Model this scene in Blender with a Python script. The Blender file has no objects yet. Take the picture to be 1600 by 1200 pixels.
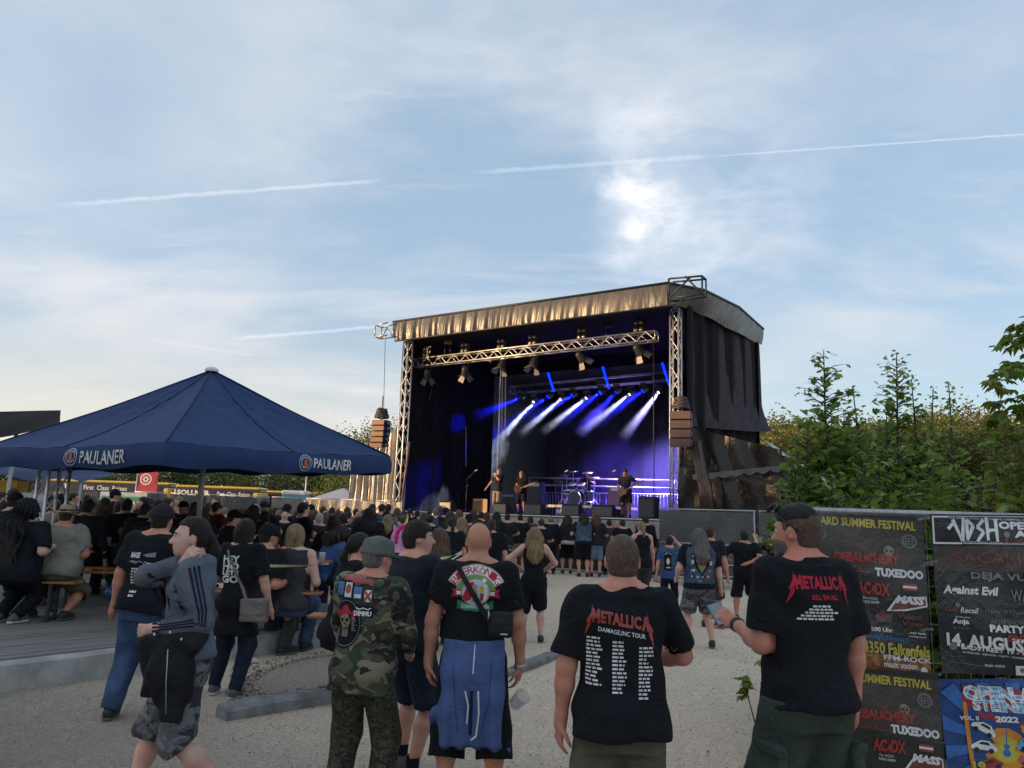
import bpy, bmesh, math, random
import numpy as np
from mathutils import Vector, Matrix
from mathutils.bvhtree import BVHTree

random.seed(7)
SC = bpy.context.scene
COL = SC.collection
R = math.radians
PI = math.pi

# ------------------------------------------------------------------ camera
CAM_H = 1.70
TH = math.atan(206 / 1200)
RO = R(2.0)
cam_d = bpy.data.cameras.new('camera')
cam = bpy.data.objects.new('camera', cam_d)
COL.objects.link(cam)
SC.camera = cam
cam_d.sensor_width = 36
cam_d.lens = 27.0
cam_d.clip_start = 0.05
cam_d.clip_end = 3000
fwd = Vector((0, math.cos(TH), math.sin(TH)))
r0 = Vector((1, 0, 0))
u0 = Vector((0, -math.sin(TH), math.cos(TH)))
cr = r0 * math.cos(RO) + u0 * math.sin(RO)
cu = -r0 * math.sin(RO) + u0 * math.cos(RO)
m = Matrix((cr, cu, -fwd)).transposed().to_4x4()
m.translation = Vector((0, 0, CAM_H))
cam.matrix_world = m

# ------------------------------------------------------------------ sun and sky
SUN_DIR = Vector((-0.972, -0.235, 0))
SUN_EL = R(4.5)
sd = SUN_DIR.normalized() * math.cos(SUN_EL)
sd.z = math.sin(SUN_EL)
sun_d = bpy.data.lights.new('sun', 'SUN')
sun = bpy.data.objects.new('sun', sun_d)
COL.objects.link(sun)
sun_d.energy = 2.3
sun_d.angle = R(1.2)
sun_d.color = (1.0, 0.66, 0.34)
sun.rotation_euler = sd.to_track_quat('Z', 'Y').to_euler()
sun.location = (-60, -20, 40)

SC.view_settings.view_transform = 'Standard'
SC.view_settings.look = 'None'
SC.view_settings.gamma = 1
SC.view_settings.exposure = 1.52
SC.view_settings.use_curve_mapping = False
SC.cycles.use_denoising = True
SC.cycles.max_bounces = 6
SC.cycles.volume_bounces = 0
SC.cycles.transparent_max_bounces = 12
try:
 SC.cycles.denoiser = 'OPENIMAGEDENOISE'
except Exception:
 pass


def ray(px, py):
 x = (px - 800) / 1200
 y = (600 - py) / 1200
 return cr * x + cu * y + fwd


def P(px, py, Y):
 d = ray(px, py)
 t = Y / d.y
 return Vector((0, 0, CAM_H)) + d * t


def G(px, py, z=0.0):
 d = ray(px, py)
 return Vector((0, 0, CAM_H)) + d * ((z - CAM_H) / d.z)


world = bpy.data.worlds.new('World')
SC.world = world
world.use_nodes = True
nt = world.node_tree
nt.nodes.clear()


class NT:
 """small helper to write node trees"""
 def __init__(s, tree):
  s.t = tree

 def n(s, kind, **kw):
  nd = s.t.nodes.new('ShaderNode' + kind)
  for k, v in kw.items():
   if k.startswith('i_'):
    key = k[2:]
    key = int(key) if key.isdigit() else key.replace('_', ' ')
    s.put(nd, key, v)
   else:
    setattr(nd, k, v)
  return nd

 def put(s, nd, key, v):
  sock = nd.inputs[key]
  if isinstance(v, bpy.types.NodeSocket):
   s.t.links.new(v, sock)
  elif isinstance(v, bpy.types.Node):
   s.t.links.new(v.outputs[0], sock)
  else:
   sock.default_value = v

 def m(s, op, a, b=0.0, c=0.0, clamp=False):
  nd = s.t.nodes.new('ShaderNodeMath')
  nd.operation = op
  nd.use_clamp = clamp
  for i, v in enumerate((a, b, c)):
   s.put(nd, i, v)
  return nd.outputs[0]

 def vm(s, op, a, b=(0, 0, 0), out=0):
  nd = s.t.nodes.new('ShaderNodeVectorMath')
  nd.operation = op
  s.put(nd, 0, a)
  if op == 'SCALE':
   s.put(nd, 'Scale', b)
  else:
   s.put(nd, 1, b)
  return nd.outputs[out]

 def ss(s, x, a, b):
  nd = s.t.nodes.new('ShaderNodeMapRange')
  nd.interpolation_type = 'SMOOTHSTEP'
  s.put(nd, 0, x)
  nd.inputs[1].default_value = a
  nd.inputs[2].default_value = b
  return nd.outputs[0]

 def mix(s, f, a, b, mode='MIX'):
  nd = s.t.nodes.new('ShaderNodeMix')
  nd.data_type = 'RGBA'
  nd.blend_type = mode
  s.put(nd, 0, f)
  s.put(nd, 6, a)
  s.put(nd, 7, b)
  return nd.outputs[2]

 def noise(s, vec, scale, detail=4, rough=0.5, dist=0.0):
  nd = s.n('TexNoise')
  nd.inputs['Scale'].default_value = scale
  nd.inputs['Detail'].default_value = detail
  nd.inputs['Roughness'].default_value = rough
  nd.inputs['Distortion'].default_value = dist
  s.put(nd, 'Vector', vec)
  return nd

 def ramp(s, f, stops, interp='LINEAR'):
  nd = s.t.nodes.new('ShaderNodeValToRGB')
  nd.color_ramp.interpolation = interp
  e = nd.color_ramp.elements
  while len(e) < len(stops):
   e.new(0.5)
  for k, (p, c) in enumerate(stops):
   e[k].position = p
   e[k].color = (*c, 1) if len(c) == 3 else c
  s.put(nd, 0, f)
  return nd.outputs[0]


w = NT(nt)
sky = w.n('TexSky', sky_type='NISHITA')
sky.sun_disc = False
sky.sun_elevation = R(7)
sky.sun_rotation = math.atan2(sd.x, sd.y)
sky.air_density = 1.0
sky.dust_density = 0.6
sky.ozone_density = 2.2
tc = w.n('TexCoord')
dv = w.vm('NORMALIZE', tc.outputs['Generated'])
sep = w.n('SeparateXYZ', i_0=dv)
zc = w.m('MAXIMUM', sep.outputs[2], 0.0)
den = w.m('ADD', zc, 0.16)
cx = w.m('DIVIDE', sep.outputs[0], den)
cy = w.m('DIVIDE', sep.outputs[1], den)
cv = w.n('CombineXYZ', i_0=cx, i_1=cy, i_2=0.0)
# high thin cloud: streaky layers of two sizes over a broad mask
mp = w.n('Mapping', i_0=cv.outputs[0])
mp.inputs['Rotation'].default_value = (0, 0, R(38))
mp.inputs['Scale'].default_value = (0.7, 1.15, 1)
n1 = w.noise(mp.outputs[0], 0.95, 8, 0.55, 0.35)
n2 = w.noise(cv.outputs[0], 0.55, 3, 0.5, 0.3)
mp3 = w.n('Mapping', i_0=cv.outputs[0])
mp3.inputs['Rotation'].default_value = (0, 0, R(-12))
mp3.inputs['Scale'].default_value = (1.0, 3.4, 1)
n3 = w.noise(mp3.outputs[0], 1.3, 8, 0.6, 0.6)
c1 = w.ss(n1.outputs[0], 0.40, 0.66)
c2 = w.ss(n2.outputs[0], 0.30, 0.60)
c3 = w.ss(n3.outputs[0], 0.48, 0.78)
cl = w.m('MULTIPLY', c1, c2)
cl = w.m('MAXIMUM', cl, w.m('MULTIPLY', c3, 0.55))
cl = w.m('MULTIPLY', cl, 0.95)


def dirv(px, py):
 return ray(px, py).normalized()


# bright sunlit knot of cloud right of the middle, with wisps above it
wpn = w.noise(w.vm('MULTIPLY', dv, (13.0, 13.0, 20.0)), 1.0, 5, 0.6, 0.3)
def blob(px, py, r_in, r_out):
 dd = w.vm('DOT_PRODUCT', w.vm('NORMALIZE', w.vm('ADD', dv, w.vm('SCALE', w.vm('SUBTRACT', wpn.outputs[1], (.5, .5, .5)), 0.085))), tuple(dirv(px, py)), out=1)
 return w.ss(dd, math.cos(R(r_out)), math.cos(R(r_in)))


nb = w.noise(cv.outputs[0], 4.2, 9, 0.6, 0.45)
nbs = w.ss(nb.outputs[0], 0.34, 0.70)
wisp = w.noise(w.vm('MULTIPLY', dv, (22.0, 22.0, 46.0)), 1.0, 6, 0.62, 0.5)
wsp = w.ss(wisp.outputs[0], 0.30, 0.70)
core_ = w.m('MAXIMUM', w.m('MULTIPLY', blob(1000, 328, 0.0, 3.0), w.m('ADD', w.m('MULTIPLY', wsp, .75), .08)), w.m('MULTIPLY', blob(1024, 346, 0.0, 3.6), w.m('MULTIPLY', wsp, 0.42)))
core_ = w.m('MAXIMUM', core_, w.m('MULTIPLY', blob(962, 306, 0.0, 2.2), w.m('MULTIPLY', wsp, 0.45)))
knot = w.m('MULTIPLY', blob(1030, 345, 0.5, 6.0), w.m('ADD', w.m('MULTIPLY', nbs, 0.40), 0.22))
tail = w.m('MULTIPLY', blob(1010, 240, 0.5, 5.5), w.m('MULTIPLY', nbs, 0.42))
tail2 = w.m('MULTIPLY', blob(1120, 300, 0.5, 9.0), w.m('MULTIPLY', nbs, 0.28))
veil = w.m('MULTIPLY', blob(700, 300, 1.0, 24.0), w.m('MULTIPLY', c1, 0.35))
knot = w.m('MAXIMUM', knot, w.m('MAXIMUM', tail, tail2))


def contrail(pa, pb, wid, seed, k=1.0):
 a, b = dirv(*pa), dirv(*pb)
 nrm = a.cross(b).normalized()
 mid = (a + b).normalized()
 half = a.angle(b) / 2
 wob = w.noise(w.vm('ADD', w.vm('SCALE', dv, 60.0), (seed, 0, 0)), 1.0, 3, 0.6)
 dist = w.m('ABSOLUTE', w.m('ADD', w.vm('DOT_PRODUCT', dv, tuple(nrm), out=1),
          w.m('MULTIPLY', w.m('SUBTRACT', wob.outputs[0], 0.5), wid * 1.4)))
 core = w.m('SUBTRACT', 1.0, w.ss(dist, wid * 0.15, wid))
 fa = w.ss(w.vm('DOT_PRODUCT', dv, tuple(mid), out=1), math.cos(half * 1.05), math.cos(half * 0.75))
 return w.m('MULTIPLY', w.m('MULTIPLY', core, fa), w.m('MULTIPLY', w.m('ADD', wob.outputs[0], 0.25), k))


ct = contrail((85, 321), (600, 282), 0.0034, 3, 0.62)
for ln in [((740, 270), (1120, 243), 0.0042, 9, 0.45), ((1090, 246), (2300, 160), 0.0016, 17, 0.6),
     ((360, 530), (660, 505), 0.0032, 27, 0.6), ((230, 530), (400, 556), 0.003, 33, 0.25)]:
 ct = w.m('MAXIMUM', ct, contrail(*ln))
hz = w.m('SUBTRACT', 1.0, w.ss(zc, 0.0, 0.30))
# the sky is creamier towards the low sun on the left
warmth = w.ss(w.vm('DOT_PRODUCT', dv, tuple(Vector((-0.97, 0.25, 0)).normalized()), out=1), -0.1, 0.75)
# the cloud takes the warm light of the low sun near the horizon
cloudcol = w.mix(hz, (2.85, 2.92, 3.1, 1), w.mix(warmth, (2.95, 2.95, 3.0, 1), (3.7, 3.3, 2.9, 1)))
skyc = w.mix(1.0, sky.outputs[0], (1.0, 1.0, 1.0, 1), 'MULTIPLY')
veilh = w.mix(w.m('ADD', w.m('MULTIPLY', hz, 0.0), 0.72), skyc, w.mix(hz, (1.58, 2.12, 2.72, 1), w.mix(warmth, (2.4, 2.75, 2.88, 1), (3.6, 3.0, 2.4, 1))))
s1 = w.mix(w.m('ADD', cl, veil, clamp=True), veilh, cloudcol)
s2 = w.mix(w.m('MULTIPLY', ct, 0.55), s1, (4.1, 4.05, 4.25, 1))
s3 = w.mix(core_, w.mix(knot, s2, (4.2, 4.1, 4.25, 1)), (4.4, 4.25, 4.2, 1))
bg = w.n('Background', i_0=s3, i_1=0.1)
wo = w.n('OutputWorld', i_0=bg)
WORLD_BG = bg


# ------------------------------------------------------------------ object helpers
def tag(o, label=None, cat=None, group=None, kind=None):
 if label:
  o['label'] = label
 if cat:
  o['category'] = cat
 if group:
  o['group'] = group
 if kind:
  o['kind'] = kind
 return o


def empty(name, loc, rz=0.0, label=None, cat=None, group=None):
 o = bpy.data.objects.new(name, None)
 o.empty_display_size = 0.2
 COL.objects.link(o)
 o.location = loc
 o.rotation_euler = (0, 0, rz)
 return tag(o, label, cat, group)


def mesh_obj(name, me, mat=None, parent=None):
 o = bpy.data.objects.new(name, me)
 COL.objects.link(o)
 if mat is not None:
  for mm in (mat if isinstance(mat, (list, tuple)) else [mat]):
   me.materials.append(mm)
 if parent:
  o.parent = parent
 return o


def np_mesh(name, verts, quads, smooth=True):
 me = bpy.data.meshes.new(name)
 verts = np.asarray(verts, dtype=np.float32)
 quads = np.asarray(quads, dtype=np.int32)
 k = quads.shape[1]
 me.vertices.add(len(verts))
 me.vertices.foreach_set('co', verts.ravel())
 me.loops.add(quads.size)
 me.loops.foreach_set('vertex_index', quads.ravel())
 me.polygons.add(len(quads))
 me.polygons.foreach_set('loop_start', np.arange(0, quads.size, k, dtype=np.int32))
 me.polygons.foreach_set('loop_total', np.full(len(quads), k, dtype=np.int32))
 if smooth:
  me.polygons.foreach_set('use_smooth', np.ones(len(quads), dtype=bool))
 me.update()
 me.validate()
 return me


def copy_tree(o, parent=None):
 c = o.copy()
 COL.objects.link(c)
 if parent:
  c.parent = parent
 for ch in o.children:
  copy_tree(ch, c)
 return c


class MB:
 """collects simple shapes into one mesh"""
 def __init__(s):
  s.v, s.f, s.m, s.sm = [], [], [], []

 def add(s, vs, fs, mi=0, smooth=False):
  b = len(s.v)
  s.v += [tuple(v) for v in vs]
  for f in fs:
   s.f.append(tuple(b + i for i in f))
   s.m.append(mi)
   s.sm.append(smooth)
  return s

 def box(s, c, size, rot=None, mi=0, taper=1.0, bev=0.0):
  c = Vector(c)
  hx, hy, hz_ = size[0] / 2, size[1] / 2, size[2] / 2
  if bev > 0:
   vs = []
   for z, k in ((-hz_, bev), (-hz_ + bev, 0), (hz_ - bev, 0), (hz_, bev)):
    t = taper if z > 0 else 1
    ax, ay = (hx - k) * t, (hy - k) * t
    for x, y in ((-ax + bev - k, -ay), (ax - bev + k, -ay), (ax, -ay + bev - k), (ax, ay - bev + k),
        (ax - bev + k, ay), (-ax + bev - k, ay), (-ax, ay - bev + k), (-ax, -ay + bev - k)):
     vs.append(Vector((x, y, z)))
   fs = [tuple(range(7, -1, -1)), tuple(range(24, 32))]
   for L in range(3):
    for i in range(8):
     j = (i + 1) % 8
     fs.append((L * 8 + i, L * 8 + j, L * 8 + 8 + j, L * 8 + 8 + i))
  else:
   vs = [Vector((x * (taper if z > 0 else 1), y * (taper if z > 0 else 1), z)) for z in (-hz_, hz_)
      for x, y in ((-hx, -hy), (hx, -hy), (hx, hy), (-hx, hy))]
   fs = [(3, 2, 1, 0), (4, 5, 6, 7), (0, 1, 5, 4), (1, 2, 6, 5), (2, 3, 7, 6), (3, 0, 4, 7)]
  if rot is not None:
   vs = [rot @ v for v in vs]
  return s.add([v + c for v in vs], fs, mi)

 def tube(s, a, b, r, n=8, r2=None, mi=0, cap=True, smooth=True):
  a, b = Vector(a), Vector(b)
  r2 = r if r2 is None else r2
  d = (b - a)
  if d.length < 1e-6:
   return s
  q = d.to_track_quat('Z', 'Y')
  vs = []
  for p, rr in ((a, r), (b, r2)):
   for i in range(n):
    t = 2 * PI * i / n
    vs.append(p + q @ Vector((rr * math.cos(t), rr * math.sin(t), 0)))
  fs = [(i, (i + 1) % n, n + (i + 1) % n, n + i) for i in range(n)]
  s.add(vs, fs, mi, smooth)
  if cap:
   b0 = len(s.v) - 2 * n
   s.f.append(tuple(b0 + i for i in range(n - 1, -1, -1)))
   s.f.append(tuple(b0 + n + i for i in range(n)))
   s.m += [mi, mi]
   s.sm += [False, False]
  return s

 def path(s, pts, r, n=6, mi=0):
  pts = [Vector(p) for p in pts]
  rings = []
  for i, p in enumerate(pts):
   d = (pts[min(i + 1, len(pts) - 1)] - pts[max(i - 1, 0)]).normalized()
   q = d.to_track_quat('Z', 'Y')
   rr = r[i] if isinstance(r, (list, tuple)) else r
   rings.append([p + q @ Vector((rr * math.cos(2 * PI * k / n), rr * math.sin(2 * PI * k / n), 0)) for k in range(n)])
  vs = [v for ring in rings for v in ring]
  fs = []
  for i in range(len(rings) - 1):
   for k in range(n):
    fs.append((i * n + k, i * n + (k + 1) % n, (i + 1) * n + (k + 1) % n, (i + 1) * n + k))
  fs.append(tuple(range(n - 1, -1, -1)))
  fs.append(tuple((len(rings) - 1) * n + k for k in range(n)))
  return s.add(vs, fs, mi, True)

 def lathe(s, c, prof, n=16, mi=0, axis=None):
  c = Vector(c)
  q = Vector(axis).to_track_quat('Z', 'Y') if axis is not None else None
  vs = []
  for r, z in prof:
   for i in range(n):
    t = 2 * PI * i / n
    v = Vector((r * math.cos(t), r * math.sin(t), z))
    vs.append(c + (q @ v if q else v))
  fs = []
  for L in range(len(prof) - 1):
   for i in range(n):
    j = (i + 1) % n
    fs.append((L * n + i, L * n + j, (L + 1) * n + j, (L + 1) * n + i))
  return s.add(vs, fs, mi, True)

 def grid(s, fn, nu, nv, mi=0, smooth=True, thick=0.0):
  vs = [Vector(fn(i / nu, j / nv)) for j in range(nv + 1) for i in range(nu + 1)]
  fs = [(j * (nu + 1) + i, j * (nu + 1) + i + 1, (j + 1) * (nu + 1) + i + 1, (j + 1) * (nu + 1) + i)
     for j in range(nv) for i in range(nu)]
  return s.add(vs, fs, mi, smooth)

 def prism(s, pts, d, mi=0):
  """extrudes a planar outline by the vector d"""
  pts = [Vector(p) for p in pts]
  d = Vector(d)
  n = len(pts)
  vs = pts + [p + d for p in pts]
  fs = [tuple(range(n - 1, -1, -1)), tuple(range(n, 2 * n))] + [(i, (i + 1) % n, n + (i + 1) % n, n + i) for i in range(n)]
  return s.add(vs, fs, mi)

 def build(s, name, mat, parent=None, world=True):
  me = bpy.data.meshes.new(name)
  vs = s.v
  if parent is not None and world:
   p = parent
   off = Vector((0, 0, 0))
   while p:
    off += p.location
    p = p.parent
   vs = [(v[0] - off.x, v[1] - off.y, v[2] - off.z) for v in vs]
  me.from_pydata(vs, [], s.f)
  me.polygons.foreach_set('material_index', s.m)
  me.polygons.foreach_set('use_smooth', s.sm)
  me.update()
  return mesh_obj(name, me, mat, parent)


# ------------------------------------------------------------------ materials
MATS = {}


def mat_new(name):
 mt = bpy.data.materials.new(name)
 mt.use_nodes = True
 t = NT(mt.node_tree)
 b = mt.node_tree.nodes['Principled BSDF']
 MATS[name] = mt
 return mt, t, b


def simple(name, col, rough=0.6, metal=0.0, spec=0.5, var=0.15, scale=6.0, bump=0.0, bscale=60.0, coat=0.0, emit=None, es=0.0):
 if name in MATS:
  return MATS[name]
 mt, t, b = mat_new(name)
 co = t.n('TexCoord')
 nz = t.noise(co.outputs['Object'], scale, 5, 0.6)
 f = t.ss(nz.outputs[0], 0.25, 0.75)
 lo = tuple(c * (1 - var) for c in col) + (1,)
 hi = tuple(min(1, c * (1 + var)) for c in col) + (1,)
 t.put(b, 'Base Color', t.mix(f, lo, hi))
 b.inputs['Metallic'].default_value = metal
 t.put(b, 'Roughness', t.m('ADD', t.m('MULTIPLY', nz.outputs[0], 0.16), rough - 0.08, clamp=True))
 b.inputs['Specular IOR Level'].default_value = spec
 b.inputs['Coat Weight'].default_value = coat
 if bump > 0:
  nb_ = t.noise(co.outputs['Object'], bscale, 4, 0.6)
  bp = t.n('Bump', i_Strength=bump, i_Distance=0.01)
  t.put(bp, 'Height', nb_.outputs[0])
  t.put(b, 'Normal', bp)
 if emit:
  b.inputs['Emission Color'].default_value = (*emit, 1)
  b.inputs['Emission Strength'].default_value = es
 return mt


def cloth(name, col, rough=0.88, var=0.22, fold=0.6, sheen=0.0):
 if name in MATS:
  return MATS[name]
 mt, t, b = mat_new(name)
 co = t.n('TexCoord')
 nz = t.noise(co.outputs['Object'], 3.5, 5, 0.6, 0.4)
 f = t.ss(nz.outputs[0], 0.3, 0.7)
 t.put(b, 'Base Color', t.mix(f, tuple(c * (1 - var) for c in col) + (1,), tuple(min(1, c * (1 + var)) for c in col) + (1,)))
 b.inputs['Roughness'].default_value = rough
 b.inputs['Specular IOR Level'].default_value = 0.22
 b.inputs['Sheen Weight'].default_value = sheen
 n1_ = t.noise(co.outputs['Object'], 8, 4, 0.6, 2.0)
 n2_ = t.noise(co.outputs['Object'], 420, 2, 0.5)
 h = t.m('ADD', t.m('MULTIPLY', n1_.outputs[0], 1.0), t.m('MULTIPLY', n2_.outputs[0], 0.035))
 bp = t.n('Bump', i_Strength=fold, i_Distance=0.03)
 t.put(bp, 'Height', h)
 t.put(b, 'Normal', bp)
 return mt


def denim(name, col, worn=0.5):
 if name in MATS:
  return MATS[name]
 mt, t, b = mat_new(name)
 co = t.n('TexCoord')
 nz = t.noise(co.outputs['Object'], 5, 6, 0.65, 0.3)
 ng = t.noise(co.outputs['Object'], 300, 2, 0.6)
 f = t.m('ADD', t.m('MULTIPLY', t.ss(nz.outputs[0], 0.4, 0.72), worn), t.m('MULTIPLY', t.m('SUBTRACT', ng.outputs[0], 0.5), 0.6), clamp=True)
 t.put(b, 'Base Color', t.mix(f, (*col, 1), tuple(min(1, c * 2.4 + 0.03) for c in col) + (1,)))
 b.inputs['Roughness'].default_value = 0.85
 b.inputs['Specular IOR Level'].default_value = 0.2
 n1_ = t.noise(co.outputs['Object'], 12, 4, 0.6, 1.2)
 bp = t.n('Bump', i_Strength=0.5, i_Distance=0.02)
 t.put(bp, 'Height', n1_.outputs[0])
 t.put(b, 'Normal', bp)
 return mt


def skin(name, col):
 if name in MATS:
  return MATS[name]
 mt, t, b = mat_new(name)
 co = t.n('TexCoord')
 nz = t.noise(co.outputs['Object'], 14, 5, 0.6)
 n3_ = t.noise(co.outputs['Object'], 160, 3, 0.6)
 f = t.ss(nz.outputs[0], 0.36, 0.64)
 c_ = t.mix(f, (col[0] * 0.98, col[1] * 0.76, col[2] * 0.74, 1), (*col, 1))
 c_ = t.mix(t.m('MULTIPLY', t.ss(n3_.outputs[0], 0.5, 0.75), 0.4), c_, (col[0] * 0.7, col[1] * 0.55, col[2] * 0.5, 1))
 t.put(b, 'Base Color', c_)
 b.inputs['Roughness'].default_value = 0.52
 b.inputs['Specular IOR Level'].default_value = 0.4
 b.inputs['Subsurface Weight'].default_value = 0.0
 bp = t.n('Bump', i_Strength=0.15, i_Distance=0.004)
 t.put(bp, 'Height', n3_.outputs[0])
 t.put(b, 'Normal', bp)
 return mt


def hairm(name, col, stretch=0.07):
 if name in MATS:
  return MATS[name]
 mt, t, b = mat_new(name)
 co = t.n('TexCoord')
 mp_ = t.n('Mapping', i_0=co.outputs['Object'])
 mp_.inputs['Scale'].default_value = (1, 1, stretch)
 nz = t.noise(mp_.outputs[0], 170, 4, 0.65, 0.5)
 nb_ = t.noise(mp_.outputs[0], 40, 3, 0.6, 0.5)
 f = t.m('ADD', t.m('MULTIPLY', nz.outputs[0], 0.6), t.m('MULTIPLY', nb_.outputs[0], 0.4))
 f = t.ss(f, 0.36, 0.66)
 t.put(b, 'Base Color', t.mix(f, tuple(c * 0.42 for c in col) + (1,), tuple(min(1, c * 1.45) for c in col) + (1,)))
 b.inputs['Roughness'].default_value = 0.5
 b.inputs['Specular IOR Level'].default_value = 0.35
 bp = t.n('Bump', i_Strength=0.85, i_Distance=0.012)
 t.put(bp, 'Height', f)
 t.put(b, 'Normal', bp)
 return mt


def camo(name, cols, scale=5.0):
 if name in MATS:
  return MATS[name]
 mt, t, b = mat_new(name)
 co = t.n('TexCoord')
 c_ = (*cols[0], 1)
 for k, cc in enumerate(cols[1:]):
  mp_ = t.n('Mapping', i_0=co.outputs['Object'])
  mp_.inputs['Location'].default_value = (k * 7.3 + 1.1, k * 3.1, k * 5.7)
  mp_.inputs['Scale'].default_value = (1, 1, 1.5)
  nz = t.noise(mp_.outputs[0], scale * (1 + 0.25 * k), 3, 0.45, 1.1)
  f = t.ss(nz.outputs[0], 0.545 if k else 0.50, 0.56 if k else 0.515)
  c_ = t.mix(f, c_, (*cc, 1))
 t.put(b, 'Base Color', c_)
 b.inputs['Roughness'].default_value = 0.9
 n1_ = t.noise(co.outputs['Object'], 10, 4, 0.6, 1.2)
 bp = t.n('Bump', i_Strength=0.5, i_Distance=0.03)
 t.put(bp, 'Height', n1_.outputs[0])
 t.put(b, 'Normal', bp)
 return mt


M_BLACKMETAL = simple('black_metal', (0.03, 0.03, 0.032), 0.5, 0.3, var=0.2)
M_ALU = simple('aluminium', (0.62, 0.60, 0.57), 0.42, 0.75, var=0.15, scale=20)
M_GALV = simple('galvanised_steel', (0.42, 0.43, 0.44), 0.5, 0.7, var=0.2, scale=30)
M_WHITE = simple('white_paint', (0.75, 0.74, 0.72), 0.6)
M_CONC = simple('concrete', (0.34, 0.33, 0.31), 0.9, var=0.28, scale=4, bump=0.5, bscale=40)
M_BLACKPLASTIC = simple('black_plastic', (0.018, 0.018, 0.02), 0.5)

# ================================================================== GROUND
def ground_mat():
 mt, t, b = mat_new('gravel_ground')
 co = t.n('TexCoord').outputs['Object']
 big = t.noise(co, 0.22, 5, 0.6, 0.5)
 mid = t.noise(co, 1.6, 6, 0.65)
 vor = t.n('TexVoronoi', i_Scale=85.0)
 t.put(vor, 'Vector', co)
 vor2 = t.n('TexVoronoi', i_Scale=46.0)
 t.put(vor2, 'Vector', co)
 fine = t.noise(co, 110, 4, 0.7)
 st = t.ramp(vor.outputs['Color'], [(0.0, (0.13, 0.124, 0.118)), (0.35, (0.19, 0.181, 0.17)), (0.75, (0.25, 0.238, 0.223)), (1.0, (0.36, 0.345, 0.33))])
 st2 = t.ramp(vor2.outputs['Color'], [(0.0, (0.17, 0.16, 0.15)), (0.5, (0.22, 0.208, 0.192)), (1.0, (0.31, 0.297, 0.28))])
 c_ = t.mix(t.ss(mid.outputs[0], 0.35, 0.65), st, st2)
 c_ = t.mix(t.m('MULTIPLY', t.ss(fine.outputs[0], 0.45, 0.75), 0.35), c_, (0.12, 0.115, 0.11, 1))
 # the plaza further on is pale crushed stone, the near strip darker tarred grit
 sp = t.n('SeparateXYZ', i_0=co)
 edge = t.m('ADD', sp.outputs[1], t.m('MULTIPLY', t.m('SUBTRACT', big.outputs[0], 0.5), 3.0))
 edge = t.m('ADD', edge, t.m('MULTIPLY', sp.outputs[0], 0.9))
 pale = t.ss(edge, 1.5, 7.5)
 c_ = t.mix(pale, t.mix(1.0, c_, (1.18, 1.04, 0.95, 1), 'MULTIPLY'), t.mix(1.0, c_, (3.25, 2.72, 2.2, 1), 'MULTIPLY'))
 c_ = t.mix(t.m('MULTIPLY', t.ss(big.outputs[0], 0.42, 0.66), 0.45), c_, t.mix(1.0, c_, (0.72, 0.70, 0.69, 1), 'MULTIPLY'))
 t.put(b, 'Base Color', c_)
 b.inputs['Roughness'].default_value = 0.93
 b.inputs['Specular IOR Level'].default_value = 0.2
 h = t.m('ADD', t.m('MULTIPLY', vor.outputs['Distance'], -0.9), t.m('MULTIPLY', fine.outputs[0], 0.5))
 h = t.m('ADD', h, t.m('MULTIPLY', mid.outputs[0], 2.0))
 bp = t.n('Bump', i_Strength=0.8, i_Distance=0.012)
 t.put(bp, 'Height', h)
 t.put(b, 'Normal', bp)
 return mt


M_GROUND = ground_mat()
g = MB()
def gz(x, y):
 return -0.006 + 0.006 * math.sin(x * 1.3 + 0.4 * y) * math.cos(y * 0.9)
xs = [-400, -120, -60] + [-30 + 1.0 * i for i in range(61)] + [60, 120, 400]
ys = [-120, -40, -10] + [-5 + 1.0 * i for i in range(51)] + [70, 120, 300, 900]
vs = [(x, y, gz(x, y) if -30 < x < 30 and y < 45 else 0) for y in ys for x in xs]
nx = len(xs)
g.add(vs, [(j * nx + i, j * nx + i + 1, (j + 1) * nx + i + 1, (j + 1) * nx + i) for j in range(len(ys) - 1) for i in range(nx - 1)], 0, True)
tag(g.build('ground', M_GROUND), kind='structure')

# loose stones on the near ground
rng = np.random.default_rng(5)
def stones(n, region, smin, smax, name, mat):
 base = np.array([(1, 0, 0), (-1, 0, 0), (0, 1, 0), (0, -1, 0), (0, 0, .6), (0, 0, -.6)], float)
 tri = np.array([(0, 2, 4), (2, 1, 4), (1, 3, 4), (3, 0, 4), (2, 0, 5), (1, 2, 5), (3, 1, 5), (0, 3, 5)])
 V, Fq = [], []
 for k in range(n):
  x, y = region(rng)
  s_ = rng.uniform(smin, smax) * (1 + 0.5 * rng.random() ** 3)
  a = rng.uniform(0, 6.28)
  sc_ = s_ * rng.uniform(0.6, 1.3, (6, 1))
  p = base * sc_
  ca, sa = math.cos(a), math.sin(a)
  p = np.stack([p[:, 0] * ca - p[:, 1] * sa, p[:, 0] * sa + p[:, 1] * ca, p[:, 2]], 1)
  V.append(p + (x, y, s_ * 0.25))
  Fq.append(tri + 6 * k)
 me = np_mesh(name, np.concatenate(V), np.concatenate(Fq), False)
 return tag(mesh_obj(name, me, mat), kind='stuff')


def st_mat():
 mt, t, b = mat_new('stones')
 gi = t.n('NewGeometry')
 c_ = t.ramp(gi.outputs['Random Per Island'], [(0, (0.09, 0.085, 0.08)), (0.5, (0.21, 0.20, 0.185)), (1, (0.42, 0.40, 0.37))])
 t.put(b, 'Base Color', c_)
 b.inputs['Roughness'].default_value = 0.9
 return mt


M_STONE = st_mat()
def reg_near(r):
 d = 2.2 + 11 * r.random() ** 1.4
 x = r.uniform(-0.72, 0.72) * d
 if d > 6.3 + (x + 5.5) * 1.05 and x < -2:
  x = abs(x)
 return x, d
stones(9000, reg_near, 0.003, 0.008, 'gravel', M_STONE)

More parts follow.
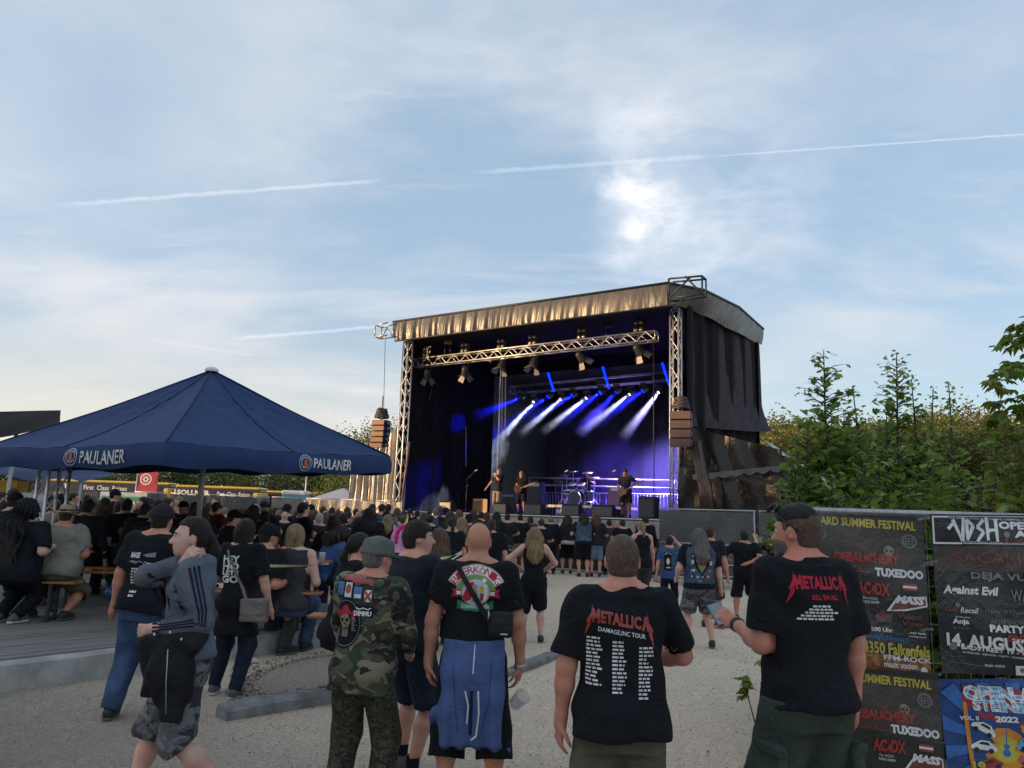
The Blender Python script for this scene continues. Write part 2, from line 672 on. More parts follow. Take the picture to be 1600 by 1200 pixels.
# -------- low concrete wall that carries the timber deck
K0 = G(-30, 1086, 0.0); K1 = G(500, 1011, 0.0)
kd = (K1 - K0).normalized()
kn = Vector((-kd.y, kd.x, 0))           # away from the camera
K0 = K0 - kd * 1.6
K1 = K1 + kd * 1.55
DZ = 0.27
wall = empty('low_wall', K0, 0, 'low pale concrete kerb wall along the front edge of the timber deck', 'kerb wall')
n_seg = 4
for i in range(n_seg):
 a = K0 + kd * ((K1 - K0).length * i / n_seg + 0.006)
 b_ = K0 + kd * ((K1 - K0).length * (i + 1) / n_seg - 0.006)
 mb = MB()
 z1 = DZ - 0.03
 prof = [(0, -0.05), (0, z1 - 0.02), (0.02, z1), (0.18, z1 + 0.002 * i), (0.2, z1 - 0.02), (0.2, -0.05)]
 n_ = 8
 vs = []
 for k in range(n_ + 1):
  p = a.lerp(b_, k / n_)
  for (d_, z) in prof:
   vs.append(p + kn * (d_ + random.uniform(-.003, .003)) + Vector((0, 0, z + random.uniform(-.003, .003))))
 q = len(prof)
 fs = [(k * q + j, (k + 1) * q + j, (k + 1) * q + j + 1, k * q + j + 1) for k in range(n_) for j in range(q - 1)]
 fs += [tuple(range(q)), tuple(n_ * q + j for j in range(q - 1, -1, -1))]
 mb.add(vs, fs)
 mb.build('concrete_block', M_CONC, wall)


def plank_mat(name='deck_plank_wood'):
 mt, t, b = mat_new(name)
 co = t.n('TexCoord').outputs['Object']
 oi = t.n('ObjectInfo')
 mp_ = t.n('Mapping', i_0=co)
 mp_.inputs['Scale'].default_value = (0.9, 14, 8)
 nz = t.noise(mp_.outputs[0], 3, 8, 0.7, 0.6)
 n2_ = t.noise(co, 1.3, 5, 0.6)
 f = t.ss(nz.outputs[0], 0.3, 0.72)
 c_ = t.mix(f, (0.10, 0.088, 0.08, 1), (0.26, 0.235, 0.215, 1))
 c_ = t.mix(t.m('MULTIPLY', t.ss(n2_.outputs[0], 0.4, 0.7), 0.45), c_, (0.10, 0.092, 0.09, 1))
 c_ = t.mix(t.m('MULTIPLY', oi.outputs['Random'], 0.35), c_, (0.24, 0.225, 0.215, 1))
 t.put(b, 'Base Color', c_)
 b.inputs['Roughness'].default_value = 0.72
 bp = t.n('Bump', i_Strength=0.6, i_Distance=0.006)
 t.put(bp, 'Height', nz.outputs[0])
 t.put(b, 'Normal', bp)
 return mt


M_PLANK = plank_mat()
deck_o = K0 + kn * 0.24
ang = math.atan2(kd.y, kd.x)
deck = empty('timber_deck', (deck_o.x, deck_o.y, 0), ang)
deck['kind'] = 'structure'
PW = 0.148
plank_meshes = []
for k in range(3):
 mb = MB()
 mb.box((0, 0, 0), (4.9, 0.138, 0.045), bev=0.004)
 me = bpy.data.meshes.new('plank'); me.from_pydata(mb.v, [], mb.f); me.update(); me.materials.append(M_PLANK)
 plank_meshes.append(me)
DECK_L = (K1 - K0).length
cnt = 0
for row in range(58):
 off = random.uniform(-2.5, 0)
 x = -9 + off
 while x < DECK_L + 0.2:
  xc = x + 2.45
  ypos = row * PW
  wp = deck_o + kd * xc + kn * ypos
  if wp.y > 3 and abs(wp.x / wp.y) < 0.95 and x < DECK_L:
   o = bpy.data.objects.new('plank', plank_meshes[cnt % 3])
   COL.objects.link(o)
   o.parent = deck
   ln = 1.0
   x_end = min(x + 4.9, DECK_L)
   o.scale = ((x_end - x) / 4.92, 1, 1)
   o.location = ((x + x_end) / 2, ypos, DZ - 0.03 + random.uniform(-.004, .004))
   o.rotation_euler = (random.uniform(-.008, .008), 0, random.uniform(-.0015, .0015))
   cnt += 1
  x += 4.93
mb = MB()
for row in range(58, 130):
 mb.box((-5 + DECK_L / 2, row * PW, DZ - 0.03 + random.uniform(-.002, .002)), (DECK_L + 10, 0.138, 0.045))
o = mb.build('plank_rest', M_PLANK, deck, world=False)
o['kind'] = 'stuff'
# rotten edge beam showing in the gap
mb = MB()
mb.box((DECK_L / 2 - 3, -0.06, DZ - 0.14), (DECK_L + 5.8, 0.05, 0.10))
mb.build('edge_beam', simple('dark_timber', (0.10, 0.07, 0.045), 0.9, var=0.4, scale=9), deck, world=False)
# yellow strip painted along a step further back
mb = MB()
ystep = 0.0
pY = G(150, 886, DZ)
rel = pY - deck_o
yy = rel.dot(kn)
mb.box((DECK_L / 2 - 4, yy, DZ + 0.0), (DECK_L + 7.8, 0.07, 0.024))
mb.build('edge_strip', simple('yellow_paint', (0.55, 0.42, 0.05), 0.6), deck, world=False)

# -------- kerb stones in the parking area and the strip of dirt
def kerbstone(p0, p1, w_, h_, lab, cat='kerb'):
 p0, p1 = Vector(p0), Vector(p1)
 d = (p1 - p0)
 L_ = d.length
 d.normalize()
 n = Vector((-d.y, d.x, 0))
 mb = MB()
 prof = [(-w_ / 2, -0.05), (-w_ / 2, h_ * .72), (-w_ / 2 + .025, h_), (w_ / 2 - .025, h_), (w_ / 2, h_ * .72), (w_ / 2, -0.05)]
 vs = []
 K = max(4, int(L_ / .25))
 for k in range(K + 1):
  e = 0.02 if k in (0, K) else 0
  for dd, z in prof:
   vs.append(p0 + d * (L_ * k / K) + n * (dd * (1 - e * 4) + random.uniform(-.004, .004)) + Vector((0, 0, z - e + random.uniform(-.004, .004))))
 q = len(prof)
 fs = [(k * q + j, (k + 1) * q + j, (k + 1) * q + j + 1, k * q + j + 1) for k in range(K) for j in range(q - 1)]
 fs += [tuple(range(q)), tuple(K * q + j for j in range(q - 1, -1, -1))]
 fs = [tuple(reversed(f)) for f in fs]
 mb.add(vs, fs)
 o = mb.build('kerb', simple('kerb_granite', (.19, .19, .19), .9, var=.35, scale=7, bump=.7, bscale=50))
 return tag(o, lab, cat)


kerbstone(G(345, 1122), G(520, 1094), 0.22, 0.11, 'short grey kerb stone lying behind the walking man in shorts')
kerbstone(G(522, 1092), G(700, 1058), 0.22, 0.11, 'kerb stone running on behind the legs of the man in camouflage')
kerbstone(G(806, 1050), G(872, 1024), 0.18, 0.07, 'low kerb stone on gravel right of the bald man with the blue jacket')
kerbstone(G(640, 1083), G(800, 1052), 0.18, 0.07, 'kerb stone crossing behind the legs of the bald man')


def dirt_mat():
 mt, t, b = mat_new('leaf_dirt')
 co = t.n('TexCoord').outputs['Object']
 n1_ = t.noise(co, 30, 6, 0.75)
 n2_ = t.noise(co, 5, 4, 0.6)
 c_ = t.ramp(n1_.outputs[0], [(0.3, (0.17, 0.135, 0.105)), (0.5, (0.32, 0.26, 0.20)), (0.7, (0.5, 0.43, 0.34))])
 t.put(b, 'Base Color', c_)
 b.inputs['Roughness'].default_value = 0.95
 bp = t.n('Bump', i_Strength=1.0, i_Distance=0.02)
 t.put(bp, 'Height', n1_.outputs[0])
 t.put(b, 'Normal', bp)
 return mt


M_DIRT = dirt_mat()
c = [G(360, 1104, 0), G(460, 1090, 0), G(560, 1072, 0), G(650, 1050, 0), G(655, 1035, 0), G(620, 1022, 0), G(560, 1018, 0), G(470, 1028, 0), G(395, 1052, 0), G(352, 1078, 0)]
mb = MB()
vs = [Vector((p.x, p.y, 0.005)) for p in c]
ctr = sum(vs, Vector()) / len(vs); ctr.z = 0.035
ring = [v.lerp(ctr, 0.35) + Vector((0, 0, 0.015)) for v in vs]
mb.add(vs + ring + [ctr], [(i, (i + 1) % 10, 10 + (i + 1) % 10, 10 + i) for i in range(10)] + [(10 + i, 10 + (i + 1) % 10, 20) for i in range(10)], 0, True)
tag(mb.build('dirt_strip', M_DIRT), kind='structure')
def reg_dirt(r):
 px, py = r.uniform(360, 650), r.uniform(1000, 1100)
 lim0, lim1 = np.interp(px, [360, 560, 700, 860], [1045, 1008, 1000, 1002]), np.interp(px, [360, 560, 700, 860], [1100, 1070, 1038, 1012])
 p = G(px, lim0 + (lim1 - lim0) * r.random(), 0)
 return p.x, p.y
o = stones(2600, reg_dirt, 0.004, 0.014, 'fallen_leaves', None)
mt, t, b = mat_new('litter')
gi = t.n('NewGeometry')
t.put(b, 'Base Color', t.ramp(gi.outputs['Random Per Island'], [(0, (0.05, 0.03, 0.018)), (0.5, (0.17, 0.11, 0.06)), (0.85, (0.30, 0.21, 0.12)), (1, (0.5, 0.47, 0.42))]))
o.data.materials.append(mt)
o.location.z = 0.02

# ================================================================== STAGE
A = Vector((5.63, 26.0, 0)); B = Vector((-4.55, 32.5, 0)); C_ = Vector((10.3, 32.4, 0))
SL = (B - A).length
U = (B - A) / SL
W = (C_ - A); SWD = W.length; W = W / SWD
NN = Vector((U.y, -U.x, 0))
if NN.y > 0: NN = -NN      # towards the audience
def S(a, b, z):
 v = A + U * a + W * b
 v.z = z
 return v
def SPX(px, py, b=0.0):
 d = ray(px, py)
 o_ = Vector((0, 0, CAM_H))
 p0 = A + W * b
 t_ = (p0 - o_).dot(NN) / d.dot(NN)
 return o_ + d * t_
def toab(p):
 q = Vector((p.x - A.x, p.y - A.y))
 det = U.x * W.y - U.y * W.x
 return ((q.x * W.y - q.y * W.x) / det, (U.x * q.y - U.y * q.x) / det)
FL = 1.78

def tarp(name, col, rough=0.35, metal=0.25, fold=0.5, scale=(1, 1, .25)):
 mt, t, b = mat_new(name)
 co = t.n('TexCoord').outputs['Object']
 mp_ = t.n('Mapping', i_0=co)
 mp_.inputs['Scale'].default_value = scale
 n1_ = t.noise(mp_.outputs[0], 3.2, 5, 0.55, 1.2)
 n2_ = t.noise(co, 1.1, 4, 0.6)
 t.put(b, 'Base Color', t.mix(t.ss(n2_.outputs[0], 0.3, 0.7), tuple(c * 0.75 for c in col) + (1,), tuple(c * 1.2 for c in col) + (1,)))
 b.inputs['Roughness'].default_value = rough
 b.inputs['Metallic'].default_value = metal
 bp = t.n('Bump', i_Strength=fold, i_Distance=0.12)
 t.put(bp, 'Height', n1_.outputs[0])
 t.put(b, 'Normal', bp)
 return mt


M_TARP = tarp('silver_black_tarp', (0.33, 0.30, 0.27), 0.36, 0.45, 0.5)
M_TARPDARK = tarp('dark_foil_tarp', (0.030, 0.023, 0.020), 0.25, 0.3, 0.4, (1, 1, .5))
M_CURT = cloth('black_molton', (0.012, 0.011, 0.014), 0.95, fold=0.4)
M_CURT_SIDE = cloth('plum_black_curtain', (0.050, 0.042, 0.050), 0.92, fold=0.3)
M_VAL = tarp('valance_tarp', (0.072, 0.062, 0.058), 0.36, 0.15, 0.22)

stage = empty('stage', S(0, 0, 0), 0, 'large covered concert stage with black curtains and blue stage lights', 'stage')
# deck
mb = MB()
q = [S(-0.6, -0.7, 0), S(SL + .4, -0.7, 0), S(SL + .4, 7.4, 0), S(-0.6, 7.4, 0)]
mb.prism([v + Vector((0, 0, FL - .14)) for v in q], (0, 0, .14))
mb.build('stage_floor', simple('stage_ply', (0.035, 0.03, 0.028), 0.55, var=0.3), stage)
# skirt, pleated
def skirt(u, v):
 a = -0.55 + (SL + .9) * u
 fold_ = 0.035 * math.sin(a * 9 + 2 * math.sin(a * 1.7)) + 0.03 * math.sin(a * 23 + v * 4)
 p = S(a, -0.74, (FL - .1) * (1 - v))
 return p + NN * (0.05 + fold_ * (0.35 + v))
mb = MB(); mb.grid(skirt, 220, 10)
mb.build('skirt', M_TARP, stage)
mb = MB()
mb.tube(S(-.6, -.72, FL - .05), S(SL + .4, -.72, FL - .05), .03)
mb.build('edge_rail', M_ALU, stage)
# curtains
def curt(a0, b0, a1, b1, z0, z1, amp=.09, fr=5.0):
 L_ = (S(a1, b1, 0) - S(a0, b0, 0)).length
 d = (S(a1, b1, 0) - S(a0, b0, 0)).normalized()
 n = Vector((d.y, -d.x, 0))
 def f(u, v):
  s_ = u * L_
  return S(a0 + (a1 - a0) * u, b0 + (b1 - b0) * u, z1 + (z0 - z1) * v) + n * (amp * math.sin(s_ * fr + 1.5 * math.sin(s_ * .9)) + .02 * math.sin(s_ * 17))
 m_ = MB(); m_.grid(f, int(L_ * 12), 6)
 return m_
curt(-.5, 7.2, SL + .4, 7.2, FL, 9.3).build('back_curtain', M_CURT, stage)
curt(SL + .3, .1, SL + .3, 7.2, FL, 9.28).build('side_curtain', M_CURT, stage)
curt(-.28, .3, -.28, 7.2, FL, 9.28).build('side_curtain', M_CURT, stage)
# outer curtain on the right side, belling out at its foot
cF_t, cF_b = P(1067, 476, 26.2), P(1074, 662, 26.2)
cB_t, cB_b = P(1186, 530, 32.2), P(1194, 672, 32.2)
def outer(u, v):
 t_ = cF_t.lerp(cB_t, u)
 bt = cF_b.lerp(cB_b, u)
 p = t_.lerp(bt, v)
 s_ = u * 7.5
 n = Vector((W.y, -W.x, 0))
 fold_ = (0.08 * math.sin(s_ * 1.3 + v * 3.2) + 0.03 * math.sin(s_ * 3.7 - 5 * v)) * (0.1 + .9 * v * v) + 0.5 * max(0, v - .72) ** 1.5 * (1 + 3 * u)
 p.z -= 0.32 * max(0, v - .8) * (1 + math.sin(u * 3))
 return p + n * fold_
mb = MB(); mb.grid(outer, 90, 40)
mb.build('outer_curtain', M_CURT_SIDE, stage)

# roof: top lines through the photographed corner heights
fr_b = -1.0
RT = [SPX(614, 503, fr_b), SPX(1043, 442, fr_b)]
RB = [SPX(617, 533, fr_b), SPX(1043, 478, fr_b)]
side_top = [P(1043, 442, RT[1].y), P(1100, 453, 26.2), P(1155, 480, 29.2), P(1193, 514, 32.5)]
side_bot = [P(1043, 478, RT[1].y), P(1074, 482, 26.2), P(1106, 496, 27.2), P(1150, 519, 29.4), P(1190, 539, 32.5)]
def lerpline(pts, u):
 k = u * (len(pts) - 1)
 i = min(int(k), len(pts) - 2)
 return pts[i].lerp(pts[i + 1], k - i)
def front_val(u, v):
 t_ = RT[0].lerp(RT[1], u); b2 = RB[0].lerp(RB[1], u)
 p = t_.lerp(b2, v)
 s_ = u * 13
 bow = 0.10 * math.sin(PI * v)
 fold_ = 0.022 * math.sin(s_ * 9 + 2.5 * math.sin(s_ * 1.3) + v * 2.5) + 0.014 * math.sin(s_ * 21 + 5 * v)
 return p + NN * (bow * .3 + fold_ * (0.25 + v) * (max(0, 1.9 - 1.2 * (1 - u) ** 0 * 1.9 * u) + .22))
mb = MB(); mb.grid(front_val, 260, 14)
mb.build('front_valance', M_VAL, stage)
def side_val(u, v):
 uu = u ** 1.0
 t_ = lerpline(side_top, uu); b2 = lerpline(side_bot, uu)
 p = t_.lerp(b2, v)
 n = Vector((W.y, -W.x, 0))
 s_ = u * 8
 return p + n * (0.03 * math.sin(PI * v) + 0.035 * math.sin(s_ * 3 + 1.5 * v) * v + .008 * math.sin(s_ * 11 + 4 * v))
mb = MB(); mb.grid(side_val, 90, 12)
mb.build('side_valance', M_VAL, stage)
back_l = S(SL + .6, 7.6, RT[0].z - .1)
D_ = side_top[-1]
def roof(u, v):
 front = RT[0].lerp(RT[1], u)
 back = back_l.lerp(D_, u)
 p = front.lerp(back, v)
 s_t = lerpline(side_top, v)
 p = p.lerp(s_t, u ** 6)
 p.z += 0.12 * math.sin(PI * v) * (1 - u ** 6)
 return p
mb = MB(); mb.grid(roof, 30, 12)
mb.build('roof', tarp('roof_tarp', (0.16, 0.15, 0.145), 0.5, 0.1, .3), stage)
mb = MB()
mb.tube(RT[0], RT[1], .05); mb.path(side_top, .05)
mb.tube(RB[0], RB[1] + (RB[1] - RB[0]).normalized() * .3, .035)
mb.build('roof_edge_pipe', M_BLACKMETAL, stage)
# under-roof dark lining and corner frames
mb = MB()
mb.add([S(-.3, 0, 9.05), S(SL + .3, 0, 9.05), S(SL + .3, 7.3, 9.3), S(-.3, 7.3, 9.3)], [(0, 1, 2, 3)])
mb.add([RB[0] + Vector((0, 0, .1)), RB[1] + Vector((0, 0, .1)), S(-.3, 0, 9.05), S(SL + .3, 0, 9.05)], [(0, 1, 2, 3)])
mb.build('roof_lining', M_CURT, stage)
def corner_frame(p, d, h_, L_):
 m_ = MB()
 up = Vector((0, 0, h_))
 a, b2, c2, d2 = p, p + d * L_, p + d * L_ + up, p + up * 1.1
 for x, y in ((a, b2), (b2, c2), (c2, d2), (d2, a), (a, c2 - d * L_ * .35), (b2, d2 + d * L_ * .5)):
  m_.tube(x, y, .035)
 off = Vector((-d.y, d.x, 0)) * .4
 m_.tube(a + off, b2 + off, .035); m_.tube(b2, b2 + off, .03); m_.tube(c2 + off, d2 + off, .035); m_.tube(c2, c2 + off, .03); m_.tube(b2 + off, c2 + off, .03)
 return m_
lf = SPX(614, 527, -.9)
corner_frame(lf, U, .5, .68).build('corner_frame', M_GALV, stage)
rf = SPX(1045, 466, -1.1)
corner_frame(rf, -U, .62, 1.15).build('corner_frame', M_BLACKMETAL, stage)


def truss(name, p0, p1, size, mat, parent=None, label=None, cat=None, cell=0.4, r=.025, rb=.012, up=Vector((0, 0, 1)), group=None, faces=(0, 1, 2, 3)):
 """square lattice beam, chords and every brace its own part"""
 p0, p1 = Vector(p0), Vector(p1)
 d = (p1 - p0); L_ = d.length; d = d.normalized()
 s1 = d.cross(up)
 if s1.length < .1: s1 = d.cross(U)
 s1.normalize(); s2 = s1.cross(d).normalized()
 root = empty(name, p0, 0, label, cat, group) if parent is None else parent
 cs = [s1 * (sx * size / 2) + s2 * (sy * size / 2) for sx, sy in ((-1, -1), (1, -1), (1, 1), (-1, 1))]
 for c0 in cs:
  m_ = MB(); m_.tube(p0 + c0, p1 + c0, r, 8); m_.build('chord', mat, root)
 n = max(2, int(round(L_ / cell)))
 for f in faces:
  a, b2 = cs[f], cs[(f + 1) % 4]
  for i in range(n):
   u0_, u1_ = p0 + d * (L_ * i / n), p0 + d * (L_ * (i + 1) / n)
   m_ = MB()
   if i % 2: m_.tube(u0_ + a, u1_ + b2, rb, 6, cap=False)
   else: m_.tube(u0_ + b2, u1_ + a, rb, 6, cap=False)
   m_.build('brace', mat, root)
 for e in (p0, p1):
  m_ = MB()
  for f in range(4): m_.tube(e + cs[f], e + cs[(f + 1) % 4], rb * 1.3, 6)
  m_.build('end_frame', mat, root)
 return root


# towers stay with the stage (parts hold the lattice), light trusses are flown things
tw = truss('tower', S(0, 0, 0), S(0, 0, 9.0), .30, M_ALU, None, 'silver lattice tower at the right front corner of the stage', 'truss tower', cell=.5, r=.03, rb=.014, group=None)
tw2 = truss('tower', S(SL, 0, 0), S(SL, 0, 9.0), .30, M_ALU, None, 'silver lattice tower at the left front corner of the stage, beside the gold tarpaulin', 'truss tower', cell=.5, r=.03, rb=.014)
mb = MB(); mb.tube(S(-.5, .1, 0), S(-.5, .1, 5.3), .04); tag(mb.build('pole', M_GALV), 'thin steel pole beside the right stage tower', 'pole')
mb = MB(); mb.tube(SPX(626, 800, -.2), SPX(640, 690, -.2), .05); tag(mb.build('pole', simple('rust_pipe', (.16, .09, .06), .5)), 'brown tube leaning against the left stage tower', 'pole')

fb = 0.9
T0, T1 = SPX(650, 568, fb), SPX(1026, 525, fb)
truss('lighting_truss', T0, T1, .34, M_ALU, None, 'long front lighting truss hung across the stage opening', 'lighting truss', cell=.36, r=.028, rb=.014)
T2, T3 = SPX(800, 610, 5.0), SPX(1052, 587, 5.0)
truss('lighting_truss', T2, T3, .34, M_ALU, None, 'rear lighting truss with the moving lights under the stage roof', 'lighting truss', cell=.42, r=.025, rb=.014, faces=(0, 2))
T4, T5 = SPX(825, 752, 6.0), SPX(1056, 757, 6.0)
truss('ground_truss', T4, T5, .32, M_ALU, None, 'low truss lying across the back of the stage behind the drums', 'truss', cell=.42, r=.025, rb=.014, faces=(0, 2))

M_LENS = simple('lamp_lens', (0.55, 0.45, 0.36), 0.15, 0.6, var=0.3, scale=20)
M_FIX = simple('fixture_black', (0.05, 0.045, 0.042), 0.4, 0.3)
M_DOOR = simple('barn_door', (0.16, 0.14, 0.125), 0.5, 0.3)
names4 = ['leftmost', 'second from left', 'third from left', 'fourth from left', 'fifth from left']
# four-lens blinders standing on the front truss
for k, (px, py) in enumerate([(665, 550), (725, 543), (782, 537), (831, 531), (908, 521), (997, 509)]):
 p = SPX(px, py, fb - .15)
 r_ = empty('blinder_lamp', p, 0, 'four-lens blinder on top of the front lighting truss, %s of six' % (names4 + ['rightmost'])[k], 'stage lamp', 'blinders on the front truss')
 for i in (-1, 1):
  for j in (-1, 1):
   c0 = p + U * (-i * .1) + Vector((0, 0, j * .13 + .0))
   m_ = MB(); m_.lathe(c0, [(.02, -.12), (.07, -.10), (.09, .0), (.08, .012)], 12, axis=NN); m_.build('lamp_can', M_FIX, r_)
   m_ = MB(); m_.lathe(c0 + NN * .004, [(.078, .0), (.05, .02), (.0, .026)], 12, axis=NN); m_.build('lens', M_LENS, r_)
 m_ = MB()
 m_.box(p - NN * .1, (.44, .08, .5), Matrix.Rotation(math.atan2(U.y, U.x), 3, 'Z'))
 m_.tube(p - NN * .1 + Vector((0, 0, -.25)), Vector((p.x, p.y, p.z - .42)) - NN * .1, .02)
 m_.build('bracket', M_FIX, r_)
# barn-door spotlights hanging under the truss
for k, (px, py, tl, kk) in enumerate([(668, 590, .5, -1), (727, 585, .45, -1), (784, 575, .15, 0), (834, 572, .1, 0), (908, 563, -.35, 1), (998, 552, -.3, 1)]):
 p = SPX(px, py - 4, fb)
 r_ = empty('spotlight', p, 0, 'barn-door spotlight hanging under the front truss, %s of six' % (names4 + ['rightmost'])[k], 'stage lamp', 'spotlights under the front truss')
 ax = (NN * -.75 + Vector((0, 0, -.75)) + U * tl).normalized() if kk else (NN * .3 + Vector((0, 0, -1)) + U * tl).normalized()
 m_ = MB(); m_.lathe(p, [(.0, -.26), (.1, -.25), (.13, -.2), (.14, -.02), (.17, .10), (.17, .14)], 14, axis=ax); m_.build('lamp_body', M_FIX, r_)
 m_ = MB(); m_.lathe(p + ax * .1, [(.15, 0), (.09, .03), (0, .04)], 14, axis=ax); m_.build('lens', M_LENS, r_)
 m_ = MB()
 top = Vector((p.x, p.y, p.z + .42))
 m_.path([p + U * .2, p + U * .2 + Vector((0, 0, .22)), top, p - U * .2 + Vector((0, 0, .22)), p - U * .2], .014)
 m_.tube(top, top + Vector((0, 0, .15)), .025)
 m_.build('yoke', M_FIX, r_)
 e1 = ax.orthogonal().normalized(); e2 = ax.cross(e1)
 for q_, (s1, w_) in enumerate(((e1, e2), (-e1, e2), (e2, e1), (-e2, e1))):
  m_ = MB()
  base = p + ax * .15 + s1 * .16
  tip = base + (ax * .75 + s1 * .65).normalized() * .26
  m_.prism([base - w_ * .11, base + w_ * .11, tip + w_ * .15, tip - w_ * .15], s1 * .008)
  m_.build('barn_door', M_DOOR, r_)
# two chain hoists
for px, py, lab in ((700, 535, 'chain hoist with an orange strap above the left part of the front truss'), (952, 508, 'dark chain hoist above the right part of the front truss')):
 p = SPX(px, py, fb)
 r_ = empty('chain_hoist', p, 0, lab, 'chain hoist')
 m_ = MB(); m_.box(p, (.34, .2, .16), bev=.03); m_.build('motor', M_FIX if px > 800 else simple('orange_motor', (.35, .15, .04), .5), r_)
 m_ = MB(); m_.tube(p + Vector((-.1, 0, -.1)), p + Vector((-.14, 0, -.62)), .02); m_.tube(p + Vector((.1, 0, -.1)), p + Vector((.12, 0, -.55)), .02); m_.tube(p, p + Vector((0, 0, .5)), .012)
 m_.build('chain', M_FIX, r_)
# hanging cables
def cable(pts, r, lab, mat=None, cat='cable'):
 m_ = MB(); m_.path(pts, r, 6)
 return tag(m_.build('cable', mat or M_BLACKPLASTIC), lab, cat)
M_GREYC = simple('grey_cable', (.2, .2, .24), .5)
for px, n_ in ((781, 'left'), (785, 'middle'), (790, 'right')):
 cable([SPX(px, 590, 1.2), SPX(px - 1, 725, 1.2)], .012, 'thin grey cable hanging above the singer, %s of three' % n_, M_GREYC)
cable([SPX(1021, 532, fb), SPX(1022, 795, fb)], .018, 'dark cable dropping from the right end of the front truss')
cable([SPX(728, 665, 3.), SPX(728, 728, 3.)], .022, 'pale vertical rod hanging in the dark left half of the stage', M_GREYC)
cable([SPX(676, 600, 2.), SPX(652, 730, 2.)], .008, 'slack line running down the dark left side of the stage', M_GREYC)
cable([SPX(602, 530, -.5), SPX(599, 655, -.5)], .012, 'thin steel line holding the left speaker array')

# lights: real spots in stage fog
def emis(name, col, st):
 mt, t, b = mat_new(name)
 b.inputs['Base Color'].default_value = (*[c * .5 for c in col], 1)
 b.inputs['Emission Color'].default_value = (*col, 1)
 b.inputs['Emission Strength'].default_value = st
 return mt
M_BLUE = emis('blue_led', (0.0, 0.012, 1.0), 3.5)
M_WHITEL = emis('white_lamp', (0.75, 0.82, 1.0), 14)
for k, (xa, ya, xb, yb, bb) in enumerate([(857, 583, 866, 612, 4), (942, 573, 952, 608, 4), (1035, 567, 1046, 602, 4), (699, 726, 699, 762, 5)]):
 lab = ['slanted blue LED tube on the rear truss, leftmost of three', 'slanted blue LED tube on the rear truss, middle one', 'slanted blue LED tube beside the right tower', 'upright blue LED tube standing at the dark left side of the stage'][k]
 p, q_ = SPX(xa, ya, bb), SPX(xb, yb, bb)
 r_ = empty('led_tube', q_, 0, lab, 'LED tube', 'blue LED tubes')
 m_ = MB(); m_.tube(p, q_, .05, 8); m_.build('housing', M_FIX, r_)
 d = (q_ - p); n_ = 11
 for i in range(n_):
  c0 = p + d * ((i + .5) / n_) + NN * .04
  m_ = MB(); m_.lathe(c0, [(.045, -.02), (.035, .02), (0, .03)], 8, axis=NN); m_.build('diode', M_BLUE, r_)
beams = [(834, 628, 1, 790, 690), (876, 624, 1, 838, 668), (916, 622, 1, 880, 660), (984, 616, 1, 925, 672), (1029, 613, 1, 985, 680),
   (812, 622, 0, 735, 660), (856, 620, 0, 826, 650), (894, 618, 0, 862, 645), (938, 614, 0, 915, 640), (963, 613, 0, 900, 690), (1004, 611, 0, 960, 650)]
wn, bn = 0, 0
beam_cones = []
ordw = ['first', 'second', 'third', 'fourth', 'fifth', 'sixth']
for px, py, white, ex, ey in beams:
 p = SPX(px, py, 4.6)
 aim = SPX(ex, ey, 4.6) + NN * .55
 ax = (aim - p).normalized()
 if white: lab = 'moving light with a white beam on the rear truss, %s from the left' % ordw[wn]; wn += 1
 else: lab = 'moving light with a blue beam on the rear truss, %s from the left' % ordw[bn]; bn += 1
 r_ = empty('moving_light', p, 0, lab, 'moving light', 'moving lights on the rear truss')
 m_ = MB(); m_.lathe(p, [(0, -.3), (.1, -.29), (.14, -.15), (.13, -.02), (.12, 0)], 12, axis=ax); m_.build('lamp_head', M_FIX, r_)
 m_ = MB(); m_.lathe(p, [(.105 if not white else .06, .004), (.04, .012), (0, .015)], 12, axis=ax); m_.build('lens', M_WHITEL if white else M_BLUE, r_)
 m_ = MB(); m_.path([p + U * .17, p + U * .17 + Vector((0, 0, .2)), p - U * .17 + Vector((0, 0, .2)), p - U * .17], .025); m_.box(p + Vector((0, 0, .27)), (.26, .2, .12)); m_.build('yoke', M_FIX, r_)
 ld = bpy.data.lights.new('stage_spot', 'SPOT')
 ld.energy = 3600 if white else 1900
 ld.color = (0.72, 0.78, 1.0) if white else (0.004, 0.008, 1.0)
 ld.spot_size = R(12 if white else 17)
 ld.spot_blend = 0.7
 ld.shadow_soft_size = 0.05
 lo = bpy.data.objects.new('stage_spot', ld); COL.objects.link(lo); lo.parent = r_
 lo.location = ax * .05
 lo.rotation_euler = (-ax).to_track_quat('Z', 'Y').to_euler()
 beam_cones.append((p, ax, white))
# blue wash from the back of the stage
for a_, e_, col in ((3.0, 14000, (.26, .20, 1.0)), (5.6, 3600, (.14, .08, 1.0))):
 p = S(a_, 5.0, 7.6)
 r_ = empty('wash_light', p, 0, 'blue wash light high on the %s of the rear truss' % ('right' if a_ < 5 else 'left'), 'stage lamp')
 m_ = MB(); m_.box(p, (.4, .25, .25), bev=.03); m_.build('lamp_body', M_FIX, r_)
 ld = bpy.data.lights.new('wash', 'SPOT'); ld.energy = e_; ld.color = col; ld.spot_size = R(84); ld.spot_blend = 1; ld.shadow_soft_size = .2
 lo = bpy.data.objects.new('wash', ld); COL.objects.link(lo); lo.parent = r_; lo.location = (0, 0, -.2)
 lo.rotation_euler = Vector((NN.x * .12, NN.y * .12, 1)).to_track_quat('Z', 'Y').to_euler()
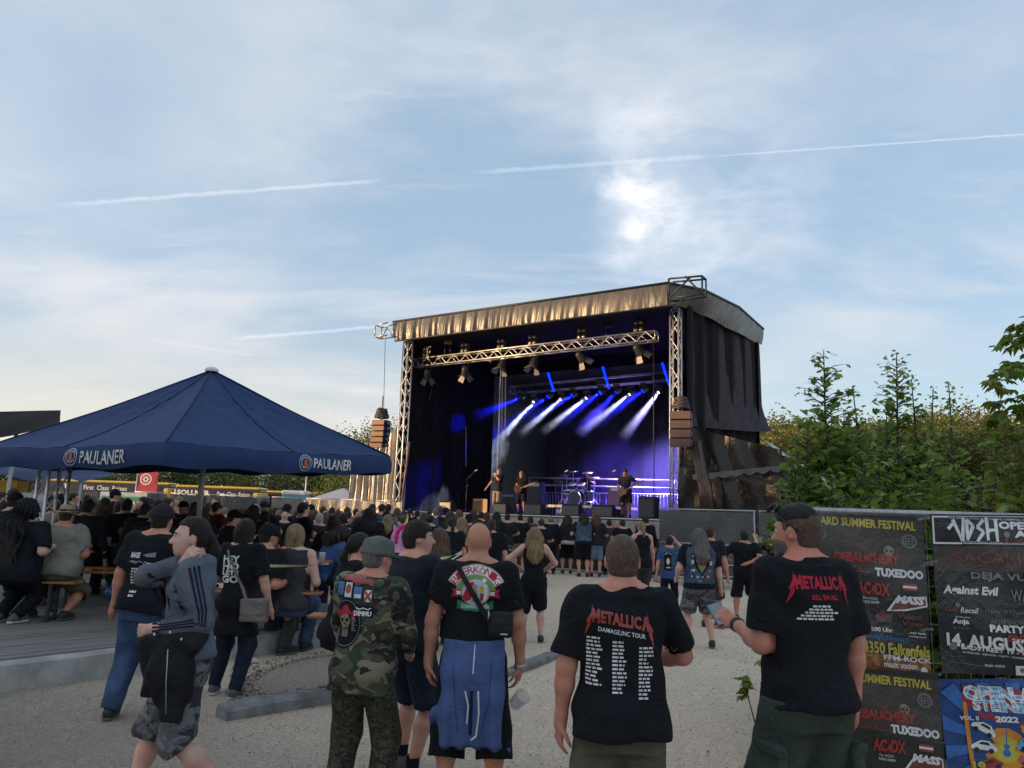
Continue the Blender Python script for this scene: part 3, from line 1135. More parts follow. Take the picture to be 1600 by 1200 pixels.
# stage fog
m_ = MB(); q = [S(.0, 2.6, 0), S(9.4, 2.6, 0), S(9.4, 6.9, 0), S(.0, 6.9, 0)]
m_.prism([v + Vector((0, 0, FL + .02)) for v in q], (0, 0, 5.9))
fogm = bpy.data.materials.new('stage_fog'); fogm.use_nodes = True
ft = NT(fogm.node_tree); fogm.node_tree.nodes.clear()
pv = ft.n('VolumePrincipled'); pv.inputs['Color'].default_value = (.9, .9, .95, 1); pv.inputs['Density'].default_value = 0.12; pv.inputs['Anisotropy'].default_value = 0.0
fo = ft.n('OutputMaterial'); fogm.node_tree.links.new(pv.outputs[0], fo.inputs['Volume'])
fog = tag(m_.build('stage_smoke', fogm), kind='stuff')

def smoke_mat(name, dens):  # smoke added only inside each beam cone; its fade ends the beam
 mtl = bpy.data.materials.new(name); mtl.use_nodes = True
 t = NT(mtl.node_tree); mtl.node_tree.nodes.clear()
 pv_ = t.n('VolumePrincipled'); pv_.inputs['Color'].default_value = (.95, .95, 1, 1)
 ln_ = t.vm('LENGTH', t.n('TexCoord').outputs['Object'], out=1)
 t.put(pv_, 'Density', t.m('MULTIPLY', t.m('POWER', t.m('SUBTRACT', 1.0, t.m('DIVIDE', ln_, 2.5), clamp=True), 1.3), dens))
 ou = t.n('OutputMaterial'); mtl.node_tree.links.new(pv_.outputs[0], ou.inputs['Volume'])
 return mtl
M_SMW, M_SMB = smoke_mat('white_beam_smoke', .42), smoke_mat('blue_beam_smoke', .5)
for p, ax, white in beam_cones:
 m_ = MB(); L__ = 4.2 if white else 4.0; tn = math.tan(R(5.8 if white else 8.3))
 m_.lathe(ax * .03, [(0, 0), (.07, .001), (.07 + L__ * .5 * tn, L__ * .5), (.07 + L__ * tn, L__), (0, L__ + .1)], 16, axis=ax)
 tag(m_.build('beam_smoke_cone', M_SMW if white else M_SMB), kind='stuff').location = p
# ---- backline
RZ = Matrix.Rotation(math.atan2(-U.y, -U.x), 3, 'Z')
def on_floor(px, b):
 """stage floor point under image column px at depth b"""
 p = SPX(px, 790, b); p.z = FL
 return p
M_ORANGE = simple('orange_vinyl', (.50, .20, .03), .5)
M_GRILLE = simple('speaker_grille', (.055, .05, .055), .7)
M_BROWNG = simple('brown_grille', (.13, .075, .06), .6)
def cabinet(px, b, w_, d_, h_, lab, mats, z=FL, logo=None, cat='amplifier'):
 p = on_floor(px, b); p.z = z
 r_ = empty('speaker_cabinet', p, 0, lab, cat)
 m_ = MB(); m_.box(p + Vector((0, 0, h_ / 2)), (w_, d_, h_), RZ, bev=.02); m_.build('cabinet_body', mats[0], r_)
 m_ = MB(); m_.box(p + Vector((0, 0, h_ * .45)) + NN * (d_ / 2 + .005), (w_ * .86, .02, h_ * .8), RZ, bev=.006); m_.build('grille', mats[1], r_)
 m_ = MB(); m_.box(p + Vector((0, 0, h_ * .92)) + NN * (d_ / 2 + .005), (w_ * .7, .02, h_ * .09), RZ); m_.build('control_panel', mats[2], r_)
 return r_
M_PANEL = simple('amp_panel', (.45, .42, .36), .5)
cabinet(750, 3.0, .55, .35, .6, 'small orange guitar amplifier left of the singer', (M_ORANGE, simple('orange_cloth', (.35, .16, .05), .8), M_PANEL))
r_ = cabinet(837, 3.4, .72, .4, 1.35, 'tall black guitar stack with a pale amplifier head', (M_BLACKPLASTIC, M_GRILLE, M_PANEL))
cabinet(798, 3.8, .8, .5, .85, 'black equipment case between the singer and the guitarist', (M_BLACKPLASTIC, M_BLACKPLASTIC, M_GREYC), cat='case')
cabinet(968, 3.6, .85, .4, 1.2, 'brown bass cabinet behind the bent bassist', (M_BROWNG, M_BROWNG, M_PANEL))
cabinet(1014, -.35, .55, .5, .72, 'black speaker box at the right front edge of the stage', (M_BLACKPLASTIC, M_GRILLE, M_BLACKPLASTIC), cat='speaker')
def wedge(px, b, w_, lab, mat):
 p = on_floor(px, b)
 r_ = empty('monitor_speaker', p, 0, lab, 'monitor speaker', 'floor monitors')
 e = -U
 m_ = MB(); m_.prism([p - e * w_ / 2 + NN * .28, p - e * w_ / 2 - NN * .25, p - e * w_ / 2 - NN * .22 + Vector((0, 0, .12)), p - e * w_ / 2 + NN * .1 + Vector((0, 0, .42)), p - e * w_ / 2 + NN * .28 + Vector((0, 0, .36))], e * w_)
 m_.build('monitor_body', M_BLACKPLASTIC, r_)
 m_ = MB(); m_.prism([p - e * (w_ / 2 - .03) + NN * .292 + Vector((0, 0, .02)), p + e * (w_ / 2 - .03) + NN * .292 + Vector((0, 0, .02)), p + e * (w_ / 2 - .03) + NN * .292 + Vector((0, 0, .34)), p - e * (w_ / 2 - .03) + NN * .292 + Vector((0, 0, .34))], NN * .006)
 m_.build('back_panel', mat, r_)
M_MON = simple('monitor_grey', (.10, .09, .085), .6)
M_MONG = simple('monitor_painted_sun', (.30, .22, .13), .5)  # copy of the monitor grey with low sunlight painted into the colour
wedge(702, -.1, .55, 'leftmost floor monitor, its side tan, at the stage front', M_MONG)
wedge(787, -.1, .6, 'tan-sided floor monitor at the feet of the singer', M_MONG)
wedge(838, 0, .75, 'wide grey floor monitor in front of the second guitarist', M_MON)
wedge(897, 0, .7, 'floor monitor in front of the drum riser', M_MON)
wedge(946, -.1, .8, 'wide floor monitor left of the bassist', M_MON)
# riser
p0, p1 = on_floor(853, 2.2), on_floor(952, 2.2)
ris = empty('drum_riser', p0, 0, 'low drum riser with a pale front edge', 'riser')
m_ = MB(); q = [p0, p1, p1 + W * 2.4, p0 + W * 2.4]; m_.prism([v + Vector((0, 0, .32)) for v in q], (0, 0, .1)); m_.build('platform', simple('riser_edge', (.5, .4, .28), .5), ris)
for i in range(5):
 x_ = p0.lerp(p1, i / 4)
 m_ = MB(); m_.tube(x_, x_ + Vector((0, 0, .32)), .03); m_.build('leg', M_ALU, ris)
m_ = MB(); m_.box(p0.lerp(p1, .18) + W * .3 + Vector((0, 0, .15)), (.35, .3, .28), RZ, bev=.05); tag(m_.build('crate', simple('blue_crate', (.03, .05, .4), .5)), 'blue crate under the left end of the drum riser', 'crate')
# drum kit
M_DRUM = simple('drum_shell', (.03, .03, .05), .25, coat=.5)
M_HEAD = simple('drum_head', (.06, .06, .08), .5)
M_CYM = simple('cymbal_brass', (.45, .36, .2), .25, .9)
dz = FL + .42
def fl2(px, b, z):
 p = SPX(px, 780, b); p.z = z
 return p
kit = empty('drum_kit', fl2(903, 3.2, dz), 0, 'black drum kit with bass drum and cymbals on the riser', 'drum kit')
def drum(c0, r, L_, ax, name):
 m_ = MB(); m_.lathe(c0, [(r, -L_ / 2), (r, L_ / 2)], 20, axis=ax); o = m_.build(name, M_DRUM, kit)
 m_ = MB()
 for s_ in (-1, 1): m_.lathe(c0 + ax * s_ * L_ / 2, [(r * 1.04, -.02), (r * 1.04, .02), (r * .98, .02)], 20, axis=ax)
 m_.build('hoop', M_ALU, o)
 m_ = MB(); m_.lathe(c0 + ax * L_ / 2, [(r, .003), (0, .004)], 20, axis=ax); m_.lathe(c0 - ax * L_ / 2, [(r, -.003), (0, -.004)], 20, axis=ax); m_.build('drum_skin', M_HEAD, o)
drum(fl2(901, 3.2, dz + .29), .29, .42, NN, 'bass_drum')
drum(fl2(895, 3.2, dz + .78), .16, .2, (NN * .5 + Vector((0, 0, 1))).normalized(), 'tom')
drum(fl2(908, 3.2, dz + .78), .17, .2, (NN * .5 + Vector((0, 0, 1))).normalized(), 'tom')
drum(fl2(920, 3.6, dz + .38), .21, .42, Vector((0, 0, 1)), 'floor_tom')
drum(fl2(886, 3.6, dz + .55), .18, .14, Vector((0, 0, 1)), 'snare_drum')
for px, zz, rr in ((885, 1.25, .22), (895, 1.4, .24), (917, 1.35, .25), (928, 1.15, .26), (878, 1.0, .2)):
 c0 = fl2(px, 3.5, dz + zz)
 m_ = MB(); m_.lathe(c0, [(0, .03), (.03, .025), (rr, 0), (rr, -.004)], 20, axis=(NN * .25 + Vector((0, 0, 1))).normalized()); m_.build('cymbal', M_CYM, kit)
 m_ = MB(); m_.tube(c0, Vector((c0.x, c0.y, dz + .1)), .012)
 for k in range(3):
  m_.tube(Vector((c0.x, c0.y, dz + .3)), Vector((c0.x + .25 * math.cos(k * 2.1), c0.y + .25 * math.sin(k * 2.1), dz)), .009)
 m_.build('cymbal_stand', M_ALU, kit)
def mic_stand(px, b, h_, lab, boom=True):
 p = on_floor(px, b)
 r_ = empty('microphone_stand', p, 0, lab, 'microphone stand')
 m_ = MB(); m_.tube(p, p + Vector((0, 0, h_ * .75)), .012)
 for k in range(3): m_.tube(p + Vector((0, 0, .15)), p + Vector((.28 * math.cos(k * 2.1 + .5), .28 * math.sin(k * 2.1 + .5), .01)), .01)
 m_.build('tripod', M_FIX, r_)
 m_ = MB(); m_.tube(p + Vector((0, 0, h_ * .75)) + U * .1, p + Vector((0, 0, h_)) - U * .45, .01); m_.build('boom', M_FIX, r_)
 m_ = MB(); m_.lathe(p + Vector((0, 0, h_)) - U * .45, [(.0, -.1), (.015, -.09), (.02, 0), (.032, .03), (.03, .06), (0, .08)], 10, axis=(-U + Vector((0, 0, .4))).normalized()); m_.build('microphone', M_GALV, r_)
mic_stand(728, 1.6, 1.75, 'microphone stand at the dark left of the stage')
mic_stand(868, 1.4, 1.7, 'microphone stand left of the drum riser')
mic_stand(942, 1.6, 1.72, 'microphone stand near the bassist')
mic_stand(716, 4.0, 1.2, 'short microphone stand behind the leftmost monitor')
# side gear left
cabinet(655, 2.6, .9, .6, .95, 'stack of dark equipment at the far left of the stage', (M_BLACKPLASTIC, M_GRILLE, M_GREYC), cat='case')
m_ = MB(); p = on_floor(652, 2.5)
m_.box(p + Vector((0, 0, 1.35)), (1.0, .1, .75), RZ, bev=.03); tag(m_.build('side_screen', tarp('olive_screen', (.20, .19, .10), .6, 0)), 'olive net screen at the far left of the stage', 'screen')
# guard rail along the back
rail = empty('guard_rail', S(1, 6.6, FL), 0, 'upright rail fence along the back of the stage', 'railing')
for i in range(60):
 a = .3 + i * .15
 m_ = MB(); m_.tube(S(a, 6.4, FL), S(a, 6.4, FL + 1.05), .011, 5); m_.build('bar', M_GALV, rail)
m_ = MB(); m_.tube(S(.3, 6.4, FL + 1.05), S(9.2, 6.4, FL + 1.05), .025); m_.build('top_rail', M_GALV, rail)

# ---- speaker arrays
def array(p, w_, d_, n, h_, face, lab, mat, curve=.05):
 r_ = empty('speaker_array', p, 0, lab, 'speaker array')
 rot = Matrix.Rotation(math.atan2(face.y, face.x) + PI / 2, 3, 'Z')
 z = p.z
 q_ = p.copy()
 for i in range(n):
  tilt = Matrix.Rotation(curve * i, 3, 'X')
  m_ = MB(); m_.box(q_ + Vector((0, 0, -h_ / 2)), (w_, d_, h_ - .012), rot @ tilt, bev=.015); o = m_.build('cabinet_body', M_BLACKPLASTIC, r_)
  fr = rot @ tilt @ Vector((0, -1, 0))
  m_ = MB(); m_.box(q_ + Vector((0, 0, -h_ / 2)) + fr * (d_ / 2 + .006), (w_ - .04, .02, h_ - .04), rot @ tilt, bev=.004); m_.build('grille', mat, o)
  m_ = MB(); m_.box(q_ + Vector((0, 0, -h_ / 2)) + rot @ Vector((w_ / 2 + .005, .05, 0)), (.015, d_ * .3, h_ * .5), rot); m_.build('side_handle', M_GALV, o)
  q_ = q_ + Vector((0, 0, -h_)) - fr * .02 * i * -1 * .6
 m_ = MB()
 for k in range(7):
  m_.path([p + Vector((.28 * math.cos(a + k) * (1 - .06 * k), .22 * math.sin(a + k), .12 + .055 * k + .02 * math.sin(a * 3))) for a in [i * .6 for i in range(11)]], .035)
 m_.tube(p, p + Vector((0, 0, 1.0)), .02)
 m_.build('cable_bundle', simple('dark_cable', (.06, .04, .04), .6), r_)
 return r_
array(SPX(1064, 643, -.6), .70, .45, 4, .295, Vector((-.30, -.95, 0)), 'line array of four dark speakers hung at the right stage tower', M_BROWNG)
pl = P(596, 657, 30.6)
array(pl, .62, .45, 5, .215, Vector((-.42, -.9, 0)), 'line array of orange-brown speakers hung left of the stage', simple('tan_grille', (.22, .115, .06), .6))

# ---- wings of tarpaulin either side
def wing(fn, nu, nv, lab, mat, th=None):
 m_ = MB(); m_.grid(fn, nu, nv)
 return tag(m_.build('tarpaulin', mat), lab, 'tarpaulin')
lw0 = B + U * 2.75; lw1 = B + U * .12
def lwf(u, v):
 base = lw0.lerp(lw1, u)
 zt = 3.75 + (5.3 - 3.75) * u
 s_ = u * 2.7
 fold_ = .10 * math.sin(s_ * 13 + 2.5 * math.sin(s_ * 2) + 5 * v * (1 - u)) + .05 * math.sin(s_ * 31 + 3 * v)
 base = base + NN * fold_
 base.z = zt * (1 - v)
 return base
wing(lwf, 110, 16, 'gold-lit wrinkled tarpaulin hanging left of the stage', M_TARP)
rw0 = A - U * .15; rw1 = A - U * 3.45
zt0, zt1 = 4.95, 4.05
def rwf(u, v):
 base = rw0.lerp(rw1, u)
 s_ = u * 3.5
 zt = zt0 + (zt1 - zt0) * u
 fold_ = .10 * math.sin(s_ * 3 + 5 * v) + .05 * math.sin(s_ * 7 - 9 * v) + .03 * math.sin(v * 17 + 4 * math.sin(s_ * 1.6))
 if v < .3: base = base - NN * .0
 base = base + NN * (fold_ * .8 + (.12 if v > .28 else .0))
 base.z = zt * (1 - v)
 return base
wing(rwf, 90, 60, 'dark shiny tarpaulin with a gold streak right of the stage', M_TARPDARK)
# scalloped awning edge over the wing
def awn(u, v):
 p0_ = SPX(1084, 742, -.5); p1_ = P(1226, 727, rw1.y - .1)
 p = p0_.lerp(p1_, u)
 p.z -= .12 * v * (1 + .7 * abs(math.sin(u * 22)))
 return p + NN * (.12 + .05 * math.sin(u * 40))
m_ = MB(); m_.grid(awn, 90, 3); tag(m_.build('awning_edge', tarp('awning_grey', (.12, .105, .095), .6, 0)), 'scalloped grey awning edge across the tarpaulin right of the stage', 'awning')
# bundled drape at the tower
m_ = MB(); pts = [SPX(1082, 690, -.4), SPX(1090, 735, -.5), SPX(1098, 770, -.5), SPX(1100, 800, -.5)]
for k in range(3): m_.path([p + U * (-.12 * k) + NN * (.05 * k) for p in pts], [.09, .1, .12, .14], 7)
tag(m_.build('drape', tarp('bunched_foil', (.09, .055, .045), .35, .3)), 'bunched brown drape tied beside the right speaker array', 'drape')
# annex tent roof behind the wing
ant = empty('annex_tent', S(-3.5, 2, 0), 0, 'pale grey tent roof behind the right wing of the stage', 'tent')
ra = [P(1188, 682, 27.5), P(1210, 702, 24.5), P(1300, 762, 24.5), P(1300, 745, 31)]
def arf(u, v):
 p = ra[0].lerp(ra[3], u).lerp(ra[1].lerp(ra[2], u), v)
 p.z -= .12 * math.sin(PI * u) + .03 * math.sin(u * 22)
 return p
m_ = MB(); m_.grid(arf, 30, 8); m_.build('roof', simple('tent_grey', (.36, .40, .46), .5), ant)
def asf(u, v):
 p = ra[1].lerp(ra[2], u)
 p.z = p.z * (1 - v)
 return p + Vector((.05 * math.sin(u * 30), .06 * math.sin(u * 25), 0))
m_ = MB(); m_.grid(asf, 50, 6); m_.build('tent_wall', M_TARPDARK, ant)

# ---- crowd barrier before the stage
bar = empty('crowd_barrier', S(0, -1.7, 0), 0, 'black steel crowd barrier in front of the stage', 'barrier')
for i in range(12):
 a0 = -.4 + i * 1.02
 m_ = MB(); q = [S(a0, -1.75, 0), S(a0 + .99, -1.75, 0)]
 m_.prism([q[0], q[1], q[1] + Vector((0, 0, 1.1)), q[0] + Vector((0, 0, 1.1))], NN * -.03); m_.build('panel', simple('barrier_black', (.02, .02, .022), .5, .3), bar)
m_ = MB(); m_.tube(S(-.4, -1.72, 1.12), S(11.8, -1.72, 1.12), .03); m_.build('top_rail', M_BLACKMETAL, bar)
m_ = MB(); m_.box(S(5.6, -2.05, .03), (12.2, .55, .03), RZ); m_.build('step_plate', M_GALV, bar)

# ================================================================== FENCES
M_SCREEN = tarp('fence_screen', (.075, .075, .078), .55, 0.1, .35, (1, 1, 1))
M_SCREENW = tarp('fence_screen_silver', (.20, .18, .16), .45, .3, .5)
def fence_panel(p0, p1, h_, lab, mat, mid=True, group='site fences with screens', full=True, parent=None):
 p0, p1 = Vector(p0), Vector(p1)
 d = (p1 - p0).normalized(); n = Vector((d.y, -d.x, 0))
 if n.y > 0: n = -n
 r_ = empty('fence_panel', p0, 0, lab, 'fence', group)
 up = Vector((0, 0, 1))
 for k, (a, b2) in enumerate(((p0 + d * .03, p0 + d * .03 + up * h_), (p1 - d * .03, p1 - d * .03 + up * h_))):
  m_ = MB(); m_.tube(a, b2, .021); m_.build('post', M_GALV, r_)
 m_ = MB(); m_.tube(p0 + up * h_, p1 + up * h_, .02); m_.build('top_rail', M_GALV, r_)
 m_ = MB(); m_.tube(p0 + up * .15, p1 + up * .15, .02); m_.build('bottom_rail', M_GALV, r_)
 L_ = (p1 - p0).length
 def f(u, v):
  p = p0.lerp(p1, .01 + .98 * u)
  p.z = h_ * (.985 - .88 * v) - (.02 * abs(math.sin(u * L_ * 6)) if v == 0 else 0)
  return p + n * (.035 + .018 * math.sin(u * L_ * 4 + 3 * v) + .01 * math.sin(u * L_ * 13 - 5 * v))
 m_ = MB(); m_.grid(f, max(8, int(L_ * 8)), 8); m_.build('screen', mat, r_)
 m_ = MB()
 for p in (p0, p1): m_.box(p + Vector((0, 0, .07)), (.2, .6, .14), bev=.02)
 m_.build('foot', M_CONC, r_)
 return r_
# right, before the tarp wing
pR0, pR1 = P(1030, 800, 22.4), P(1180, 800, 20.6)
pR0.z = pR1.z = 0
r_ = fence_panel(pR0, pR1, 2.05, 'dark screened fence panel right of the stage front, behind the long-haired man', M_SCREEN)
for zz in (1.12, .6, .3):
 m_ = MB(); m_.tube(pR0 + Vector((0, -.06, zz)), pR1 + Vector((0, -.06, zz)), .02); m_.build('cross_rail', M_GALV, r_)
pR2 = P(1260, 800, 19.4); pR2.z = 0
fence_panel(pR1 + (pR2 - pR1).normalized() * .12, pR2, 2.05, 'second screened fence panel, beside the head of the man looking at his phone', M_SCREEN)
m_ = MB(); q = [pR0 + Vector((0, -.5, 0)), pR1 + Vector((0, -.5, 0))]; m_.prism([q[0], q[1], q[1] + Vector((0, .35, 0)), q[0] + Vector((0, .35, 0))], (0, 0, .05)); tag(m_.build('barrier_step', M_GALV), 'flat steel barrier foot lying along the right fence', 'barrier foot')
# left, behind the crowd
def gp(px, Y):
 p = P(px, 800, Y); p.z = 0
 return p
fpx = [205, 262, 318, 339, 421, 475, 530, 585, 630]
fy = [30.0, 30.2, 30.5, 30.6, 31.0, 31.4, 31.1, 30.7, 30.3]
desc = ['left end, under the umbrella', 'below the red banner', 'behind the umbrella pole', 'right of the umbrella pole', 'behind the man with the black hat',
  'where the gold light begins', 'gold-lit, beside the small grey tent', 'gold-lit, next to the stage tower']
for i in range(8):
 a, b2 = gp(fpx[i], fy[i]), gp(fpx[i + 1], fy[i + 1])
 d = (b2 - a).normalized() * .04
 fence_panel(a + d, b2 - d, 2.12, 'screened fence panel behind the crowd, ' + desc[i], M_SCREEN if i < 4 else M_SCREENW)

# ================================================================== BUSES, BANNER, SMALL TENT, SIGN
def text_geo(s, size=1.0, bold=0.0, shear=0.0, sx=1.0, space=1.0):
 cu_ = bpy.data.curves.new('t', 'FONT')
 cu_.body = s; cu_.size = size; cu_.offset = bold; cu_.shear = shear; cu_.resolution_u = 2; cu_.space_character = space
 ob = bpy.data.objects.new('t', cu_)
 me = ob.to_mesh()
 v = [(p.co.x * sx, p.co.y) for p in me.vertices]
 f = [tuple(p.vertices) for p in me.polygons]
 ob.to_mesh_clear()
 bpy.data.objects.remove(ob); bpy.data.curves.remove(cu_)
 return v, f
def text_box(s, x0, y0, w_, h_, bold=.02, shear=0.0, warp=None):
 """text fitted to a box, returned as 2-D geometry"""
 v, f = text_geo(s, 1.0, bold, shear)
 if not v: return [], []
 xs_ = [p[0] for p in v]; ys_ = [p[1] for p in v]
 a, b2, c0, d = min(xs_), max(xs_), min(ys_), max(ys_)
 out = [(x0 + (p[0] - a) / (b2 - a) * w_, y0 + (p[1] - c0) / (d - c0) * h_) for p in v]
 return out, f
def flat(name, geo, o, ex, ez, mat, parent, off=0.0):
 """2-D geometry laid on the plane through o spanned by ex, ez"""
 n = ex.cross(ez).normalized()
 m_ = MB(); m_.add([o + ex * x + ez * y + n * off for x, y in geo[0]], geo[1])
 return m_.build(name, mat, parent)
def join(*gs):
 V, F_ = [], []
 for v, f in gs:
  b0 = len(V); V += v; F_ += [tuple(i + b0 for i in q) for q in f]
 return V, F_
def rect(x0, y0, w_, h_): return [(x0, y0), (x0 + w_, y0), (x0 + w_, y0 + h_), (x0, y0 + h_)], [(0, 1, 2, 3)]
def disc(cx_, cy_, r, n=24, ry=None):
 ry = ry or r
 return [(cx_ + r * math.cos(2 * PI * i / n), cy_ + ry * math.sin(2 * PI * i / n)) for i in range(n)], [tuple(range(n))]
def ringg(cx_, cy_, r0_, r1_, n=28, a0=0, a1=2 * PI, ky=1.0):
 v = []
 for i in range(n + 1):
  t_ = a0 + (a1 - a0) * i / n
  v += [(cx_ + r0_ * math.cos(t_), cy_ + ky * r0_ * math.sin(t_)), (cx_ + r1_ * math.cos(t_), cy_ + ky * r1_ * math.sin(t_))]
 return v, [(2 * i, 2 * i + 1, 2 * i + 3, 2 * i + 2) for i in range(n)]
def poly(pts): return list(pts), [tuple(range(len(pts)))]
def strokes(segs, w0=.06):
 V, F_ = [], []
 for s_ in segs:
  (x0, y0), (x1, y1) = s_[0], s_[1]
  wa, wb = (s_[2], s_[3]) if len(s_) > 3 else (w0, w0)
  d = Vector((x1 - x0, y1 - y0));
  if d.length < 1e-6: continue
  d.normalize(); n = Vector((-d.y, d.x))
  b0 = len(V)
  V += [(x0 - n.x * wa / 2, y0 - n.y * wa / 2), (x1 - n.x * wb / 2, y1 - n.y * wb / 2), (x1 + n.x * wb / 2, y1 + n.y * wb / 2), (x0 + n.x * wa / 2, y0 + n.y * wa / 2)]
  F_.append((b0, b0 + 1, b0 + 2, b0 + 3))
 return V, F_

M_BUSY = simple('bus_yellow', (.62, .40, .05), .35, coat=.4)
M_BUSB = simple('bus_black_glass', (.015, .016, .018), .12, coat=.6, spec=.7)
M_BUSD = simple('bus_dark_side', (.03, .03, .033), .3)
M_TXT = simple('white_print', (.72, .72, .72), .7, var=.06)
M_TYRE = simple('tyre_rubber', (.02, .02, .02), .9)
ex = Vector((1, 0, 0)); ez = Vector((0, 0, 1))
def bus(px0, px1, Y, top_py, lab, words, white_words=None, front=True):
 a, b2 = P(px0, top_py, Y), P(px1, top_py, Y)
 L_ = b2.x - a.x; H_ = a.z
 o0 = Vector((a.x, Y, 0))
 r_ = empty('coach', o0, 0, lab, 'coach', 'coaches parked behind the fence')
 m_ = MB(); m_.box(o0 + Vector((L_ / 2, 1.25, H_ / 2 + .1)), (L_, 2.5, H_ - .5), bev=.22); m_.build('body', M_BUSD, r_)
 m_ = MB(); m_.box(o0 + Vector((L_ / 2, 1.25, H_ - .12)), (L_ * .97, 2.3, .24), bev=.10); m_.build('roof', M_BUSY, r_)
 m_ = MB(); m_.box(o0 + Vector((L_ - .35, 1.25, H_ * .52)), (.8, 2.56, H_ * .8), bev=.25); m_.build('front_end', M_BUSY, r_)
 nwin = max(3, int(L_ / 1.4))
 for i in range(nwin):
  w_ = (L_ - 1.4) / nwin
  m_ = MB(); m_.box(o0 + Vector((.3 + w_ * (i + .5), -.012, H_ - 1.55)), (w_ - .06, .03, 1.0), bev=.01); m_.build('window', M_BUSB, r_)
 for x in (.22, .72):
  m_ = MB(); m_.lathe(o0 + Vector((L_ * x, -.02, .5)), [(0, .02), (.3, .02), (.32, .1), (.5, .1), (.5, -.15)], 18, axis=Vector((0, -1, 0))); m_.build('wheel', M_TYRE, r_)
 m_ = MB(); m_.box(o0 + Vector((L_ / 2 - .2, -.015, H_ - .66)), (L_ - 1.3, .035, .64), bev=.01); bd = m_.build('fascia', M_BUSD, r_)
 for (s_, x0, w_, h_, bo) in words:
  flat('lettering', text_box(s_, x0, 0, w_, h_, bo), o0 + Vector((0, -.045, H_ - .88)), ex, ez, M_TXT, bd)
 return r_
bus(60, 268, 70, 747, 'leftmost dark coach with yellow roof reading First Class Reisen', [('R', 2.3, .5, .5, .03), ('First  Class  Reisen', 4.2, 3.9, .42, .01)])
bus(272, 407, 69, 757, 'dark coach with yellow roof reading SOLLNER, right of the red banner', [('SOLLNER', .35, 2.9, .46, .04), ('First  Class  Reisen', 3.9, 2.9, .40, .01)])
bus(411, 535, 74, 766, 'third dark coach with yellow roof, behind the portable toilet', [])
bus(520, 640, 80, 768, 'yellow-roofed coach farthest right, beside the gold tarpaulin', [])
# red banner flag
p = P(217, 727, 34); q_ = P(243, 775, 34)
r_ = empty('banner_flag', Vector((p.x, 34, 0)), 0, 'upright red banner with a white round emblem behind the crowd', 'banner')
w_ = q_.x - p.x; h_ = p.z - q_.z + .4
m_ = MB(); m_.grid(lambda u, v: Vector((p.x + u * w_, 34 + .05 * math.sin(v * 5), p.z - v * (h_ + .6))), 6, 12); m_.build('cloth', simple('banner_red', (.45, .045, .06), .7, var=.1), r_)
m_ = MB(); m_.grid(lambda u, v: Vector((p.x + u * w_, 33.99, p.z + .12 - v * .12)), 4, 2); m_.build('header', simple('banner_mint', (.35, .5, .42), .7), r_)
m_ = MB(); m_.tube(Vector((p.x - .03, 34.05, 0)), Vector((p.x - .03, 34.05, p.z + .15)), .03); m_.tube(Vector((p.x - .03, 34.05, p.z + .13)), Vector((p.x + w_, 34.05, p.z + .13)), .02); m_.build('pole', M_GALV, r_)
cq = Vector((p.x + w_ * .48, 33.9, P(230, 749, 34).z))
flat('emblem', join(ringg(0, 0, .2, .25), strokes([((-.14, 0), (.14, 0)), ((0, -.14), (0, .14)), ((-.1, -.1), (.1, .1)), ((-.1, .1), (.1, -.1))], .05)), cq, ex, ez, M_TXT, r_)
flat('lettering', text_box('m', -.12, -.8, .24, .14, .03), cq, ex, ez, M_TXT, r_)
# green and white sign
p = P(158, 769, 29.5); q_ = P(229, 785, 29.5)
r_ = empty('sign_board', Vector((p.x, 29.5, 0)), 0, 'green and white sign board behind the crowd, partly hidden', 'sign')
m_ = MB(); m_.box(Vector(((p.x + q_.x) / 2, 29.5, p.z - .45)), (q_.x - p.x, .06, .95), bev=.01); m_.build('board', simple('sign_pale', (.45, .52, .48), .5), r_)
m_ = MB(); m_.box(Vector(((p.x + q_.x) / 2, 29.46, p.z - .48)), (q_.x - p.x - .1, .02, .7)); m_.build('green_field', simple('sign_green', (.05, .23, .13), .5), r_)
flat('lettering', text_box('LANG', .95, -.72, .75, .42, .03), Vector((p.x, 29.44, p.z)), ex, ez, M_TXT, r_)
for x in (p.x + .1, q_.x - .1):
 m_ = MB(); m_.tube(Vector((x, 29.55, 0)), Vector((x, 29.55, p.z)), .03); m_.build('post', M_GALV, r_)
# portable toilet roof, small tent, lamp pole
r_ = empty('portable_toilet', gp(463, 36), 0, 'portable toilet with a white roof behind the fence', 'portable toilet')
p = P(463, 768, 36)
m_ = MB(); m_.box(Vector((p.x, 36, p.z - 1.15)), (1.0, 1.0, 2.0), bev=.03); m_.build('cabin', simple('toilet_teal', (.08, .25, .30), .5), r_)
m_ = MB(); m_.box(Vector((p.x, 36, p.z - .06)), (1.1, 1.1, .2), bev=.08); m_.build('roof', M_WHITE, r_)
m_ = MB(); m_.box(Vector((p.x, 35.48, p.z - 1.2)), (.7, .03, 1.8), bev=.01); m_.build('door', simple('toilet_door', (.06, .2, .25), .5), r_)
pk = P(537, 762, 36)
r_ = empty('party_tent', Vector((pk.x, 36, 0)), 0, 'small grey peaked tent roof behind the gold-lit fence', 'tent')
cs = [Vector((pk.x + x, 36 + y, pk.z - .95)) for x, y in ((-2.2, -1.5), (1.5, -2.2), (2.2, 1.5), (-1.5, 2.2))]
m_ = MB()
m_.add(cs + [pk], [(0, 1, 4), (1, 2, 4), (2, 3, 4), (3, 0, 4)]); m_.build('roof', simple('tent_lavender', (.36, .36, .42), .6), r_)
for c0 in cs:
 m_ = MB(); m_.tube(c0, Vector((c0.x, c0.y, 0)), .04); m_.build('leg', M_GALV, r_)
p = P(480, 735, 52)
r_ = empty('lamp_pole', Vector((p.x, 52, 0)), 0, 'thin pale lamp pole rising behind the coaches', 'lamp post')
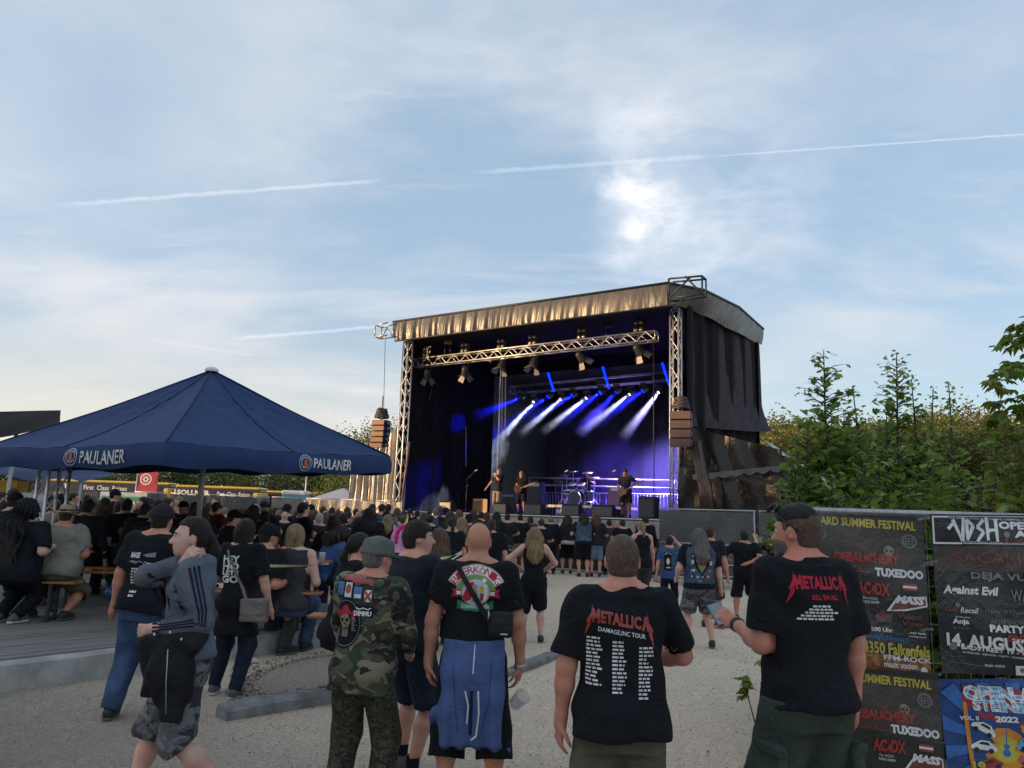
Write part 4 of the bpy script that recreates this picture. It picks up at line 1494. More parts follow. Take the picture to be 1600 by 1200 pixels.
m_ = MB(); m_.tube(Vector((p.x, 52, 0)), Vector((p.x, 52, p.z + 1.2)), .06, r2=.045); m_.build('pole', M_GALV, r_)
m_ = MB(); m_.box(Vector((p.x + .3, 52, p.z + 1.2)), (.7, .2, .1), bev=.03); m_.build('lamp_head', M_GALV, r_)

# ================================================================== UMBRELLA
M_NAVY = cloth('navy_canvas', (.021, .045, .128), .72, var=.1, fold=.25, sheen=0)
M_CREAM = simple('cream_print', (.62, .62, .62), .7, var=.05)
F_ = Vector((-4.14, 9.27)); R_ = Vector((-1.98, 12.65)); L_2 = Vector((-8.0, 11.75)); BK = R_ + L_2 - F_
zF, zR, zL, zB = 2.44, 2.60, 2.46, 2.62
peak = P(331, 579, 12.2)
um = empty('parasol', Vector((peak.x, peak.y, DZ)), 0, 'huge navy beer-garden parasol with PAULANER lettering over the benches', 'parasol')
corners = [Vector((F_.x, F_.y, zF)), Vector((R_.x, R_.y, zR)), Vector((BK.x, BK.y, zB)), Vector((L_2.x, L_2.y, zL))]
for k in range(4):
 a, b2 = corners[k], corners[(k + 1) % 4]
 def pan(u, v, a=a, b2=b2):
  e = a.lerp(b2, u)
  p = e.lerp(peak, v)
  sag = .10 * math.sin(PI * v) * (0.4 + math.sin(PI * u)) + .04 * math.sin(PI * u) * (1 - v)
  wr = .012 * math.sin(v * 46 + 4 * math.sin(u * 7)) * math.exp(-((v - .62) / .22) ** 2) * math.sin(PI * u) + .006 * math.sin(u * 30 + v * 9)
  p.z -= sag * .9 - wr
  return p
 m_ = MB(); m_.grid(pan, 40, 40); m_.build('roof_panel', M_NAVY, um)
 for u_s in (0.0, .5):
  m_ = MB(); m_.path([pan(u_s, i / 20) + Vector((0, 0, .004)) for i in range(21)], .009 if u_s else .013, 5); m_.build('seam', cloth('navy_seam', (.012, .024, .075), .7), um)
 def val(u, v, a=a, b2=b2):
  p = a.lerp(b2, u)
  ctr_ = Vector((peak.x, peak.y, p.z))
  out = (p - ctr_); out.z = 0; out.normalize()
  p.z -= .04 * math.sin(PI * u) + .29 * v + .02 * math.sin(u * 19) * v
  return p + out * (.02 + .03 * math.sin(PI * v)) * 1.0 + out * .02 * math.sin(u * 13 + 1) * v
 m_ = MB(); m_.grid(val, 40, 8); vo = m_.build('valance', M_NAVY, um)
 if k in (0, 3):
  # lettering laid along the valance: corner F to R, corner L to F
  geo = join(text_box('PAULANER', .0, 0, .78, .155, .018))
  bv = BVHTree.FromObject(vo, bpy.context.evaluated_depsgraph_get()) if False else None
  d = (b2 - a); Lv = Vector((d.x, d.y)).length
  u_c = .58 if k == 0 else .61
  ext = Vector((d.x, d.y, d.z)).normalized()
  o0 = Vector(val(u_c, .5))
  outn = ext.cross(Vector((0, 0, 1))).normalized()
  def lay(g, nm, mat, off, u0_=u_c, par=vo):
   V = []
   for x, y in g[0]:
    uu = u0_ + x / Lv
    vv = .5 - y / .29
    V.append(Vector(val(uu, min(1, max(0, vv)))) + outn * off)
   m2 = MB(); m2.add(V, g[1]); return m2.build(nm, mat, par)
  sc_ = 1.0 if k == 0 else 1.28
  lay(([(x * sc_, (y - .08) * (1.0 if k == 0 else 1.1)) for x, y in geo[0]], geo[1]), 'lettering', M_CREAM, .012)
  sz = .125
  lay(([(x * .95 * sc_ - .16 * sc_, y) for x, y in ringg(0, 0, sz * .93, sz)[0]], ringg(0, 0, sz * .93, sz)[1]), 'emblem_ring', M_CREAM, .012)
  g2 = ringg(0, 0, sz * .60, sz * .67); lay(([(x * .95 * sc_ - .16 * sc_, y) for x, y in g2[0]], g2[1]), 'emblem_ring', M_CREAM, .012)
  g2 = join(disc(0, .03, .03, 12), poly([(-.055, -.07), (.055, -.07), (.035, .01), (-.035, .01)]))
  lay(([(x * .95 * sc_ - .16 * sc_, y) for x, y in g2[0]], g2[1]), 'emblem_figure', simple('emblem_red', (.4, .10, .07), .7), .012)
  # tiny letters round the ring
  lt = []
  for i, ch in enumerate('PAULANER'):
   an = R(150 - i * 17)
   v2, f2 = text_box(ch, -.008, -.011, .016, .022, .01)
   lt.append(([(x * math.cos(an - PI / 2) - y * math.sin(an - PI / 2) + sz * .8 * math.cos(an), x * math.sin(an - PI / 2) + y * math.cos(an - PI / 2) + sz * .8 * math.sin(an)) for x, y in v2], f2))
  g2 = join(*lt); lay(([(x * .95 * sc_ - .16 * sc_, y) for x, y in g2[0]], g2[1]), 'lettering', M_CREAM, .013)
m_ = MB()
pts = []
pole_b = P(313, 815, 12.2); pole_b.z = DZ
m_.tube(Vector((pole_b.x, pole_b.y, DZ)), Vector((peak.x - .02, peak.y, peak.z - .05)), .045, 12); m_.build('pole', M_GALV, um)
m_ = MB(); m_.lathe(peak + Vector((0, 0, -.02)), [(.10, 0), (.11, .03), (.07, .07), (0, .08)], 12); m_.build('cap', M_WHITE, um)
for c0 in corners:
 m_ = MB(); m_.tube(c0 + Vector((0, 0, -.05)), Vector((peak.x, peak.y, peak.z - .12)), .018); m_.build('rib', M_GALV, um)
 m_ = MB(); m_.tube(c0.lerp(Vector((peak.x, peak.y, peak.z - .12)), .45), Vector((pole_b.x, pole_b.y, 2.35)), .015); m_.build('strut', M_GALV, um)
m_ = MB(); m_.box(Vector((pole_b.x, pole_b.y, DZ + .06)), (.8, .8, .1), bev=.02); m_.build('base', M_CONC, um)
# vent flap with its pale toggle
fa, fb2 = Vector(P(279, 655, 10.35)), Vector(P(244, 677, 9.95))
m_ = MB(); m_.path([fa, fa.lerp(fb2, .35), fb2], [.028, .02, .009], 6); m_.build('flap', cloth('navy_dark', (.006, .01, .035), .8), um)
m_ = MB(); m_.path([fb2, fb2 + Vector((-.035, -.01, -.015))], .013, 6); m_.build('toggle', M_WHITE, um)

# black canopy top far left and a second blue tent under it
bt = empty('market_tent', P(30, 690, 16) * 1, 0, 'black draped tent top rising behind the parasol on the far left', 'tent')
def btf(u, v):
 e0, e1 = P(-120, 648, 17), P(95, 641, 17)
 f0, f1 = P(-120, 700, 15.8), P(93, 668, 15.8)
 p = e0.lerp(e1, u).lerp(f0.lerp(f1, u), v)
 p.z += .02 * math.sin(PI * u) * (1 - v) + .03 * math.sin(u * 9 + v * 6) * v
 p.y -= .12 * math.sin(v * 5 + u * 7) * (1 - u)
 return p
m_ = MB(); m_.grid(btf, 40, 24); m_.build('roof', cloth('black_tent', (.014, .013, .014), .8, fold=.6), bt)
def btb(u, v):
 a = Vector(btf(u, 1)); b2 = Vector(btf(u, 0)) + Vector((0, 4, -.6))
 return a.lerp(b2, v)
m_ = MB()
for x, Y in ((-15.5, 17), (-10.6, 16.5)): m_.tube(Vector((x, Y, DZ)), Vector((x, Y, 3.2)), .04)
m_.build('leg', M_GALV, bt)
b3 = empty('stall_tent', Vector((-9.5, 18, DZ)), 0, 'low blue stall canopy beyond the truss column', 'tent')
def b3f(u, v):
 a0, a1 = P(-60, 712, 20), P(215, 742, 20)
 f0, f1 = P(-60, 742, 17), P(128, 752, 17)
 p = a0.lerp(a1, u).lerp(f0.lerp(f1, u), v)
 p.z += .05 * math.sin(u * 12 + 4 * v)
 return p
m_ = MB(); m_.grid(b3f, 24, 8); m_.build('roof', M_NAVY, b3)
for px, Y in ((126, 17.05), (60, 19), (15, 17.05)):
 m_ = MB(); p = P(px, 752, Y); m_.tube(Vector((p.x, Y, DZ)), p, .035); m_.build('leg', M_GALV, b3)
m_ = MB(); p = P(13, 757, 19); m_.box(p + Vector((0, 0, -.35)), (.45, .05, .9)); m_.box(p + Vector((.1, .3, -.35)), (.05, .6, .9)); tag(m_.build('yellow_flag', simple('yellow_cloth', (.6, .33, .03), .6)), 'yellow panel hanging under the stall canopy on the far left', 'flag')

# truss column in the beer garden
c0 = P(66, 880, 11.3); c0.z = DZ
truss('truss_column', c0, Vector((c0.x + .0, c0.y, 2.42)), .29, M_ALU, None, 'silver truss column standing among the benches under the parasol', 'truss column', cell=.36, r=.024, rb=.012)

# ================================================================== TREES AND SHRUBS
def leafmat(name, stops, rough=0.6, trans=0.25):
 mt, t, b = mat_new(name)
 gi = t.n('NewGeometry')
 oi = t.n('ObjectInfo')
 f = t.m('ADD', t.m('MULTIPLY', gi.outputs['Random Per Island'], 0.8), t.m('MULTIPLY', oi.outputs['Random'], 0.2))
 t.put(b, 'Base Color', t.ramp(f, stops))
 b.inputs['Roughness'].default_value = rough
 b.inputs['Specular IOR Level'].default_value = 0.3
 b.inputs['Transmission Weight'].default_value = 0
 tr = t.n('BsdfTranslucent')
 t.put(tr, 'Color', t.ramp(f, [(p, tuple(min(1, c * 1.5) for c in cc)) for p, cc in stops]))
 mx = t.n('MixShader')
 mx.inputs[0].default_value = trans
 mt.node_tree.links.new(b.outputs[0], mx.inputs[1]); mt.node_tree.links.new(tr.outputs[0], mx.inputs[2])
 mt.node_tree.links.new(mx.outputs[0], mt.node_tree.nodes['Material Output'].inputs[0])
 return mt


M_LEAF = leafmat('maple_leaf', [(0, (0.08, 0.14, 0.025)), (0.5, (0.16, 0.26, 0.04)), (0.85, (0.25, 0.34, 0.06)), (1, (0.32, 0.33, 0.07))], 0.5, .3)
M_LEAFY = leafmat('maple_leaf_yellow', [(0, (0.09, 0.13, 0.02)), (0.5, (0.17, 0.20, 0.035)), (0.85, (0.25, 0.24, 0.05)), (1, (0.20, 0.11, 0.04))], 0.5, .3)
M_WOODG = leafmat('wood_green', [(0, (0.03, 0.05, 0.014)), (0.5, (0.07, 0.10, 0.026)), (1, (0.15, 0.16, 0.045))], 0.7, .2)
M_WOODB = leafmat('wood_bronze', [(0, (0.06, 0.06, 0.02)), (0.5, (0.13, 0.12, 0.036)), (1, (0.21, 0.185, 0.06))], 0.7, .2)
M_WOODM = leafmat('wood_mixed', [(0, (0.05, 0.065, 0.016)), (0.5, (0.12, 0.13, 0.032)), (1, (0.22, 0.21, 0.055))], 0.7, .2)
M_BARK = simple('bark', (0.07, 0.055, 0.045), 0.9, var=.3, scale=12, bump=.6)


def leaf_mesh(cs, size, rng_, shape='quad', up=0.3):
 """cs: (n,3) leaf centres"""
 n = len(cs)
 if shape == 'quad':
  base = np.array([(-.5, 0, 0), (0, -.32, 0), (.5, 0, .08), (0, .32, 0)])
  faces = np.array([(0, 1, 2, 3)])
 else:   # maple: five pointed lobes, slightly folded
  base = np.array([(0, 0, 0), (.10, -.30, -.02), (.34, -.50, -.06), (.36, -.24, 0), (.62, -.34, -.05), (.62, -.13, 0), (1.0, 0, -.08),
       (.62, .13, 0), (.62, .34, -.05), (.36, .24, 0), (.34, .50, -.06), (.10, .30, -.02)]) - (.45, 0, 0)
  faces = None
 nx_ = rng_.normal(0, 1, (n, 3)); nx_[:, 2] *= .45; nx_[:, 2] -= .15
 nx_ /= np.linalg.norm(nx_, axis=1, keepdims=True)
 nz_ = rng_.normal(0, .45, (n, 3)) + (0, 0, 1.0 if up else 0.0)
 if not up: nz_ = rng_.normal(0, 1, (n, 3))
 nz_ -= nx_ * np.sum(nx_ * nz_, 1, keepdims=True)
 nz_ /= np.linalg.norm(nz_, axis=1, keepdims=True)
 ny_ = np.cross(nz_, nx_)
 sz = (size if np.ndim(size) else np.full(n, size)) * rng_.uniform(.65, 1.3, n)
 V = cs[:, None, :] + sz[:, None, None] * (base[None, :, 0:1] * nx_[:, None] + base[None, :, 1:2] * ny_[:, None] + base[None, :, 2:3] * nz_[:, None])
 k = len(base)
 if faces is not None:
  F2 = (faces[None] + (np.arange(n) * k)[:, None, None]).reshape(-1, 4)
  return V.reshape(-1, 3), F2
 tri = np.array([(0, i, i + 1) for i in range(1, k - 1)])
 F2 = (tri[None] + (np.arange(n) * k)[:, None, None]).reshape(-1, 3)
 return V.reshape(-1, 3), F2


def crown_points(rng_, h, r, nclump, per, cr):
 """leaf centres in lumps spread over an uneven crown standing on z = 0"""
 out = []
 for _ in range(nclump):
  t_ = rng_.uniform(.12, 1)
  rad = r * (1.05 - .85 * abs(t_ - .42) ** 1.3) * math.sqrt(rng_.uniform(.15, 1))
  a = rng_.uniform(0, 6.283)
  c0 = np.array([rad * math.cos(a), rad * math.sin(a), h * t_])
  s_ = cr * rng_.uniform(.6, 1.25)
  out.append(c0 + rng_.normal(0, 1, (per, 3)) * s_ * (1, 1, .75) * .5)
 return np.concatenate(out)


protos = []
for k in range(5):
 rg = np.random.default_rng(40 + k)
 hh, rr = [(7, 2.7), (8, 2.4), (6, 3.0), (7.5, 2.0), (5.5, 2.6)][k]
 pts_ = crown_points(rg, hh, rr, 150, 60, .95)
 V, F2 = leaf_mesh(pts_, .17, rg, 'quad', 0)
 cm = np_mesh('crown', V, F2, False)
 mb = MB()
 mb.path([(0, 0, -.1), (.1, .05, hh * .4), (-.05, .1, hh * .9)], [.2, .14, .03], 7)
 for j in range(9):
  a = rg.uniform(0, 6.28); z0 = hh * rg.uniform(.25, .75)
  mb.path([(0, 0, z0), (rr * .4 * math.cos(a), rr * .4 * math.sin(a), z0 + .7), (rr * .85 * math.cos(a), rr * .85 * math.sin(a), z0 + 1.7)], [.07, .04, .012], 5)
 tm = bpy.data.meshes.new('trunk'); tm.from_pydata(mb.v, [], mb.f); tm.update()
 protos.append((cm, tm, hh))


def tree(x, Y, h_, k, mat, lab, group, wide=1.0):
 cm, tm, hh = protos[k % 5]
 s_ = h_ / (hh * 1.22)
 r_ = empty('broadleaf_tree', (x, Y, 0), random.uniform(0, 6.28), lab, 'tree', group)
 r_.scale = (s_ * wide, s_ * wide, s_)
 c1 = bpy.data.objects.new('crown', cm); COL.objects.link(c1); c1.parent = r_
 if not cm.materials: cm.materials.append(mat)
 c1.material_slots[0].link = 'OBJECT'; c1.material_slots[0].material = mat
 c1['kind'] = 'stuff'
 t1 = bpy.data.objects.new('trunk', tm); COL.objects.link(t1); t1.parent = r_
 if not tm.materials: tm.materials.append(M_BARK)


rt = random.Random(3)
# wood right of the stage (bronze and mixed) in three ranks
spots = []
for k in range(30):
 px = 1185 + k * 16 + rt.uniform(-6, 6)
 Y = [44, 52, 60][k % 3] + rt.uniform(-2, 2)
 top = np.interp(px, [1180, 1230, 1275, 1310, 1370, 1420, 1500, 1530, 1560, 1660], [645, 632, 622, 640, 640, 625, 618, 612, 640, 655]) + rt.uniform(-10, 12) + (k % 3 == 0) * 16
 spots.append((px, Y, top, [M_WOODB, M_WOODM, M_WOODB, M_WOODG][rt.randrange(4)] if px > 1235 else M_WOODM))
for px, Y, top, mt_ in spots:
 p = P(px, top, Y)
 kind_ = {M_WOODB: 'bronze-leaved tree in the wood right of the stage', M_WOODM: 'yellow-green tree in the wood right of the stage', M_WOODG: 'dark green tree in the wood right of the stage'}[mt_]
 tree(p.x, Y, p.z, rt.randrange(5), mt_, kind_, 'trees of the wood right of the stage: ' + kind_.split(' tree')[0], 1.05)
# trees behind the stage, left, and the dark belt behind the coaches
for i, (px, top, Y, w_, lab) in enumerate([(600, 628, 55, .75, 'tall thin tree behind the left speaker array'), (572, 652, 56, .9, 'dark tree left of the hanging speakers, above the parasol edge'), (548, 672, 60, .8, 'low end of the tree group above the right tip of the parasol')]):
 p = P(px, top, Y); tree(p.x, Y, p.z, i + 1, M_WOODG if i else M_WOODM, lab, None, w_)
for k in range(34):
 px = -40 + k * 21 + rt.uniform(-5, 5)
 Y = 84 + 7 * (k % 2)
 top = np.interp(px, [-40, 200, 450, 680], [708, 712, 722, 716]) + rt.uniform(-8, 6)
 p = P(px, top, Y); tree(p.x, Y, p.z, rt.randrange(5), M_WOODG, 'dark green tree in the belt behind the coaches', 'tree belt behind the coaches', 1.25)
# low undergrowth so that the ground line is closed
for (x0, x1, Y, hh, nm) in ((1170, 1700, 40, 2.4, 'undergrowth'), (-100, 690, 80, 3.0, 'undergrowth')):
 rg = np.random.default_rng(int(Y))
 n_ = 7000
 xx = rg.uniform(x0, x1, n_)
 pts_ = np.array([[(px - 800) / 1200 * Y, Y + rg.uniform(0, 4), hh * rg.random() ** .7] for px in xx])
 V, F2 = leaf_mesh(pts_, .42, rg, 'quad', 0)
 o = mesh_obj(nm, np_mesh(nm, V, F2, False), M_WOODM if Y < 50 else M_WOODG); tag(o, kind='stuff')
# unseen leaf screen added far left to keep low sun off the square
rg = np.random.default_rng(9)
n_ = 19000
yy = rg.uniform(-62, 18.9, n_)
zz = np.where(yy < 14.5, 9.4, 7.2) * rg.random(n_) * (0.93 + .07 * np.sin(yy * 1.3))
pts_ = np.stack([-47 + rg.uniform(-3, 3, n_), yy, zz], 1)
V, F2 = leaf_mesh(pts_, 1.05, rg, 'quad', 0)
tag(mesh_obj('sun_screen_leaves', np_mesh('sun_screen_leaves', V, F2, False), M_WOODG), kind='stuff')


def shrub(stems, lab, mat, leaf, seed, spread=1.0, dens=1.0, parent=None, first_leaf=.12, name='maple_shrub'):
 """stems: (base point, top point, width at foot); leafy side twigs shorten upwards"""
 rg = np.random.default_rng(seed)
 b0 = stems[0][0]
 r_ = empty(name, b0, 0, lab, 'shrub')
 pts_, sz = [], []
 for base, top, w0 in stems:
  base, top = Vector(base), Vector(top)
  d = top - base; L_ = d.length; d.normalize()
  bend = Vector((rg.uniform(-.06, .06), rg.uniform(-.06, .06), 0))
  ctr_ = lambda t_: base.lerp(top, t_) + bend * math.sin(PI * t_)
  m_ = MB()
  m_.path([ctr_(t_ / 8) for t_ in range(9)], [.022 * (1 - t_ / 8.6) * (L_ / 2) ** .5 + .0025 for t_ in range(9)], 6)
  n = int(L_ / .042 * dens)
  for i in range(n):
   t_ = first_leaf + (1 - first_leaf) * i / n
   ln = min(w0 * spread * (1 - t_) ** .45, .04 + .75 * (1 - t_) * L_ * spread) * rg.uniform(.45, 1.15) + .02
   for side in range(2 + (t_ < .7)):
    a = rg.uniform(0, 6.283)
    tw = Vector((math.cos(a), math.sin(a), rg.uniform(.15, .7))).normalized()
    p0_ = ctr_(t_); p1_ = p0_ + tw * ln
    if ln > .1: m_.path([p0_, p0_.lerp(p1_, .5) + Vector((0, 0, .02)), p1_], [.006, .004, .002], 4)
    k = max(1, int(ln / .055))
    for q in range(k):
     f = (q + 1) / k
     lp = p0_.lerp(p1_, f) + Vector(rg.normal(0, .022, 3))
     pts_.append(tuple(lp)); sz.append(leaf * (.42 + .58 * min(1, (1 - t_) * 3)))
  m_.build('stem', M_BARK, r_)
 V, F2 = leaf_mesh(np.array(pts_), np.array(sz), rg, 'maple', .3)
 V = V - np.array(b0)
 o = mesh_obj('foliage', np_mesh('foliage', V, F2, False), mat, r_)
 o['kind'] = 'stuff'
 return r_


def st(pxb, pxt, pyt, Y, w_):
 t_ = P(pxt, pyt, Y); b_ = P(pxb, 800, Y); b_.z = 0
 return (b_, t_, w_)


shrub([st(1300, 1287, 548, 7.2, .52), st(1265, 1262, 655, 7.0, .42), st(1320, 1318, 640, 7.4, .38), st(1245, 1245, 705, 6.8, .38)], 'bright green maple shrub with a pointed leader, right of the stage', M_LEAF, .115, 1, spread=1.05, dens=1.45)
shrub([st(1400, 1401, 552, 7.6, .50), st(1375, 1332, 605, 7.4, .22), st(1425, 1424, 592, 7.5, .26), st(1440, 1458, 606, 7.9, .20), st(1395, 1385, 650, 6.9, .45)], 'middle maple shrub with bare shoots rising above the posters', M_LEAF, .11, 2, spread=1.0, dens=1.45)
shrub([st(1350, 1350, 715, 6.0, .5), st(1480, 1482, 596, 8.0, .16), st(1500, 1502, 735, 6.6, .5), st(1455, 1450, 712, 6.2, .5), st(1300, 1300, 735, 5.8, .45), st(1400, 1405, 690, 6.0, .5)], 'dense low maple thicket right behind the poster fence', M_LEAF, .11, 3, dens=1.35)
shrub([st(1545, 1546, 730, 6.0, .5), st(1590, 1590, 700, 6.4, .5), st(1640, 1640, 660, 6.0, .5), st(1530, 1530, 750, 5.4, .45)], 'yellow-green maple thicket behind the right-hand posters', M_LEAFY, .12, 4)
# large-leaved maple leaning in from the right edge: its leaves are parts
rg = np.random.default_rng(12)
base = P(1720, 800, 4.9); base.z = 0
mt_r = empty('maple_sapling', base, 0, 'large-leaved maple branch leaning in at the right edge of the picture', 'tree')
m_ = MB()
trunk_pts = [base, P(1700, 800, 4.9), P(1668, 660, 4.85), P(1640, 540, 4.8), P(1625, 480, 4.8)]
m_.path(trunk_pts, [.035, .03, .022, .014, .006], 7); m_.build('trunk', M_BARK, mt_r)
lv, lf_ = leaf_mesh(np.zeros((1, 3)), 1.0, np.random.default_rng(1), 'maple', .3)
base_leaf = np.array([(0, 0, 0), (.10, -.30, -.02), (.34, -.50, -.10), (.36, -.24, 0), (.62, -.34, -.08), (.62, -.13, 0), (1.0, 0, -.14), (.62, .13, 0), (.62, .34, -.08), (.36, .24, 0), (.34, .50, -.10), (.10, .30, -.02)])
leaf_meshes = []
for q in range(4):
 bl = base_leaf * (1, .85 + .1 * q, 1 + .8 * q)
 me = np_mesh('leaf', bl, np.array([(0, i, i + 1) for i in range(1, 11)]), False)
 me.materials.append(M_LEAFY if q % 2 else M_LEAF)
 leaf_meshes.append(me)
nl = 0
for bi, (px0, py0, px1, py1) in enumerate([(1632, 520, 1566, 545), (1640, 560, 1548, 592), (1645, 580, 1552, 600), (1650, 620, 1548, 632), (1655, 640, 1540, 660), (1660, 660, 1535, 690), (1662, 690, 1540, 722),
            (1668, 710, 1560, 740), (1670, 740, 1545, 770), (1675, 760, 1570, 790), (1630, 500, 1595, 515), (1650, 600, 1580, 570), (1650, 640, 1575, 650), (1640, 545, 1600, 530)]):
 Yb = 4.8 + rg.uniform(-.35, .3)
 p0_, p1_ = P(px0, py0, 4.83), P(px1, py1, Yb)
 m_ = MB(); mid_ = p0_.lerp(p1_, .5) + Vector((0, 0, .03))
 m_.path([p0_, mid_, p1_], [.006, .004, .002], 5); m_.build('twig', M_BARK, mt_r)
 for q in range(17):
  f = .25 + .75 * q / 16
  pp = p0_.lerp(mid_, f * 2) if f < .5 else mid_.lerp(p1_, f * 2 - 1)
  o = bpy.data.objects.new('leaf', leaf_meshes[int(rg.integers(4))]); COL.objects.link(o); o.parent = mt_r
  o.location = pp - base + Vector(rg.normal(0, .02, 3))
  s_ = rg.uniform(.07, .125)
  o.scale = (s_, s_, s_)
  o.rotation_euler = (rg.normal(0, .35), rg.uniform(-.1, .6), rg.uniform(0, 6.28) if q % 3 else PI + rg.normal(0, .6))
  nl += 1
shrub([st(1640, 1632, 640, 5.1, .5), st(1600, 1604, 700, 5.3, .4)], 'lower leaves of the right-edge maple above the poster', M_LEAFY, .11, 8)
wd = empty('weed', G(1168, 1150, 0), 0, 'small green weed by the leg of the man with the phone', 'plant')
b_ = P(1222, 1100, 4.2)
b_.z = 0
t_ = P(1160, 1058, 4.1)
wd.location = b_
m_ = MB(); m_.path([b_, b_.lerp(t_, .6) + Vector((.02, 0, 0)), t_], [.006, .005, .002], 5); m_.build('stem', M_BARK, wd)
for q in range(15):
 o = bpy.data.objects.new('leaf', leaf_meshes[q % 4]); COL.objects.link(o); o.parent = wd
 pp = b_.lerp(t_, .90 + .10 * q / 14)
 o.location = pp - b_ + Vector((rg.normal(0, .012), rg.normal(0, .012), 0)); o.scale = (.06,) * 3
 o.rotation_euler = (rg.normal(0, .4), rg.uniform(-.5, .5), rg.uniform(0, 6.28))

# ================================================================== POSTER FENCE
def foil(name, col, rough=.32, fine=0.0, col2=None):
 mt, t, b = mat_new(name)
 co = t.n('TexCoord').outputs['Object']
 n1_ = t.noise(co, 2.6, 4, 0.6, 2.2)
 n2_ = t.noise(co, 11, 4, 0.6, 1.4)
 c_ = t.mix(t.ss(n1_.outputs[0], .35, .7), tuple(c * .85 for c in col) + (1,), tuple(min(1, c * 1.15) for c in col) + (1,))
 if col2:
  n3_ = t.noise(co, fine, 6, 0.7, 1.0)
  c_ = t.mix(t.ss(n3_.outputs[0], .45, .65), c_, (*col2, 1))
 t.put(b, 'Base Color', c_)
 b.inputs['Roughness'].default_value = rough
 b.inputs['Coat Weight'].default_value = .35
 b.inputs['Coat Roughness'].default_value = .15
 bp = t.n('Bump', i_Strength=.55, i_Distance=.02)
 t.put(bp, 'Height', t.m('ADD', n1_.outputs[0], t.m('MULTIPLY', n2_.outputs[0], .25)))
 t.put(b, 'Normal', bp); t.put(b, 'Coat Normal', bp)
 return mt


PM = {'bk': foil('poster_black', (.022, .021, .021)), 'bk2': foil('poster_charcoal', (.014, .014, .018)), 'ye': foil('print_yellow', (.52, .42, .05)), 'rd': foil('print_red', (.34, .035, .028)),
   'wh': foil('print_white', (.72, .72, .72)), 'gy': foil('print_grey', (.17, .17, .17)), 'bl': foil('print_blue', (.03, .14, .42)), 'lb': foil('print_light_blue', (.10, .35, .62)),
   'fi': foil('print_fire', (.16, .045, .012), .35, 16, (.42, .17, .03)), 'or': foil('print_orange', (.62, .24, .03)), 'db': foil('poster_blue', (.012, .06, .22)), 'br': foil('print_brown_red', (.17, .05, .04)),
   'ol': foil('print_olive', (.15, .13, .06)), 'pk': foil('print_pink', (.50, .10, .16)), 'sk': foil('print_bone', (.35, .29, .17), .4, 40, (.10, .07, .04)), 'fo': foil('smoke_brown', (.055, .042, .036), .4, 7, (.03, .03, .03))}


def poster(pxl, pyt, pxr, pyb, YL, YR, slope, lab, base, items, bottom_px=None, wpx=None):
 TL, TR = P(pxl, pyt, YL), P(pxr, pyt + slope * (pxr - pxl), YR)
 e1 = (TR - TL); Wm = e1.length; e1.normalize()
 e2 = Vector((0, 0, 1)); e2 = (e2 - e1 * e2.dot(e1)).normalized()
 n = e1.cross(e2)
 if n.y > 0: n = -n
 ppm = (pxr - pxl) / Wm
 Hm = (pyb - pyt) / ppm
 r_ = empty('poster', TL, 0, lab, 'poster')
 ph = pxl * .01
 def surf(x, y, off=0.0):      # metres right and down
  wv = .006 * math.sin(x * 9 + y * 5 + ph) + .004 * math.sin(y * 13 - x * 7 + ph)
  return TL + e1 * x - e2 * y + n * (.012 + wv + off)
 m_ = MB(); m_.grid(lambda u, v: surf(u * Wm, v * Hm), 44, 60); m_.build('sheet', PM[base], r_)
 lay_ = [0]
 def put(geo, mat, nm='print'):
  if nm != 'lettering': lay_[0] += 1
  bm = bmesh.new()
  vv = [bm.verts.new(((x - pxl) / ppm, (y - pyt) / ppm, 0)) for x, y in geo[0]]
  for f in geo[1]:
   try: bm.faces.new([vv[i] for i in f])
   except ValueError: pass
  bmesh.ops.triangulate(bm, faces=bm.faces[:])
  for _ in range(4):
   lg = [e for e in bm.edges if e.calc_length() > .045]
   if not lg: break
   bmesh.ops.subdivide_edges(bm, edges=lg, cuts=1)
   bmesh.ops.triangulate(bm, faces=bm.faces[:])
  off = .0026 + .0005 * lay_[0] + (.0012 if nm == 'lettering' else 0)
  for v in bm.verts:
   v.co = surf(v.co.x, v.co.y, off) - TL
  me = bpy.data.meshes.new(nm); bm.to_mesh(me); bm.free()
  return mesh_obj(nm, me, PM[mat], r_)
 for it in items:
  k = it[0]
  if k == 't':
   _, s_, x0, y0, x1, y1, mat, bold = it[:8]
   sh = it[8] if len(it) > 8 else 0
   tl = it[9] if len(it) > 9 else 0
   v, f = text_box(s_, 0, 0, x1 - x0, y1 - y0, bold, sh)
   put(([(x0 + x, y1 - y + tl * x) for x, y in v], f), mat, 'lettering')
  elif k == 'g':
   put(it[1], it[2])
 return r_


def skull2(cx_, cy_, s_):
 fl_ = lambda g: (g[0], g[1])
 head = disc(cx_, cy_, s_, 18, s_ * .95)
 jaw = poly([(cx_ - s_ * .6, cy_ + s_ * .5), (cx_ + s_ * .6, cy_ + s_ * .5), (cx_ + s_ * .45, cy_ + s_ * 1.5), (cx_ - s_ * .45, cy_ + s_ * 1.5)])
 eyes = join(disc(cx_ - s_ * .42, cy_ + s_ * .15, s_ * .27, 10), disc(cx_ + s_ * .42, cy_ + s_ * .15, s_ * .27, 10), poly([(cx_ - s_ * .12, cy_ + s_ * .75), (cx_ + s_ * .12, cy_ + s_ * .75), (cx_, cy_ + s_ * .4)]),
    rect(cx_ - s_ * .4, cy_ + s_ * .98, s_ * .8, s_ * .07), rect(cx_ - s_ * .02, cy_ + s_ * .9, s_ * .05, s_ * .5), rect(cx_ - s_ * .24, cy_ + s_ * .9, s_ * .04, s_ * .5), rect(cx_ + s_ * .2, cy_ + s_ * .9, s_ * .04, s_ * .5))
 return join(head, jaw), eyes


